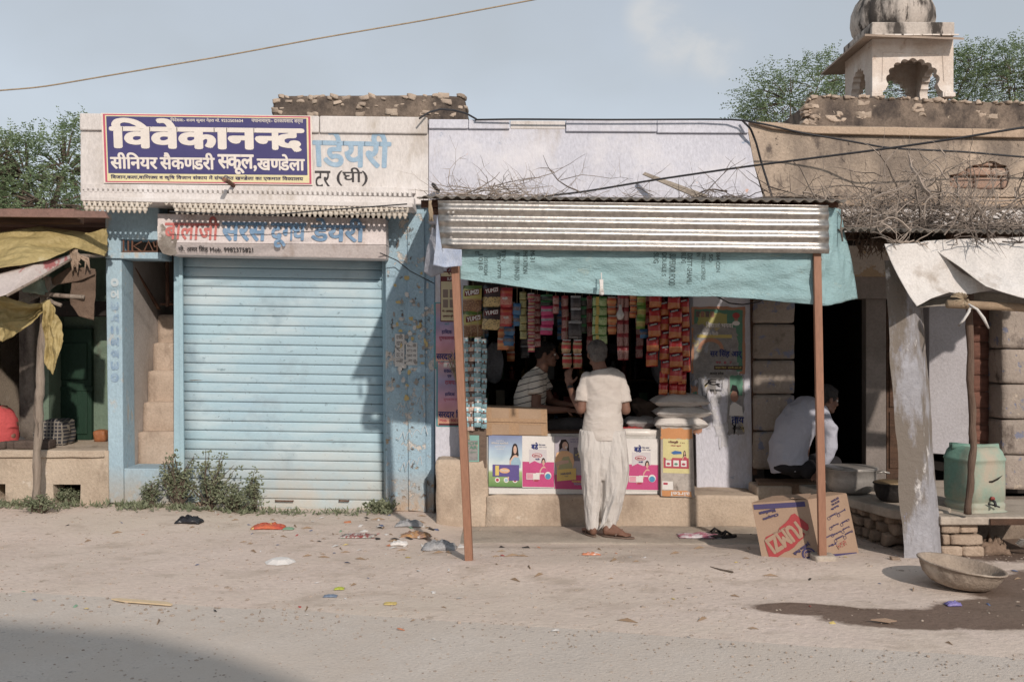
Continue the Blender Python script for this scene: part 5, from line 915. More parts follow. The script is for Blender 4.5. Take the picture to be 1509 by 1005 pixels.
for k in range(9): y0 = 456 + k * 24.3; bb = B(); p0 = P(1430, y0 + 23.8, 9.62); p1 = P(1456, y0, 9.62); rough_block(bb, p0.x, p1.x, 9.6, 9.64, p0.z, p1.z, .002, 3, k); bb.build('wood_slat', mat('red_slat', S(140, 92, 76), S(110, 72, 60), s=6, r=.8, b=.4, rnd=.12, stretch=(1, 1, 5)), HD, smooth=True)
B().pq([(1457, 450), (1478, 450), (1478, 690), (1457, 690)], 9.62, .2).build('dark_gap_strip', M_jamb, HD)  # grey strip added in place of the dark gap beside the slats
ybr = [452, 514, 566, 618, 670, 722]
for k in range(5):
    p0 = P(1476, ybr[k + 1], 9.35); p1 = P(1560, ybr[k], 9.35); bb = B(); rough_block(bb, p0.x, p1.x, 9.33, 9.7, p0.z + .004, p1.z - .004, .006, 8, k + 60); bb.build('stone_block', M_block, HD, smooth=True)
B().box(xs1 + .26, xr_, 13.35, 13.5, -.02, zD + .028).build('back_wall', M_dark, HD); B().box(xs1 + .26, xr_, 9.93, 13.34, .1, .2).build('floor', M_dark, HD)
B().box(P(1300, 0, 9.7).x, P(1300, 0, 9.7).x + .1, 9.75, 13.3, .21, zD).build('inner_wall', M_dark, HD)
B().box(xr_ - .1, xr_ + .03, 9.9, 16, -.02, zD + .02).build('side_wall', M_brown, HD)
cl = T('wall_clock', 'round dull wall clock hanging inside the dark doorway', 'clock', P(1247, 510, 12.6)); c = P(1247, 511, 12.6)
B().lathe(c, [(.001, .02), (.12, .018), (.135, 0), (.001, -.002)], 24, Matrix.Rotation(pi / 2, 3, 'X'), cap=False).build('dial', flat('dial', S(150, 140, 120), .6), cl); b = B(); b.tube([c + V((0, -.025, 0)), c + V((.05, -.025, .05))], .006, 4); b.tube([c + V((0, -.025, 0)), c + V((-.02, -.025, .08))], .005, 4); b.build('hands', INK, cl)
b = B().pb(1245, 612, 1268, 700, 11.2, .4, 0); tag(b.build('storage_cabinet', flat('blue_steel', S(96, 134, 166), .5), bevel=.01), 'pale blue steel cabinet inside the dark doorway', 'cabinet')
# ledge slab in front of the doorway, rubble under it
zs = .31
def P2(px, Y): return (px - CX) / F * Y
top = [V((P2(1162, 9.36), 9.36, zs)), V((P2(1180, 9.0), 9.0, zs)), V((P2(1215, 8.65), 8.65, zs)), V((P2(1262, 8.15), 8.15, zs)), V((P2(1312, 7.72), 7.72, zs)), V((P2(1350, 7.62), 7.62, zs)), V((P2(1400, 7.62), 7.62, zs)), V((P2(1420, 9.36), 9.36, zs))]
LG = T('stone_ledge', 'sitting ledge of a worn stone slab over a rubble base in front of the doorway', 'ledge', (3, 8.6, 0))
B().prism(top, (0, 0, -.075)).build('slab', M_slab, LG, bevel=.015)
B().prism([V((q.x + .14, q.y + .12, zs - .076)) if i < 6 else V((q.x, q.y, zs - .076)) for i, q in enumerate(top)], (0, 0, -.40)).build('core', M_mort, LG)
random.seed(17); k = 0
path = [V((top[i].x + .10, top[i].y + .08, 0)) for i in range(1, 6)]
seglen = [(path[i + 1] - path[i]).length for i in range(4)]; tot = sum(seglen)
def along(d):
    for i in range(4):
        if d <= seglen[i]: return path[i].lerp(path[i + 1], d / seglen[i])
        d -= seglen[i]
    return path[4]
for row in range(4):
    d = random.uniform(0, .08); z0_ = zs - .09 - row * .085
    while d < tot - .03:
        wd = random.uniform(.10, .2); p = along(d + wd / 2); bb = B(); h = random.uniform(.035, .046)
        rough_block(bb, p.x - wd * .5, p.x + wd * .5, p.y - random.uniform(.0, .04), p.y + .12, z0_ - h, z0_ + h, .022, 4, k + 70); bb.build('rubble_stone', M_rubb, LG, smooth=True); d += wd * .92; k += 1
o = sheet([(1110, 690, 9.36), (1150, 690, 9.36), (1200, 690, 9.36)], [(1112, 700, 8.9), (1165, 703, 8.85), (1202, 700, 8.86)], 30, 10, .012, 4, 0, 3)
def mf(u, v):
    p = o.v[0]; return V(p)
M_mat = mat('brown_mat', S(140, 110, 86), S(118, 92, 72), s=6, r=.95, b=.4, layers=[(S(150, 60, 54), 6, .72, .02, (1, 1, 1), 0)])
b = B()
def matf(u, v):
    x = P2(1112, 9.1) + u * .62; y = 9.33 - v * .42; z = zs + .012 + .006 * noise.noise(V((u * 4, v * 4, 0)))
    if v > .62: z -= (v - .62) * .75 * (1 - u * .35); y = 9.33 - .62 * .42 - (v - .62) * .12
    return V((x + .06 * (1 - v), y, z))
b.grid(matf, 24, 20); tag(b.build('seat_mat', M_mat, smooth=True, solid=.012), 'worn brown mat draped over the ledge under the sitting man', 'mat')
B().box(P2(1108, 9.2), P2(1160, 9.2), 9.02, 9.35, -.05, zs - .01).build('ledge_end', M_plat, LG, bevel=.02)
# leaning stone post
LP_ = T('leaning_post', 'leaning whitewashed stone post holding up the porch corner', 'post', P(1360, 815, 7.3))
a = [P(1303, 384, 7.36), P(1341, 384, 7.36), P(1375, 822, 7.3), P(1332, 822, 7.3)]; b = B(); nz_ = 26
for i in range(nz_ + 1):
    t = i / nz_; l = a[0].lerp(a[3], t); r_ = a[1].lerp(a[2], t); j = lambda s_, am: am * fbm(s_ * 3.1, t * 7, s_)
    b.v += [tuple(l + V((j(1, .012), .0, 0))), tuple(l.lerp(r_, .5) + V((0, j(5, .006), 0))), tuple(r_ + V((j(2, .008), 0, 0))), tuple(r_ + V((.08 + j(6, .004), .10, 0))), tuple(r_ + V((.15 + j(3, .01), .2, 0))), tuple(l + V((.15, .22, 0)))]
for i in range(nz_):
    for k in range(6): b.f.append((i * 6 + k, i * 6 + (k + 1) % 6, (i + 1) * 6 + (k + 1) % 6, (i + 1) * 6 + k))
b.f += [tuple(range(6)), tuple(nz_ * 6 + k for k in range(5, -1, -1))]
b.build('shaft', mat('post_wash', S(164, 164, 172), S(140, 138, 142), s=3, r=.9, b=.7, bs=26, layers=[(S(120, 110, 100), 2.4, .52, .05, (1.5, 1, .5), .3), (S(126, 134, 170), 5, .66, .04, (1, 1, .5), .05), (S(70, 64, 60), 10, .74, .02, (1, 1, .7), .4), (S(206, 202, 200), 6, .66, .03, (1, 1, .5), .2)]), LP_)
# shelf with drum, brick pillar
SD = T('stone_shelf', 'stone slab shelf on a low brick pillar carrying the green drum', 'shelf', (3.6, 7.6, 0))
B().box(P2(1386, 7.45), P2(1600, 7.45), 7.45, 8.3, .235, .298).build('slab', M_slab, SD, bevel=.012); B().box(P2(1460, 7.43), P2(1600, 7.43), 7.43, 7.448, .24, .285).build('board', M_dwood, SD)
rows = [(768, 786, ((1386, 1413), (1414, 1441))), (787, 803, ((1388, 1399), (1400, 1447))), (804, 820, ((1386, 1417), (1418, 1449))), (821, 834, ((1386, 1404), (1405, 1440)))]
for r_i, (ya, yb, br) in enumerate(rows):
    for k, (a_, c_) in enumerate(br):
        p0 = P(a_, yb, 7.52); p1 = P(c_, ya, 7.52); bb = B(); rough_block(bb, p0.x, p1.x, 7.5 + random.uniform(-.01, .01), 7.66, p0.z + .002, p1.z - .002, .007, 5, r_i * 3 + k); bb.build('brick', mat('dusty_brick', S(186, 164, 142), S(164, 140, 118), s=6, r=.95, b=.5, rnd=.12), SD, smooth=True)
B().box(P2(1388, 7.55), P2(1440, 7.55), 7.56, 7.64, -.1, .23).build('core', M_mort, SD)
B().box(P2(1386, 8.35), P2(1640, 8.35), 8.35, 8.5, -.1, .29).build('back_wall', M_mort, SD)
DR = T('plastic_drum', 'dusty green plastic drum with a cracked side and tap on the stone shelf', 'drum', P(1436, 757, 7.75)); c = V((P2(1436, 7.78), 7.78, .30)); R_ = .176
M_drum = mat('drum_plastic', S(122, 170, 152), S(108, 156, 140), s=3, r=.55, b=.15, layers=[(S(170, 158, 138), 2.6, .56, .12, (1, 1, .7), 0), (S(176, 160, 140), 3, .4, .2, (1, 1, 1), 0, .42, .28)])
sq = lambda a_, r, z: r / (abs(cos(a_)) ** 5 + abs(sin(a_)) ** 5) ** .2 if r > .1 else r
prof = [(.19, 0), (R_ - .006, .012), (R_, .03), (R_, .06), (R_ - .008, .068), (R_ - .008, .08), (R_, .088), (R_ + .002, .2), (R_, .36), (R_, .385), (R_ + .006, .392), (R_ + .006, .41), (R_ - .002, .418), (R_ - .014, .46), (R_ - .035, .49), (R_ - .06, .498), (R_ - .085, .494), (R_ - .10, .455), (.05, .445), (.001, .445)]
b = B(); b.lathe(c, prof, 48, Matrix.Rotation(.3, 3, 'Z'), cap=False, fr=lambda a_, r, z: sq(a_, r, z) * (1 + .012 * sin(3 * a_) * (z > .1)) - (.012 * max(0, sin(a_ * 2 + 1)) if z > .4 else 0)); b.build('body', M_drum, DR, smooth=True)
b = B(); b.tube([c + V((-.17, .02, .49)), c + V((-.05, .0, .485)), c + V((.06, -.03, .485)), c + V((.16, -.06, .49))], [.03, .026, .026, .03], 10); b.build('handle', M_drum, DR, smooth=True)
b = B(); b.tube([c + V((-.12, .09, .475)), c + V((-.12, .09, .51))], .036, 14); b.build('cap', M_drum, DR, smooth=True)
yv = lambda px, py, out=.004: V(((px - CX) / F * (c.y - R_ * .98), c.y - R_ * 1.0 - out, EYE - (py - HZ) / F * (c.y - R_)))
b = B(); pts = [yv(1446, 712), yv(1454, 709), yv(1462, 708), yv(1470, 704), yv(1477, 700), yv(1470, 707), yv(1462, 711), yv(1454, 711)]; b.prism(pts, (0, .004, 0)); b.build('crack', M_dark, DR)
b = B(); b.tube([yv(1461, 736, .0), yv(1461, 738, .05), yv(1462, 745, .055)], .011, 8); b.tube([yv(1453, 741, .03), yv(1470, 746, .03)], .006, 6); b.build('tap', M_cable, DR, smooth=True); b = B(); b.lathe(yv(1461, 734, .012), [(.001, -.02), (.014, -.014), (.016, .01), (.001, .016)], 10, Matrix.Rotation(pi / 2, 3, 'X'), cap=False); b.build('washer', flat('faded_red', S(150, 60, 50), .5), DR)
scr = [(yv(1453 + dx, 724 + dy, .003)) for dx, dy in ell(0, 0, 8, 7, 14)]; 
# wooden pole, canopy, ribbons
WP2 = T('wooden_pole', 'dark crooked wooden pole standing on the shelf in front of the green drum', 'pole', P(1425, 756, 7.4)); b = B(); q = [(1428, 424, 7.38), (1429, 480, 7.38), (1430, 560, 7.39), (1433, 620, 7.4), (1434, 660, 7.4), (1430, 710, 7.4), (1426, 757, 7.42)]
b.tube([P(*pl(q, i / 24)) + V((.004 * sin(i * 1.3), 0, 0)) for i in range(25)], [.026 + .003 * sin(i * 1.9) for i in range(25)], 10); b.build('pole', mat('dark_pole', S(122, 98, 82), S(92, 72, 60), s=6, r=.85, b=.5, stretch=(3, 3, .4)), WP2, smooth=True)
B().tube([P(1396, 448, 7.14), P(1440, 450, 7.16), P(1500, 453, 7.2), P(1580, 460, 7.24)], .03, 10).build('cross_pole', M_burl if False else mat('burlap_pole', S(176, 150, 120), S(150, 124, 98), s=12, r=.95, b=.5, bs=90), WP2, smooth=True)
o = sheet([(1304, 360, 7.24), (1332, 360, 7.26), (1370, 356, 7.32)], [(1350, 452, 7.08), (1372, 440, 7.12), (1400, 431, 7.22), (1430, 434, 7.25), (1462, 428, 7.28)], 50, 40, .05, 2.6, .05, 31, (1.6, .7)).build('white_cloth', M_wcl, smooth=True, solid=.004); tag(o, 'white cotton cloth sagging from the porch roof to the leaning post', 'cloth')
o = sheet([(1362, 355, 7.36), (1430, 351, 7.36), (1509, 350, 7.36), (1620, 350, 7.36)], [(1364, 357, 7.34), (1412, 392, 7.22), (1452, 422, 7.1), (1500, 438, 7.05), (1620, 462, 7.05)], 60, 40, .05, 2.4, .05, 41, (1.3, 1)).build('white_cloth', M_wcl, smooth=True, solid=.004); tag(o, 'long dusty white cloth awning running out of view at the right, overlapping the first cloth', 'cloth')
o = sheet([(1350, 447, 7.45), (1400, 436, 7.45), (1460, 430, 7.45), (1620, 448, 7.5)], [(1356, 452, 7.3), (1400, 450, 7.3), (1460, 452, 7.34), (1620, 464, 7.4)], 50, 12, .03, 4, .02, 51).build('grey_cloth', mat('grey_cotton', S(176, 168, 156), S(150, 140, 128), s=5, r=.95, b=.3), smooth=True, solid=.004); tag(o, 'greyish cloth hem rolled along the horizontal burlap pole', 'cloth')
b = B(); b.tube([P(1431, 452, 7.11), P(1422, 468, 7.09), P(1413, 480, 7.10), P(1420, 472, 7.08), P(1429, 458, 7.09)], .009, 6); b.tube([P(1427, 448, 7.10), P(1440, 456, 7.08), P(1450, 470, 7.07), P(1457, 484, 7.09)], [.006, .009, .012, .006], 6); tag(b.build('cloth_tie', M_wcl, smooth=True), 'white cloth strip tied in a loose bow round the pole joint at the right', 'tie')
b = B(); random.seed(41)
for k in range(26): a_ = random.uniform(0, 6.28); b.tube([P(1421, 442, 7.15), P(1418 + 9 * cos(a_), 440 + 7 * sin(a_), 7.12), P(1414 + 14 * cos(a_), 441 + 10 * sin(a_), 7.12)], .004, 4)
tag(b.build('rope_knot', M_rope, smooth=True), 'frayed jute rope knot lashing the horizontal pole to the upright pole', 'rope')
# porch roof
PR = T('porch_roof', 'low corrugated porch roof with dark beams under a heap of dry branches', 'roof', (4, 8.6, 2.4))
corr(V((2.30, 9.5, 2.70)), V((P2(1640, 9.5), 9.5, 2.70)), P(1640, 346, 7.33), P(1236, 338, 7.33), .10, .011).build('roof_sheet', M_asb, PR, smooth=True, solid=.006)
for (ya, yb, Y, m_) in ((343, 353, 7.9, M_dwood), (354, 361, 8.3, M_dark)): B().pq([(1236, ya), (1640, ya + 4), (1640, yb + 4), (1236, yb)], Y, .07).build('beam', m_, PR)
B().pq([(1340, 348), (1392, 344), (1394, 352), (1342, 358)], 7.86, .04).build('bracket', M_dark, PR)
b = B(); random.seed(44)
for k in range(34): x = random.choice((1270, 1274, 1284, 1297, 1300)) + random.uniform(-5, 5); b.tube([P(x, 345, 7.88), P(x + random.uniform(-7, 7), 358, 7.86), P(x + random.uniform(-5, 5), 366 + random.uniform(-4, 4), 7.87), P(x + random.uniform(-8, 8), 378 + random.uniform(-12, 6), 7.88)], [.004, .006, .005, .002], 4)
tag(b.build('rope_tangle', M_burl, smooth=True), 'brown rope and straw tangle hanging from the porch beam next to the teal flap', 'rope')
# pots and basin
def vessel(name, label, px, py, Y, R, H, m, rim=.012, wall=.01, tilt=None, ears=True, zb=None):
    c = V((P2(px, Y), Y, zb if zb is not None else zs + .002)); t = T(name, label, 'pot', c)
    b = B(); b.lathe(c, [(.001, .0), (R * .5, .0), (R * .72, .012), (R * .87, .035), (R * .96, .075), (R, H * .6), (R, H - .012), (R + rim, H - .006), (R + rim, H), (R - wall, H), (R - wall, H * .6), (R * .88, .04), (.001, .02)], 36, cap=False); b.build('body', m, t, smooth=True)
    return t, c
M_alu = mat('dull_aluminium', S(186, 182, 176), S(158, 152, 146), s=5, r=.42, b=.12, metal=.45, fine=.12, layers=[(S(120, 110, 100), 3, .64, .12, (1, 1, 1), 0)])
t, c = vessel('aluminium_pot', 'large dented aluminium cooking pot on the stone ledge behind the brown post', 1254, 722, 8.55, .212, .215, M_alu)
B().lathe(c + V((0, 0, .222)), [(.001, .012), (.15, .01), (.22, .004), (.226, -.002), (.20, -.004), (.001, .004)], 36, cap=False).build('lid', M_alu, t, smooth=True)
b = B(); b.tube([c + V((.2, -.05, .175)), c + V((.26, -.06, .19)), c + V((.27, -.03, .19)), c + V((.2, -.01, .175))], .008, 6); b.tube([c + V((.25, -.06, .19)), c + V((.31, -.05, .175))], .01, 6); b.build('handle', M_alu, t, smooth=True)
t, c = vessel('black_pot', 'sooty-black cooking pot between the aluminium pot and the leaning post', 1314, 735, 8.1, .135, .15, mat('sooty_pot', S(34, 31, 30), S(50, 44, 42), s=6, r=.7, b=.3), zb=zs + .002)
B().lathe(c + V((0, 0, .152)), [(.001, .022), (.09, .018), (.142, .004), (.138, -.002), (.001, .012)], 30, cap=False).build('lid', mat('brass_dull', S(150, 124, 88), S(110, 92, 70), s=8, r=.5, b=.2, metal=.4), t, smooth=True)
TB_ = T('iron_basin', 'wide dusty round iron basin tilted on the wet ground', 'basin', P(1413, 868, 6.52)); Rb = .287; c = V((P2(1414, 6.52), 6.52, zg(P2(1414, 6.52), 6.52) + .058)); MT = Matrix.Rotation(radians(8.5), 3, 'Y') * .92 @ Matrix.Rotation(radians(2), 3, 'X')
b = B(); b.lathe(c, [(.001, -.055), (.14, -.052), (.2, -.035), (.25, .01), (.275, .06), (.285, .092), (.30, .096), (.302, .104), (.296, .108), (.280, .104), (.268, .06), (.24, .015), (.19, -.025), (.12, -.04), (.001, -.043)], 48, MT, cap=False, fr=lambda a_, r, z: r * (1 + .012 * sin(2 * a_ + 1) + .006 * sin(5 * a_))); b.build('bowl', mat('dusty_iron', S(166, 148, 130), S(134, 118, 104), s=5, r=.9, b=.4, layers=[(S(196, 180, 162), 4, .6, .08, (1, 1, 1), 0), (S(92, 80, 72), 6, .68, .04, (1, 1, 1), .1)]), TB_, smooth=True)
# upside-down carton
KB = T('cardboard_carton', 'large upside-down snack carton with red and blue print leaning behind the right post', 'carton', P(1190, 826, 7.6))
e0 = P(1190, 736, 7.44); e1 = P(1209, 827, 7.30); l0 = P(1108, 741, 7.56); l1 = P(1125, 832, 7.40); r0_ = P(1247, 727, 7.68); r1_ = P(1267, 823, 7.54)
dep = V((.02, .28, 0)); C_L = [l0, e0, e1, l1]; C_R = [e0, r0_, r1_, e1]; bk0 = l0 + (r0_ - e0); bk1 = l1 + (r1_ - e1)
M_card2 = mat('carton_board', S(166, 136, 112), S(156, 126, 102), s=3, r=.85, b=.1, bs=90, fine=.06)
b = B(); b.add([l0, e0, r0_, bk0, l1, e1, r1_, bk1], [(0, 1, 5, 4), (1, 2, 6, 5), (2, 3, 7, 6), (3, 0, 4, 7), (4, 5, 6, 7)]); b.build('box', M_card2, KB, solid=.006)
b = B(); b.add([e0 + V((0, .01, .0)), l0 + V((0, .01, 0)), l0.lerp(bk0, .35) + V((.05, 0, .035)), e0.lerp(r0_, .35) + V((-.08, 0, .03))], [(0, 1, 2, 3)]); b.build('flap', M_card2, KB, solid=.005)
b = B(); b.add([e0 + V((0.02, .01, 0)), r0_ + V((0, .01, 0)), r0_.lerp(bk0, .3) + V((0, 0, .02)), e0.lerp(l0, .3) + V((0, 0, .02))], [(0, 1, 2, 3)]); b.build('flap', M_card2, KB, solid=.005)
CR = flat('carton_red', S(176, 60, 62), .8); CB = flat('carton_blue', S(74, 66, 110), .8)
quad(sub4(C_L, .02, .03, .94, .11), CB, KB, 'print', .005); quad(sub4(C_R, .04, .90, .94, .97), CB, KB, 'print', .005)
def rot4(C4, cu, cv, w_, h_, ang, asp):   # rotated box on a face; asp = face width / height
    ca, sa = cos(ang), sin(ang); o_ = []
    for x, y in ((-w_ / 2, -h_ / 2), (w_ / 2, -h_ / 2), (w_ / 2, h_ / 2), (-w_ / 2, h_ / 2)): X = x * ca - y * sa; Y = x * sa + y * ca; o_.append(sub4(C4, cu + X, cv + Y * asp, 1, 1)[0])
    return o_
asp = (e0 - l0).length / (e1 - e0).length
u_ = [(.10, .62), (.14, .56), (.26, .52), (.34, .52), (.42, .42), (.52, .36), (.60, .30), (.66, .23), (.73, .21), (.78, .27), (.86, .34), (.92, .40), (.92, .47), (.84, .54), (.78, .62), (.68, .68), (.60, .75), (.50, .80), (.42, .82), (.30, .88), (.18, .95), (.13, .90), (.11, .76)]
shape(u_, C_L, CR, KB, 'print', .005)
K = rot4(C_L, .50, .575, .76, .30, radians(180 - 27), asp); text('YUMZI', K, M_card2, KB, bold=.06, lift=.006)
for s_, cu, cv, w_, h_, an, m_ in (('Chatpata', .50 - .21, .24, .30, .07, 180 - 16, CB), ('Namkeen', .30 - .05, .16, .30, .07, 180 - 10, CB), ('NAMKEEN', .40, .48, .24, .045, 180 - 24, M_card2), ('Jumbo Pack', .72, .78, .36, .08, 180 - 30, CB)): text(s_, rot4(C_L, cu, cv, w_, h_, radians(an), asp), m_, KB, bold=.05, lift=.0065)
shape([(.83 + .12 * cos(a_) * (1 + .05 * (i % 2)), .88 + .12 * asp * sin(a_) * (1 + .05 * (i % 2))) for i, a_ in enumerate([2 * pi * k / 32 for k in range(32)])], C_L, CB, KB, 'print', .005); shape(ell(.83, .88, .09, .09 * asp, 24), C_L, M_card2, KB, 'print', .006); shape(ell(.83, .88, .078, .078 * asp, 24), C_L, CB, KB, 'print', .007); text('FREE', rot4(C_L, .83, .88, .14, .06, radians(170), asp), M_card2, KB, bold=.05, lift=.008)
text('MARWAR NAMKEEN MARWAR NAMKEEN', [sub4(C_L, .04, .045, .92, .095)[k] for k in (2, 3, 0, 1)], M_card2, KB, lift=-.006, bold=.01)
asp2 = (r0_ - e0).length / (r1_ - e0).length
q = rot4(C_R, .60, .77, .26, .10, radians(180 - 22), asp2); quad(q, CR, KB, 'print', .005); text('YUMZI', q, M_card2, KB, bold=.05, lift=.0065)
for i, (s_, cu, cv) in enumerate((('BEST BEFORE', .66, .07), ('NET WT 4 KG', .66, .12), ('Masala Mix', .62, .19), ('Classic', .55, .30), ('Jeera', .78, .26), ('Moong Dal', .52, .46), ('Chana', .82, .42), ('Aloo Bhujia', .55, .58), ('Tasty', .80, .52), ('Lemon', .58, .66), ('Peanut', .84, .60), ('Sev', .34, .62), ('Mix', .36, .76))): text(s_, rot4(C_R, cu, cv, .22, .05, radians(180 - 18), asp2), CB, KB, bold=.03, lift=.005)
for (cu, cv) in ((.42, .34), (.68, .31), (.41, .5), (.71, .46), (.42, .61), (.70, .57), (.47, .70), (.72, .66)):
    b = B(); cc = [sub4(C_R, cu + .035 * cos(a_), cv + .035 * asp2 * sin(a_), 1, 1)[0] + V((.002, -.005, 0)) for a_ in [2 * pi * k / 12 for k in range(13)]]; b.tube(cc, .0016, 4); b.build('print', CB, KB)
# ------------------------------------------------------------------ chhatri and the parapet it stands on
YC = 24.0; side = .082 * YC; CHX0 = (1285.5 - CX) / F * YC; CHX1 = (1405 - CX) / F * YC; ZB = 1.6 + 365 / F * YC; Zc = lambda py: EYE - (py - HZ) / F * YC
RP = T('roof_parapet', 'old blackened parapet wall with patches of bare stone carrying the domed pavilion', 'wall', V((11, 23.9, 7)))
def PC(px, py, Y=23.85): return P(px, py, Y)
B().prism([PC(1204, 141), (PC(1600, 156)), PC(1600, 215), PC(1196, 215), PC(1192, 150)], (0, 2.6, 0)).build('masonry', M_moss, RP, bevel=.03)
random.seed(25)
for k in range(58):
    if k < 28: x = 1200 + (k / 28) * 320 + random.uniform(-4, 4); y = 141 + (x - 1204) * .037 + random.uniform(-.5, 2); s_ = random.uniform(2.5, 6)
    elif k < 44: x = random.uniform(1186, 1204); y = random.uniform(145, 186); s_ = random.uniform(2.5, 6)
    else: x = random.choice((1256, 1236, 1272, 1360, 1352, 1440, 1450, 1470, 1486, 1505, 1500, 1225, 1216, 1462)); y = random.uniform(150, 176); s_ = random.uniform(5, 9)
    c = PC(x, y); w_ = s_ / F * 23.85; bb = B(); w2 = w_ * random.uniform(.8, 1.5); rough_block(bb, c.x - w2, c.x + w2, c.y - (.05 if k < 44 else .012), c.y + .3, c.z - w_ * .6, c.z + w_ * .5, .06, 3, k + 90, .03); bb.build('stone', M_stone, RP, smooth=True)
B().box(P(1196, 0, 23.85).x - .3, P(1600, 0, 23.85).x, 23.9, 32, 3, P(0, 160, 23.85).z - .4).build('base_block', M_brown, RP)
CH = T('domed_pavilion', 'small whitewashed domed stone pavilion with scalloped arches on the far roof', 'pavilion', V(((CHX0 + CHX1) / 2, YC + side / 2, ZB)))
ztop = Zc(66)
def archwall(x0, x1, z0, z1, ax, axl, thick):
    """scalloped arch plate: built as a ring of faces round the opening; axl(u, w, z) maps to the world"""
    W_ = x1 - x0; H = z1 - z0; lobes = []
    n = 84; ul, ur = .165, .835; hs = .50
    pts = [(ul - .035, 0), (ul - .035, .10), (ul, .14)]
    for k in range(n + 1):
        a_ = pi - pi * k / n; L_ = 9; ph = (k / n * L_) % 1; r_ = 1 - .10 * (1 - sin(pi * ph) ** .8); px_ = .5 + (.5 - ul) * cos(a_) * r_; pz_ = .14 + hs * .2 + (hs) * (sin(a_) ** .8 if sin(a_) > 0 else 0) * r_
        pts.append((px_, pz_))
    pts += [(ur, .14), (ur + .035, .10), (ur + .035, 0)]
    out_ = []
    for (u, z) in pts: 
        du, dz = u - .5, z - 0.0
        m_ = max(abs(du) / .5, z / 1.0); out_.append((.5 + du / m_, min(1, z / m_)) if m_ > 1e-6 else (u, z))
    out_[0] = (0, 0); out_[-1] = (1, 0)
    for i in range(len(out_)):
        if pts[i][1] <= .14 and pts[i][0] < .5: out_[i] = (0, pts[i][1])
        if pts[i][1] <= .14 and pts[i][0] > .5: out_[i] = (1, pts[i][1])
    b = B(); m_ = len(pts)
    for w_ in (0, thick):
        for (u, z) in pts: b.v.append(tuple(axl(x0 + u * W_, w_, z0 + z * H)))
        for (u, z) in out_: b.v.append(tuple(axl(x0 + u * W_, w_, z0 + z * H)))
    for i in range(m_ - 1):
        b.f += [(i, i + 1, m_ + i + 1, m_ + i), (2 * m_ + i, 3 * m_ + i, 3 * m_ + i + 1, 2 * m_ + i + 1), (i, 2 * m_ + i, 2 * m_ + i + 1, i + 1), (m_ + i, m_ + i + 1, 3 * m_ + i + 1, 3 * m_ + i)]
    return b
Yb = YC + side; zb_ = ZB - .05
archwall(CHX0, CHX1, zb_, ztop, 0, lambda x, w_, z: V((x, YC + w_, z)), .2).build('arch_wall', M_chat, CH)
archwall(CHX0, CHX1, zb_, ztop, 0, lambda x, w_, z: V((x, Yb - w_, z)), .2).build('arch_wall', M_chat, CH)
archwall(YC + .202, Yb - .202, zb_, ztop, 0, lambda y, w_, z: V((CHX0 + w_, y, z)), .2).build('arch_wall', M_chat, CH)
archwall(YC + .202, Yb - .202, zb_, ztop, 0, lambda y, w_, z: V((CHX1 - w_, y, z)), .2).build('arch_wall', M_chat, CH)
for xx, yy in ((CHX0, YC), (CHX1 - .2, YC), (CHX0, Yb - .2), (CHX1 - .2, Yb - .2)): B().box(xx - .02, xx + .25, yy - .02, yy + .25, ZB - .05, ZB + .06).build('column_base', M_chat, CH, bevel=.02)
fr_ = .012
for q in ([(1301, 78), (1382, 81)], [(1301, 78), (1300, 120)], [(1389, 81), (1391, 120)]): B().tube([P(x, y, YC - .005) for x, y in q], .012, 4).build('moulding', M_chat, CH)
# sloping stone eaves (chajja)
zi = ztop + .02; ov = .62; drop = .0
xl_, xr2 = CHX0, CHX1; zo = 1.6 + 453 / F * (YC - .7)
def eave(a_, b_, c_, d_): b = B(); b.prism([a_, b_, c_, d_], (0, 0, .05)); b.build('eave_slab', M_ledge if False else mat('eave_stone', S(170, 150, 132), S(140, 122, 108), s=2, r=.9, b=.4), CH)
fl_, frr = V((xl_ - .40, YC - .62, zo)), V((xr2 + .05, YC - .45, zo - .04)); bl_, br_ = V((xl_ - .40, Yb + .75, zo - .02)), V((xr2 + .35, Yb + .6, zo))
il, ir, jl, jr = V((xl_, YC, zo + .12)), V((xr2, YC, zo + .12)), V((xl_, Yb, zo + .12)), V((xr2, Yb, zo + .12))
eave(fl_, frr, ir, il); eave(bl_, fl_, il, jl); eave(br_, bl_, jl, jr); eave(V((xr2 + .3, YC + 1.2, zo)), br_, jr, ir)
B().box(xl_ + .002, xr2 - .002, YC + .002, Yb - .002, ztop, zo + .16).build('ceiling_slab', M_chat, CH)
B().box(xl_ - .05, xr2 - .01, YC - .10, Yb, zo + .161, zo + .50).build('dome_base', M_dome, CH, bevel=.03)
for k in range(9): B().box(xl_ + .02 + k * .23, xl_ + .02 + k * .23 + .17 + .05 * (k % 2), YC - .13, YC - .1, zo + .17, zo + .2).build('base_course', M_chat, CH)
cD = V(((xl_ + xr2) / 2 - .12, YC + side / 2, zo + .5)); RD_ = 1.0
prof = [(.90 * RD_, -.02), (.98 * RD_, .12), (1.02 * RD_, .32), (1.0 * RD_, .55), (.9 * RD_, .8), (.72 * RD_, 1.02), (.5 * RD_, 1.2), (.25 * RD_, 1.32), (.08, 1.4), (.06, 1.5), (.1, 1.56), (.05, 1.65), (.001, 1.8)]
sm = []
for i in range(len(prof) - 1):
    for t in (0, .5): sm.append((prof[i][0] * (1 - t) + prof[i + 1][0] * t, prof[i][1] * (1 - t) + prof[i + 1][1] * t))
sm.append(prof[-1])
B().lathe(cD, sm, 192, cap=False, fr=lambda a_, r, z: r * (1 - .045 * (1 - abs(sin(a_ * 10)) ** .35) * (1 if z < 1.3 else 0))).build('dome', M_dome, CH, smooth=True)
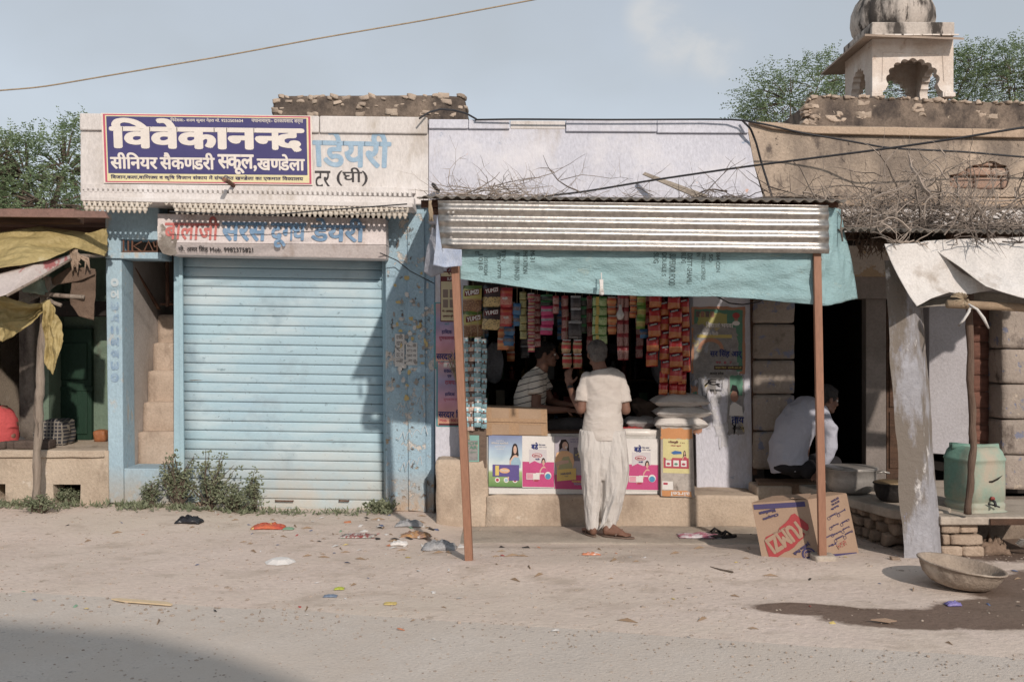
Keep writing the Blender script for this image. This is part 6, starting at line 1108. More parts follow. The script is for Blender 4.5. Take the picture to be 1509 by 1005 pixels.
# ------------------------------------------------------------------ cables
def cable(pts, r, label, m=M_cable, name='cable', sag=0): 
    b = B(); q = [P(*pl(pts, i / 40)) for i in range(41)]
    q2 = [q[0]] + [(q[i - 1] + q[i] * 2 + q[i + 1]) / 4 for i in range(1, 40)] + [q[-1]]
    b.tube(q2, r, 6); tag(b.build(name, m, smooth=True), label, 'cable' if name == 'cable' else 'rope')
cable([(-40, 137, 7), (60, 129, 7), (200, 105, 7), (330, 83, 7), (470, 57, 7), (640, 28, 7), (830, -8, 7)], .0055, 'frayed brown rope strung across the sky at the upper left', M_rope, 'rope')
cable([(1620, 172, 7.6), (1509, 188, 7.6), (1400, 206, 7.8), (1310, 219, 8), (1200, 233, 8.2), (1090, 247, 8.5), (960, 266, 8.8), (860, 283, 9), (780, 292, 9.1), (700, 297, 9.2)], .009, 'black cable slanting from the upper right corner down to the awning roof')
cable([(700, 177, 9.3), (760, 176, 9.28), (900, 177, 9.28), (1085, 176, 9.28), (1130, 184, 9.1), (1180, 196, 9.2), (1250, 208, 9.2), (1310, 219, 9.1), (1420, 224, 9.2), (1509, 232, 9.3), (1620, 238, 9.3)], .009, 'black cable lying along the coping and crossing the brown wall')
cable([(1094, 178, 9.28), (1106, 190, 9.25), (1114, 210, 9.3), (1122, 240, 9.4), (1133, 275, 9.4), (1138, 292, 9.35)], .010, 'black cable hanging down the joint between lavender and brown walls')
cable([(618, 175, 9.2), (632, 166, 9.3), (650, 161, 9.4), (670, 163, 9.4), (688, 168, 9.35), (702, 176, 9.3)], .009, 'loop of black cable standing over the coping beside the rubble roof wall')
cable([(250, 312, 8.9), (330, 316, 8.92), (400, 317, 8.95), (480, 310, 8.95), (600, 301, 8.95)], .006, 'thin black cable draped along the cornice fringe')
cable([(560, 373, 9.2), (585, 384, 9.35), (605, 400, 9.35), (640, 418, 9.28)], .005, 'thin cable sagging from the dairy sign to the shop corner')
cable([(1055, 436, 9.35), (1075, 447, 9.3), (1095, 449, 9.3), (1118, 445, 9.35), (1130, 438, 9.36)], .006, 'dark hose looped below the teal tarpaulin beside the stone column')
# ------------------------------------------------------------------ dry brushwood
def brush(b, n, px0, px1, py0, py1, Y0, Y1, seed, Lr=(.3, 1.1), rr=(.002, .006), flat_=.6, bottom=None):
    random.seed(seed)
    for k in range(n):
        Y = random.uniform(Y0, Y1); u = random.random(); x = px0 + (px1 - px0) * u; env = 1 - abs(u * 2 - 1) ** 2.2 * .8; y = py1 - (py1 - py0) * env * random.random() ** 1.6
        p = P(x, y, Y); L_ = random.uniform(*Lr); d = V((random.gauss(0, 1), random.gauss(0, .35), random.gauss(0, flat_))).normalized(); c_ = V((random.gauss(0, .5), random.gauss(0, .2), random.gauss(-.25, .5))); r0 = random.uniform(*rr) * (2.0 if random.random() < .08 else 1); pts = [p]; m_ = 8
        for i in range(m_): d = (d + c_ * (.22) + V((random.gauss(0, .2), random.gauss(0, .1), random.gauss(0, .2)))).normalized(); p = p + d * L_ / m_; pts.append(p)
        zmin = P(0, py1 + 2, Y).z
        pts = [V((q.x, q.y, max(q.z, zmin + random.uniform(0, .02)))) for q in pts]
        b.tube(pts, [r0 * (1 - .75 * i / m_) for i in range(m_ + 1)], 4, cap=False)
        for j in range(3):
            i = random.randint(2, 7); q = pts[i]; e = V((random.gauss(0, 1), random.gauss(0, .4), random.gauss(0, 1))).normalized() * random.uniform(.05, .2); b.tube([q, q + e * .5 + V((0, 0, random.uniform(-.01, .02))), q + e], [r0 * .6, r0 * .4, .0008], 3, cap=False)
b = B(); brush(b, 250, 1240, 1450, 246, 336, 7.6, 8.6, 3, (.25, .75), (.002, .006), .8); brush(b, 210, 1225, 1560, 300, 338, 7.6, 8.8, 13, (.2, .6), (.002, .006), .4); brush(b, 46, 1250, 1460, 262, 336, 7.6, 8.3, 19, (.4, .8), (.006, .012), .9); brush(b, 22, 1420, 1560, 285, 338, 7.6, 8.4, 29, (.5, 1.0), (.003, .008), .3); brush(b, 26, 1240, 1480, 300, 358, 7.26, 7.32, 23, (.2, .5), (.004, .007), 1.6)
stuff(tag(b.build('brushwood_heap', M_twig, fix=False), 'tangled heap of dry grey thorn branches on the porch roof at the right', 'branches'))
b = B(); brush(b, 62, 655, 800, 274, 293, 8.2, 9.0, 5, (.25, .6), (.002, .006), .2); brush(b, 45, 780, 1060, 280, 293, 8.4, 9.2, 6, (.25, .6), (.0015, .004), .14); brush(b, 45, 1000, 1260, 280, 294, 7.9, 9.0, 8, (.3, .7), (.002, .006), .16); brush(b, 5, 690, 860, 256, 290, 8.6, 9.2, 9, (.5, .9), (.003, .005), .5)
stuff(tag(b.build('brushwood_heap', M_twig, fix=False), 'sparse dry branches strewn over the awning roof of the grocery shop', 'branches'))
b = B(); a0_ = P(947, 257, 9.2); a1_ = P(1040, 296, 8.9); b.prism([a0_, a0_ + V((.02, 0, .02)), a1_ + V((.02, 0, .05)), a1_ + V((-.02, 0, 0))], (0, .03, 0)); tag(b.build('plank', mat('grey_plank', S(186, 172, 154), S(150, 136, 122), s=5, r=.9, b=.4, stretch=(1, 1, 6)), smooth=False), 'splintered grey plank leaning on the lavender wall above the awning', 'plank')
b = B(); b.tube([P(638, 272, 9.2), P(646, 282, 9.34)], .018, 8); tag(b.build('drain_spout', M_cable), 'short dark pipe end sticking out of the lavender wall beside the awning roof', 'pipe')
# ------------------------------------------------------------------ people
class Blob(B):
    def ico(s, c, r, M=None, sub=3):
        bm = bmesh.new(); bmesh.ops.create_icosphere(bm, subdivisions=sub, radius=1); M = M or Matrix.Identity(3); rr = r if isinstance(r, (tuple, list)) else (r, r, r); c = V(c)
        vs = [c + M @ V((v.co.x * rr[0], v.co.y * rr[1], v.co.z * rr[2])) for v in bm.verts]; bm.verts.index_update(); fs = [tuple(v.index for v in f.verts) for f in bm.faces]; bm.free(); return s.add(vs, fs)
    def cap(s, p, q, r1, r2, flat_=False):
        s.tube([p, V(p).lerp(V(q), .5), q], [r1, (r1 + r2) / 2, r2], 16)
        if not flat_: s.ico(p, r1, sub=2); s.ico(q, r2, sub=2)
        return s
    def chain(s, pts, rs, flat_=False):
        s.tube(pts, rs, 16)
        if not flat_:
            for p, r in zip(pts, rs): s.ico(p, r * .99, sub=2)
        return s
    def loft(s, rings, right, n=40, mod=None):
        """rings: (centre, half width, half depth); cross sections square to the path, wide along 'right'"""
        m = len(rings); vs = []; cs = [V(r[0]) for r in rings]; right = V(right).normalized()
        for i in range(m):
            t = (cs[min(i + 1, m - 1)] - cs[max(i - 1, 0)]).normalized(); x = (right - t * right.dot(t)).normalized(); y = t.cross(x)
            for k in range(n):
                a = 2 * pi * k / n; f = mod(a, i / (m - 1)) if mod else 1; vs.append(cs[i] + (x * cos(a) * rings[i][1] + y * sin(a) * rings[i][2]) * f)
        fs = [(i * n + k, i * n + (k + 1) % n, (i + 1) * n + (k + 1) % n, (i + 1) * n + k) for i in range(m - 1) for k in range(n)] + [tuple(range(n - 1, -1, -1)), tuple(range((m - 1) * n, m * n))]
        return s.add(vs, fs)
    def melt(s, name, m, parent, vox=.008, it=4, fold=0, fr=9, st=(1, 1, 1), disp=None):
        o = s.build(name, m, parent, fix=True); q = o.modifiers.new('r', 'REMESH'); q.mode = 'VOXEL'; q.voxel_size = vox; q.use_smooth_shade = True
        if it: k = o.modifiers.new('s', 'SMOOTH'); k.iterations = it; k.factor = .5
        bpy.context.view_layer.update(); dg = bpy.context.evaluated_depsgraph_get(); me = bpy.data.meshes.new_from_object(o.evaluated_get(dg)); old = o.data; o.modifiers.clear(); o.data = me; me.name = name
        if not me.materials: me.materials.append(m)
        me.polygons.foreach_set('use_smooth', [True] * len(me.polygons))
        if fold or disp:
            ns = [v.normal.copy() for v in me.vertices]
            for v, nn in zip(me.vertices, ns):
                c = v.co; q1 = noise.noise(V((c.x * fr * st[0], c.y * fr * st[1], c.z * fr * st[2]))); q2 = noise.noise(V((c.x * fr * 2.3 * st[0], c.y * fr * 2.3 * st[1] + 4, c.z * fr * 2.3 * st[2])))
                d = fold * ((1 - abs(q1) * 2) + .5 * (1 - abs(q2) * 2) - .6) if fold else 0
                if disp: d += disp(c)
                v.co = c + nn * d
        return o
def frame3(f, up=V((0, 0, 1))):
    f = V(f).normalized(); r = f.cross(up).normalized(); u = r.cross(f).normalized(); return Matrix((r, f, u)).transposed()
def head(b, c, f, s=1.0, up=V((0, 0, 1)), neck=None):
    M = frame3(f, up); c = V(c); L = lambda x, y, z: c + M @ (V((x, y, z)) * s)
    b.ico(L(0, -.008, .03), (.074 * s, .094 * s, .083 * s), M); b.ico(L(0, .035, -.042), (.055 * s, .058 * s, .066 * s), M); b.ico(L(0, .072, -.090), (.024 * s, .02 * s, .02 * s), M)
    b.ico(L(0, -.02, -.03), (.062 * s, .07 * s, .07 * s), M)
    b.cap(L(0, .090, .012), L(0, .112, -.026), .009 * s, .013 * s); b.ico(L(0, .105, -.030), (.019 * s, .014 * s, .010 * s), M)
    b.cap(L(-.034, .076, .022), L(.034, .076, .022), .013 * s, .013 * s)
    for x in (-1, 1): b.ico(L(x * .036, .060, -.028), .026 * s); b.ico(L(x * .076, -.008, -.008), (.009 * s, .019 * s, .031 * s), M); b.cap(L(x * .048, .0, -.075), L(x * .02, .065, -.09), .018 * s, .018 * s)
    b.cap(L(-.018, .090, -.052), L(.018, .090, -.052), .0075 * s, .0075 * s); b.cap(L(-.016, .088, -.064), L(.016, .088, -.064), .0085 * s, .0085 * s)
    if neck: b.chain([L(0, -.02, -.06), V(neck)], [.056 * s, .062 * s])
    return M, L
def fuzz(o, n, ln, seed, down=.6):
    """short hair strands growing out of a hair cap, joined into its mesh"""
    rng = random.Random(seed); me = o.data; vs = [tuple(v.co) for v in me.vertices]; fs = [tuple(p.vertices) for p in me.polygons]; k0 = list(me.vertices); add = []
    for _ in range(n):
        v = rng.choice(k0); nn = v.normal; d = (nn * .6 + V((rng.gauss(0, .3), rng.gauss(0, .3), rng.gauss(-down, .3)))).normalized(); t = d.cross(nn)
        if t.length < .05: continue
        t = t.normalized() * .0011; p = v.co - nn * .001; q = p + d * ln * rng.uniform(.5, 1.3); i = len(vs); vs += [tuple(p - t), tuple(p + t), tuple(q)]; fs.append((i, i + 1, i + 2))
    m2 = bpy.data.meshes.new(me.name); m2.from_pydata(vs, [], fs); m2.materials.append(me.materials[0]); m2.polygons.foreach_set('use_smooth', [True] * len(m2.polygons)); o.data = m2
def eyes(parent, M, L, s, col='eye_white'):
    for x in (-1, 1):
        b = Blob(); b.ico(L(x * .031, .081, .002), .0115 * s, sub=2); o = b.build('eye', flat('eye_white', S(210, 202, 196), .3), parent, smooth=True)
        b = Blob(); b.ico(L(x * .031, .0885, .002), .0058 * s, sub=2); b.build('iris', flat('eye_dark', S(40, 28, 24), .2), o, smooth=True)
        b = Blob(); b.cap(L(x * .016, .094, .0235), L(x * .046, .084, .026), .004 * s, .003 * s); b.build('eyebrow', M_hairb, parent, smooth=True)
def hand(b, w, d, nrm, s=1.0, curl=.5, side=1, spread=.12):
    """palm and five separate bent fingers; d points along the hand, nrm out of the back of the hand"""
    w = V(w); d = V(d).normalized(); nrm = V(nrm); nrm = (nrm - d * nrm.dot(d)).normalized(); x = d.cross(nrm) * side
    M = Matrix((x, d, nrm)).transposed(); c = w + d * .045 * s
    b.ico(c, (.040 * s, .050 * s, .017 * s), M); b.cap(w - d * .01, w + d * .03 * s, .024 * s, .022 * s)
    for k, (o_, ln) in enumerate(((-.030, .066), (-.010, .076), (.010, .080), (.029, .072))):
        p = c + x * o_ * s + d * .040 * s; dd = (d + x * (o_ * 4 * spread)).normalized(); pts = [p]; L_ = ln * s / 3; a = curl * .5
        for j in range(3): dirn = (dd * cos(a) - nrm * sin(a)).normalized(); pts.append(pts[-1] + dirn * L_ * (1.15 - .15 * j)); a += curl * .75
        b.chain(pts, [.0092 * s, .0086 * s, .0078 * s, .0064 * s])
    t = c + x * .034 * s - d * .03 * s; dd = (d * .55 + x * .8 - nrm * .35).normalized(); p1 = t + dd * .035 * s; p2 = p1 + (dd + d * .5).normalized() * .026 * s; b.chain([t, p1, p2], [.0125 * s, .0105 * s, .0085 * s])
M_skin = mat('skin_brown', S(132, 92, 74), S(116, 78, 62), s=6, r=.55, b=.12, bs=120, fine=.08, spec=.35)
M_hairb = mat('hair_black', S(36, 30, 30), S(26, 22, 22), s=30, r=.6, b=.5, bs=160, fine=.3)
M_hairg = mat('hair_grey', S(128, 122, 118), S(92, 86, 84), s=26, r=.7, b=.6, bs=150, fine=.35, stretch=(1, 1, .5))
M_tee = mat('cream_jersey', S(214, 205, 197), S(203, 192, 183), s=4, r=.9, b=.4, bs=120, fine=.05, crease=.28, cs=3, stretch=(1, 1, 1.6))
M_dho = mat('white_dhoti', S(222, 217, 212), S(210, 203, 197), s=4, r=.9, b=.45, bs=140, fine=.05, trans=.06, crease=.35, cs=7, stretch=(1.4, 1.4, .35))
M_sole = mat('sandal_rubber', S(128, 104, 90), S(100, 82, 72), s=9, r=.8, b=.2)
# --- customer seen from behind
Ym = 8.5; W = lambda x, y, d=0: P(x, y, Ym) + V((0, d, 0)); k_ = Ym / F
PA = T('person', 'standing man seen from behind in a cream t-shirt and white dhoti at the counter', 'person', P(890, 791, Ym))
b = Blob(); f = V((-.12, 1, .0)); M, L = head(b, W(880, 521.5, .02), f, 1.0, neck=W(886, 549, -.01)); HL = L
b.loft([(W(888, 640), .15, .1), (W(889, 600), .14, .10), (W(889, 560), .15, .09), (W(886, 546), .08, .06)], (1, 0, 0), 24)
b.chain([W(864, 556), W(856, 603, -.03)], [.046, .040]); b.chain([W(856, 603, -.03), W(847, 585, .10), W(841, 569, .19)], [.041, .036, .026]); hand(b, W(840.5, 568, .195), (-.06, .25, .9), (-.5, -.7, .1), 1.0, .45, 1, .25)
b.chain([W(914, 556), W(922, 604, -.02)], [.046, .040]); b.chain([W(922, 604, -.02), W(913, 603, .14), W(900, 600, .25)], [.041, .036, .026]); hand(b, W(899, 600, .255), (-.5, .8, -.05), (.3, .3, .9), 1.0, .7, -1, .1)
gz = -.044
def foot(b, heel, ball, toe, ank, h0):   # h0: where the shin enters the cloth
    heel, ball, toe, ank = map(V, (heel, ball, toe, ank)); d = (toe - heel).normalized(); x = d.cross(V((0, 0, 1))).normalized()
    b.chain([V(h0), ank, heel + V((0, 0, .045))], [.042, .034, .034]); b.ico(heel + V((0, 0, .03)), .031); b.cap(heel + V((0, 0, .035)), ball + V((0, 0, .026)), .032, .030); b.cap(ank, ball + V((0, 0, .03)), .032, .024)
    b.ico(ball + V((0, 0, .022)), (.042, .042, .02))
    for k, (o_, ln, r) in enumerate(((-.030, .045, .013), (-.010, .045, .0095), (.006, .042, .009), (.020, .036, .0085), (.032, .028, .008))):
        p = ball + x * o_ + d * .02; b.cap(p + V((0, 0, .018)), p + d * ln + V((0, 0, .012)), r * 1.1, r)
fl1 = [P(873, 793, 8.42), P(870, 789, 8.36), P(869, 788, 8.42)]
hl = V((P(874, 0, 8.44).x, 8.44, gz + .014)); bl = V((P(869, 0, 8.44).x, 8.58, gz + .014)); tl_ = V((P(866, 0, 8.44).x, 8.64, gz + .014)); foot(b, hl, bl, tl_, hl + V((0, .03, .09)), W(873, 770))
hr = V((P(894, 0, 8.42).x, 8.44, gz + .014)); br2 = V((P(916, 0, 8.38).x, 8.38, gz + .014)); tr2 = V((P(930, 0, 8.35).x, 8.35, gz + .014)); foot(b, hr, br2, tr2, hr + V((.02, .02, .085)), W(896, 768, .02))
b.chain([W(877, 636), W(873, 700), W(873, 770)], [.075, .055, .042]); b.chain([W(901, 636), W(899, 700), W(896, 768, .02)], [.075, .055, .042]); b.melt('body', M_skin, PA, .0055, 3)
b = Blob(); b.ico(L(0, -.014, .038), (.083, .096, .084), M); b.ico(L(0, -.050, -.012), (.070, .058, .062), M); b.ico(L(0, .02, .07), (.06, .07, .05), M)
for x in (-1, 1): b.cap(L(x * .070, .004, .03), L(x * .073, -.002, .012), .014, .008)
fuzz(b.melt('hair', M_hairg, PA, .006, 2, fold=.005, fr=26), 2600, .016, 1)
b = Blob(); b.loft([(W(888, 633), .168, .122), (W(889, 622), .166, .122), (W(889, 605), .158, .118), (W(889, 585), .166, .122), (W(889, 568), .176, .126), (W(889, 556), .176, .115), (W(888, 549), .135, .09), (W(887, 544), .088, .074)], (1, 0, 0), 48)
b.chain([W(866, 557), W(860, 575, -.01), W(857.5, 591, -.02)], [.060, .062, .064], True); b.ico(W(866, 558), .060); b.chain([W(911, 557), W(917, 575, -.01), W(919.5, 592, -.02)], [.060, .060, .061], True); b.ico(W(911, 558), .060)
b.melt('shirt', M_tee, PA, .0075, 2, fold=.008, fr=6.5, st=(.8, 1, 1.3))
b = Blob(); b.loft([(W(888.5, 648), .178, .13), (W(888.5, 637), .177, .13), (W(888.5, 626), .172, .127), (W(888.5, 619), .165, .122)], (1, 0, 0), 48); b.melt('waist_wrap', M_tee, PA, .008, 2, fold=.004, fr=10, st=(1, 1, 2.5))
b = Blob(); pm = lambda ph, kk, am: (lambda a, t: 1 + am * (.35 + .65 * min(1, t * 2)) * sin(kk * a + ph + 1.6 * sin(t * 2.2 + ph)) * (.6 + .4 * sin(a * 2 + ph)))
b.loft([(W(871, 634), .095, .11), (W(870, 660), .102, .13), (W(872, 692), .088, .12), (W(872, 725), .074, .10), (W(872.5, 755), .058, .085), (W(873, 779, -.01), .052, .074)], (1, 0, 0), 90, pm(.3, 11, .055))
b.loft([(W(904, 634), .100, .11), (W(905, 660), .108, .125), (W(907, 692), .112, .13), (W(905, 722), .098, .12), (W(900, 750), .080, .10), (W(897, 768), .064, .085), (W(895, 781, -.01), .052, .074)], (1, 0, 0), 90, pm(2.0, 10, .06))
b.loft([(W(888, 634), .165, .115), (W(888, 660), .165, .12), (W(888, 688), .12, .10), (W(886, 706), .05, .07)], (1, 0, 0), 60, pm(1, 15, .03))
b.melt('dhoti', M_dho, PA, .008, 1, fold=.010, fr=10, st=(1.6, 1.3, .32))
b = B()   # loose front end of the cloth hanging at his right side
def drp(u, v):
    x = 916 + 7 * sin(pi * min(1, v * 1.2)) - 22 * v * v + 5 * u * sin(v * 9) * .5 - 14 * u; y = 640 + (128 + 14 * u) * v; return P(x, y, Ym - .125 + .05 * u + .012 * sin(v * 14 + u * 5) - .02 * v)
b.grid(drp, 8, 40); b.build('drape', M_dho, PA, smooth=True, solid=.004)
for nm, hq, tq in (('sandal', hl, tl_), ('sandal', hr, tr2)):
    d = (tq - hq); d.z = 0; d.normalize(); x = d.cross(V((0, 0, 1))); b = B(); n_ = 20; pts = []
    for k in range(n_): a = 2 * pi * k / n_; pts.append(hq + d * (.105 + .145 * cos(a)) + x * (.044 * sin(a) * (1 + .12 * cos(a))) + V((0, 0, -.012)))
    b.prism([p + V((0, 0, .013)) for p in pts], (0, 0, -.013)); o = b.build(nm, M_sole, PA, bevel=.003)
    B().tube([hq + d * .09 + x * .04 + V((0, 0, .01)), hq + d * .14 + V((0, 0, .06)), hq + d * .09 - x * .04 + V((0, 0, .01))], .007, 6).build('strap', M_sole, o)
b = B(); q = W(843, 573, .165); b.tube([q + V((-.004, -.008, -.012)), q + V((.0, .004, .010))], .031, 14, cap=False); b.build('wristwatch', M_cable, PA, solid=.003)
# --- shopkeeper in striped polo
Ys = 9.42; W = lambda x, y, d=0: P(x, y, Ys) + V((0, d, 0))
PB_ = T('person', 'seated shopkeeper with moustache in a striped polo shirt, facing right behind the counter', 'person', P(800, 640, Ys))
b = Blob(); f = V((1, -.10, -.06)); M, L = head(b, W(805, 522), f, 1.03, neck=W(795, 556))
b.loft([(W(785, 640), .17, .12), (W(781, 600), .17, .12), (W(788, 570), .18, .11), (W(795, 552), .10, .07)], (0, -1, 0), 24)
b.chain([W(790, 566, -.17), W(789, 599, -.2)], [.052, .043]); b.chain([W(789, 599, -.2), W(812, 602, -.2), W(834, 602, -.19)], [.043, .037, .027]); hand(b, W(834, 602, -.19), (1, -.1, -.12), (.0, -.3, 1), 1.0, .6, 1)
b.chain([W(800, 566, .16), W(812, 592, .1)], [.05, .04]); b.chain([W(812, 592, .1), W(825, 595, .02), W(838, 596, -.04)], [.04, .034, .026]); hand(b, W(838, 596, -.04), (1, -.2, -.05), (0, -.3, 1), 1.0, .7, -1)
b.melt('body', M_skin, PB_, .006, 3); eyes(PB_, M, L, 1.03)
b = Blob(); b.ico(L(0, -.016, .040), (.084, .097, .084), M); b.ico(L(0, -.052, -.006), (.070, .056, .055), M); b.ico(L(0, .045, .078), (.055, .045, .03), M)
for x in (-1, 1): b.cap(L(x * .074, .010, .03), L(x * .072, .014, -.002), .012, .006)
fuzz(b.melt('hair', M_hairb, PB_, .006, 2, fold=.003, fr=28), 1800, .015, 2)
b = Blob(); b.chain([L(-.026, .094, -.047), L(0, .104, -.042), L(.026, .094, -.047)], [.005, .007, .005]); b.build('moustache', M_hairb, PB_, smooth=True)
def stripes():
    m = bpy.data.materials.new('striped_jersey'); m.use_nodes = True; t = m.node_tree; N = t.nodes.new; L = t.links.new; p = t.nodes['Principled BSDF']; p.inputs['Roughness'].default_value = .9
    tc = N('ShaderNodeTexCoord'); sp = N('ShaderNodeSeparateXYZ'); L(tc.outputs['Object'], sp.inputs[0]); nz = N('ShaderNodeTexNoise'); nz.inputs['Scale'].default_value = 4; L(tc.outputs['Object'], nz.inputs['Vector'])
    a = N('ShaderNodeMath'); a.operation = 'MULTIPLY_ADD'; L(sp.outputs[0], a.inputs[0]); a.inputs[1].default_value = -.28; L(sp.outputs[2], a.inputs[2]); c_ = N('ShaderNodeMath'); c_.operation = 'MULTIPLY_ADD'; L(nz.outputs[0], c_.inputs[0]); c_.inputs[1].default_value = .035; L(a.outputs[0], c_.inputs[2])
    q = N('ShaderNodeMath'); q.operation = 'MULTIPLY'; L(c_.outputs[0], q.inputs[0]); q.inputs[1].default_value = 17.5; r = N('ShaderNodeMath'); r.operation = 'FRACT'; L(q.outputs[0], r.inputs[0]); g = N('ShaderNodeMath'); g.operation = 'GREATER_THAN'; g.inputs[1].default_value = .85; L(r.outputs[0], g.inputs[0])
    mx = N('ShaderNodeMix'); mx.data_type = 'RGBA'; L(g.outputs[0], mx.inputs[0]); mx.inputs[6].default_value = S(206, 196, 182); mx.inputs[7].default_value = S(44, 42, 50); L(mx.outputs[2], p.inputs['Base Color']); return m
b = Blob(); b.loft([(W(784, 622), .19, .15), (W(781, 606), .19, .15), (W(780, 588), .195, .15), (W(785, 570), .20, .14), (W(791, 558), .17, .11), (W(796, 548), .09, .075), (W(798, 545), .075, .068)], (0, -1, 0), 48)
b.chain([W(790, 562, -.15), W(789, 572, -.185), W(788.5, 580, -.20)], [.074, .076, .078], True); b.ico(W(790, 562, -.15), .073); b.chain([W(798, 562, .15), W(806, 577, .13)], [.07, .07], True); b.ico(W(798, 562, .15), .07)
b.melt('shirt', stripes(), PB_, .008, 2, fold=.008, fr=7)
M_trs = mat('grey_trousers', S(86, 84, 84), S(70, 68, 70), s=6, r=.9, b=.2)
b = Blob(); b.ico(W(790, 632), (.17, .19, .13)); b.chain([W(792, 634, -.09), W(840, 626, -.12), W(852, 626, -.12)], [.10, .082, .075]); b.chain([W(852, 628, -.12), W(848, 690, -.1)], [.07, .055]); b.chain([W(795, 634, .1), W(845, 630, .15)], [.10, .075]); b.chain([W(845, 632, .15), W(842, 690, .15)], [.07, .055]); b.melt('trousers', M_trs, PB_, .01, 3, fold=.006, fr=7)
b = B(); rough_block(b, P(768, 0, Ys).x, P(812, 0, Ys).x, 9.2 + .45, 9.2 + .5, .21, P(0, 650, Ys).z, .004, 3, 2); tag(B().box(P(768, 0, Ys).x, P(806, 0, Ys).x, 9.62, 9.64, .21, P(0, 655, Ys).z).build('stool', M_dwood), 'dark wooden stool under the seated shopkeeper', 'stool')
# --- man sitting on the ledge, leaning away
Yq = 9.0; W = lambda x, y, d=0: P(x, y, Yq) + V((0, d, 0))
PC_ = T('person', 'man in a white shirt sitting on the ledge with his back turned beside the doorway', 'person', P(1165, 697, Yq))
b = Blob(); f = V((.93, .30, -.22)); M, L = head(b, W(1218, 588, .0), f, 1.08, neck=W(1204, 608, 0))
b.loft([(W(1165, 680), .15, .1), (W(1172, 640), .15, .1), (W(1192, 610), .15, .1), (W(1204, 598), .08, .06)], (.8, -.5, 0), 24)
b.chain([W(1208, 612, -.12), W(1212, 650, -.2), W(1203, 688, -.16)], [.05, .042, .027]); hand(b, W(1203, 689, -.16), (-.55, -.5, -.35), (0, 0, 1), 1.0, .25, 1, .3)
b.melt('body', M_skin, PC_, .0065, 3); eyes(PC_, M, L, 1.0)
b = Blob(); b.ico(L(0, -.016, .040), (.093, .108, .092), M); b.ico(L(0, -.054, -.010), (.078, .062, .066), M); b.ico(L(0, .04, .076), (.06, .05, .033), M)
for x in (-1, 1): b.cap(L(x * .074, .008, .03), L(x * .072, .012, -.008), .012, .007)
fuzz(b.melt('hair', mat('hair_salt_pepper', S(64, 60, 60), S(44, 40, 40), s=30, r=.65, b=.5, bs=150, fine=.35), PC_, .006, 2, fold=.004, fr=26), 1800, .018, 3)
M_wsh = mat('white_shirt', S(184, 186, 200), S(170, 172, 188), s=3, r=.85, b=.4, bs=120, fine=.04, crease=.6, cs=4)
b = Blob(); b.loft([(W(1164, 692), .165, .12), (W(1161, 678), .175, .135), (W(1163, 656), .175, .135), (W(1170, 634), .18, .13), (W(1184, 614), .185, .12), (W(1197, 601), .155, .10), (W(1206, 593), .08, .07)], (.86, -.45, .18), 48)
b.chain([W(1206, 606, -.11), W(1214, 628, -.18), W(1213, 655, -.2), W(1205, 684, -.17)], [.058, .060, .055, .046], True); b.ico(W(1206, 606, -.11), .058); b.ico(W(1214, 628, -.18), .06); b.melt('shirt', M_wsh, PC_, .0085, 2, fold=.012, fr=5.5, st=(1, 1, .8))
b = Blob(); b.ico(W(1166, 686), (.18, .15, .085)); b.chain([W(1172, 690, .0), W(1225, 684, .35)], [.09, .07]); b.chain([W(1186, 690, -.1), W(1240, 686, .2)], [.085, .07]); b.melt('trousers', mat('black_trousers', S(44, 42, 46), S(34, 32, 36), s=6, r=.9, b=.2), PC_, .01, 3)
# --- person in red at the left edge
Yr = 9.85; W = lambda x, y, d=0: P(x, y, Yr) + V((0, d, 0))
PD = T('person', 'person in a red shirt crouching inside the shack at the left edge', 'person', P(5, 655, Yr))
b = Blob(); M, L = head(b, W(-16, 580), V((-.6, .8, -.1)), 1.0, neck=W(-8, 600)); b.loft([(W(2, 655), .15, .1), (W(4, 625), .15, .1), (W(-4, 602), .1, .07)], (1, 0, 0), 24); b.chain([W(13, 614), W(20, 642, -.04), W(10, 652, .2)], [.05, .042, .03]); hand(b, W(9, 652, .21), (-.3, .9, -.1), (0, 0, 1), 1, .5, 1); b.melt('body', M_skin, PD, .008, 3)
b = Blob(); b.ico(L(0, -.016, .040), (.084, .098, .084), M); b.ico(L(0, -.054, -.010), (.072, .056, .060), M); b.melt('hair', M_hairb, PD, .007, 2)
b = Blob(); b.loft([(W(-1, 656), .18, .14), (W(-1, 640), .18, .14), (W(-2, 622), .18, .13), (W(-5, 608), .15, .10), (W(-6, 599), .08, .07)], (1, 0, 0), 40); b.chain([W(13, 614), W(19, 632, -.04)], [.06, .062], True); b.ico(W(13, 614), .058); b.melt('shirt', mat('red_cotton', S(204, 76, 76), S(184, 62, 64), s=5, r=.85, b=.15), PD, .009, 3, fold=.008, fr=6)
b = Blob(); b.ico(W(4, 655, .1), (.2, .2, .1)); b.chain([W(-6, 655, .05), W(-30, 640, .35)], [.09, .07]); b.melt('trousers', M_trs, PD, .012, 2)
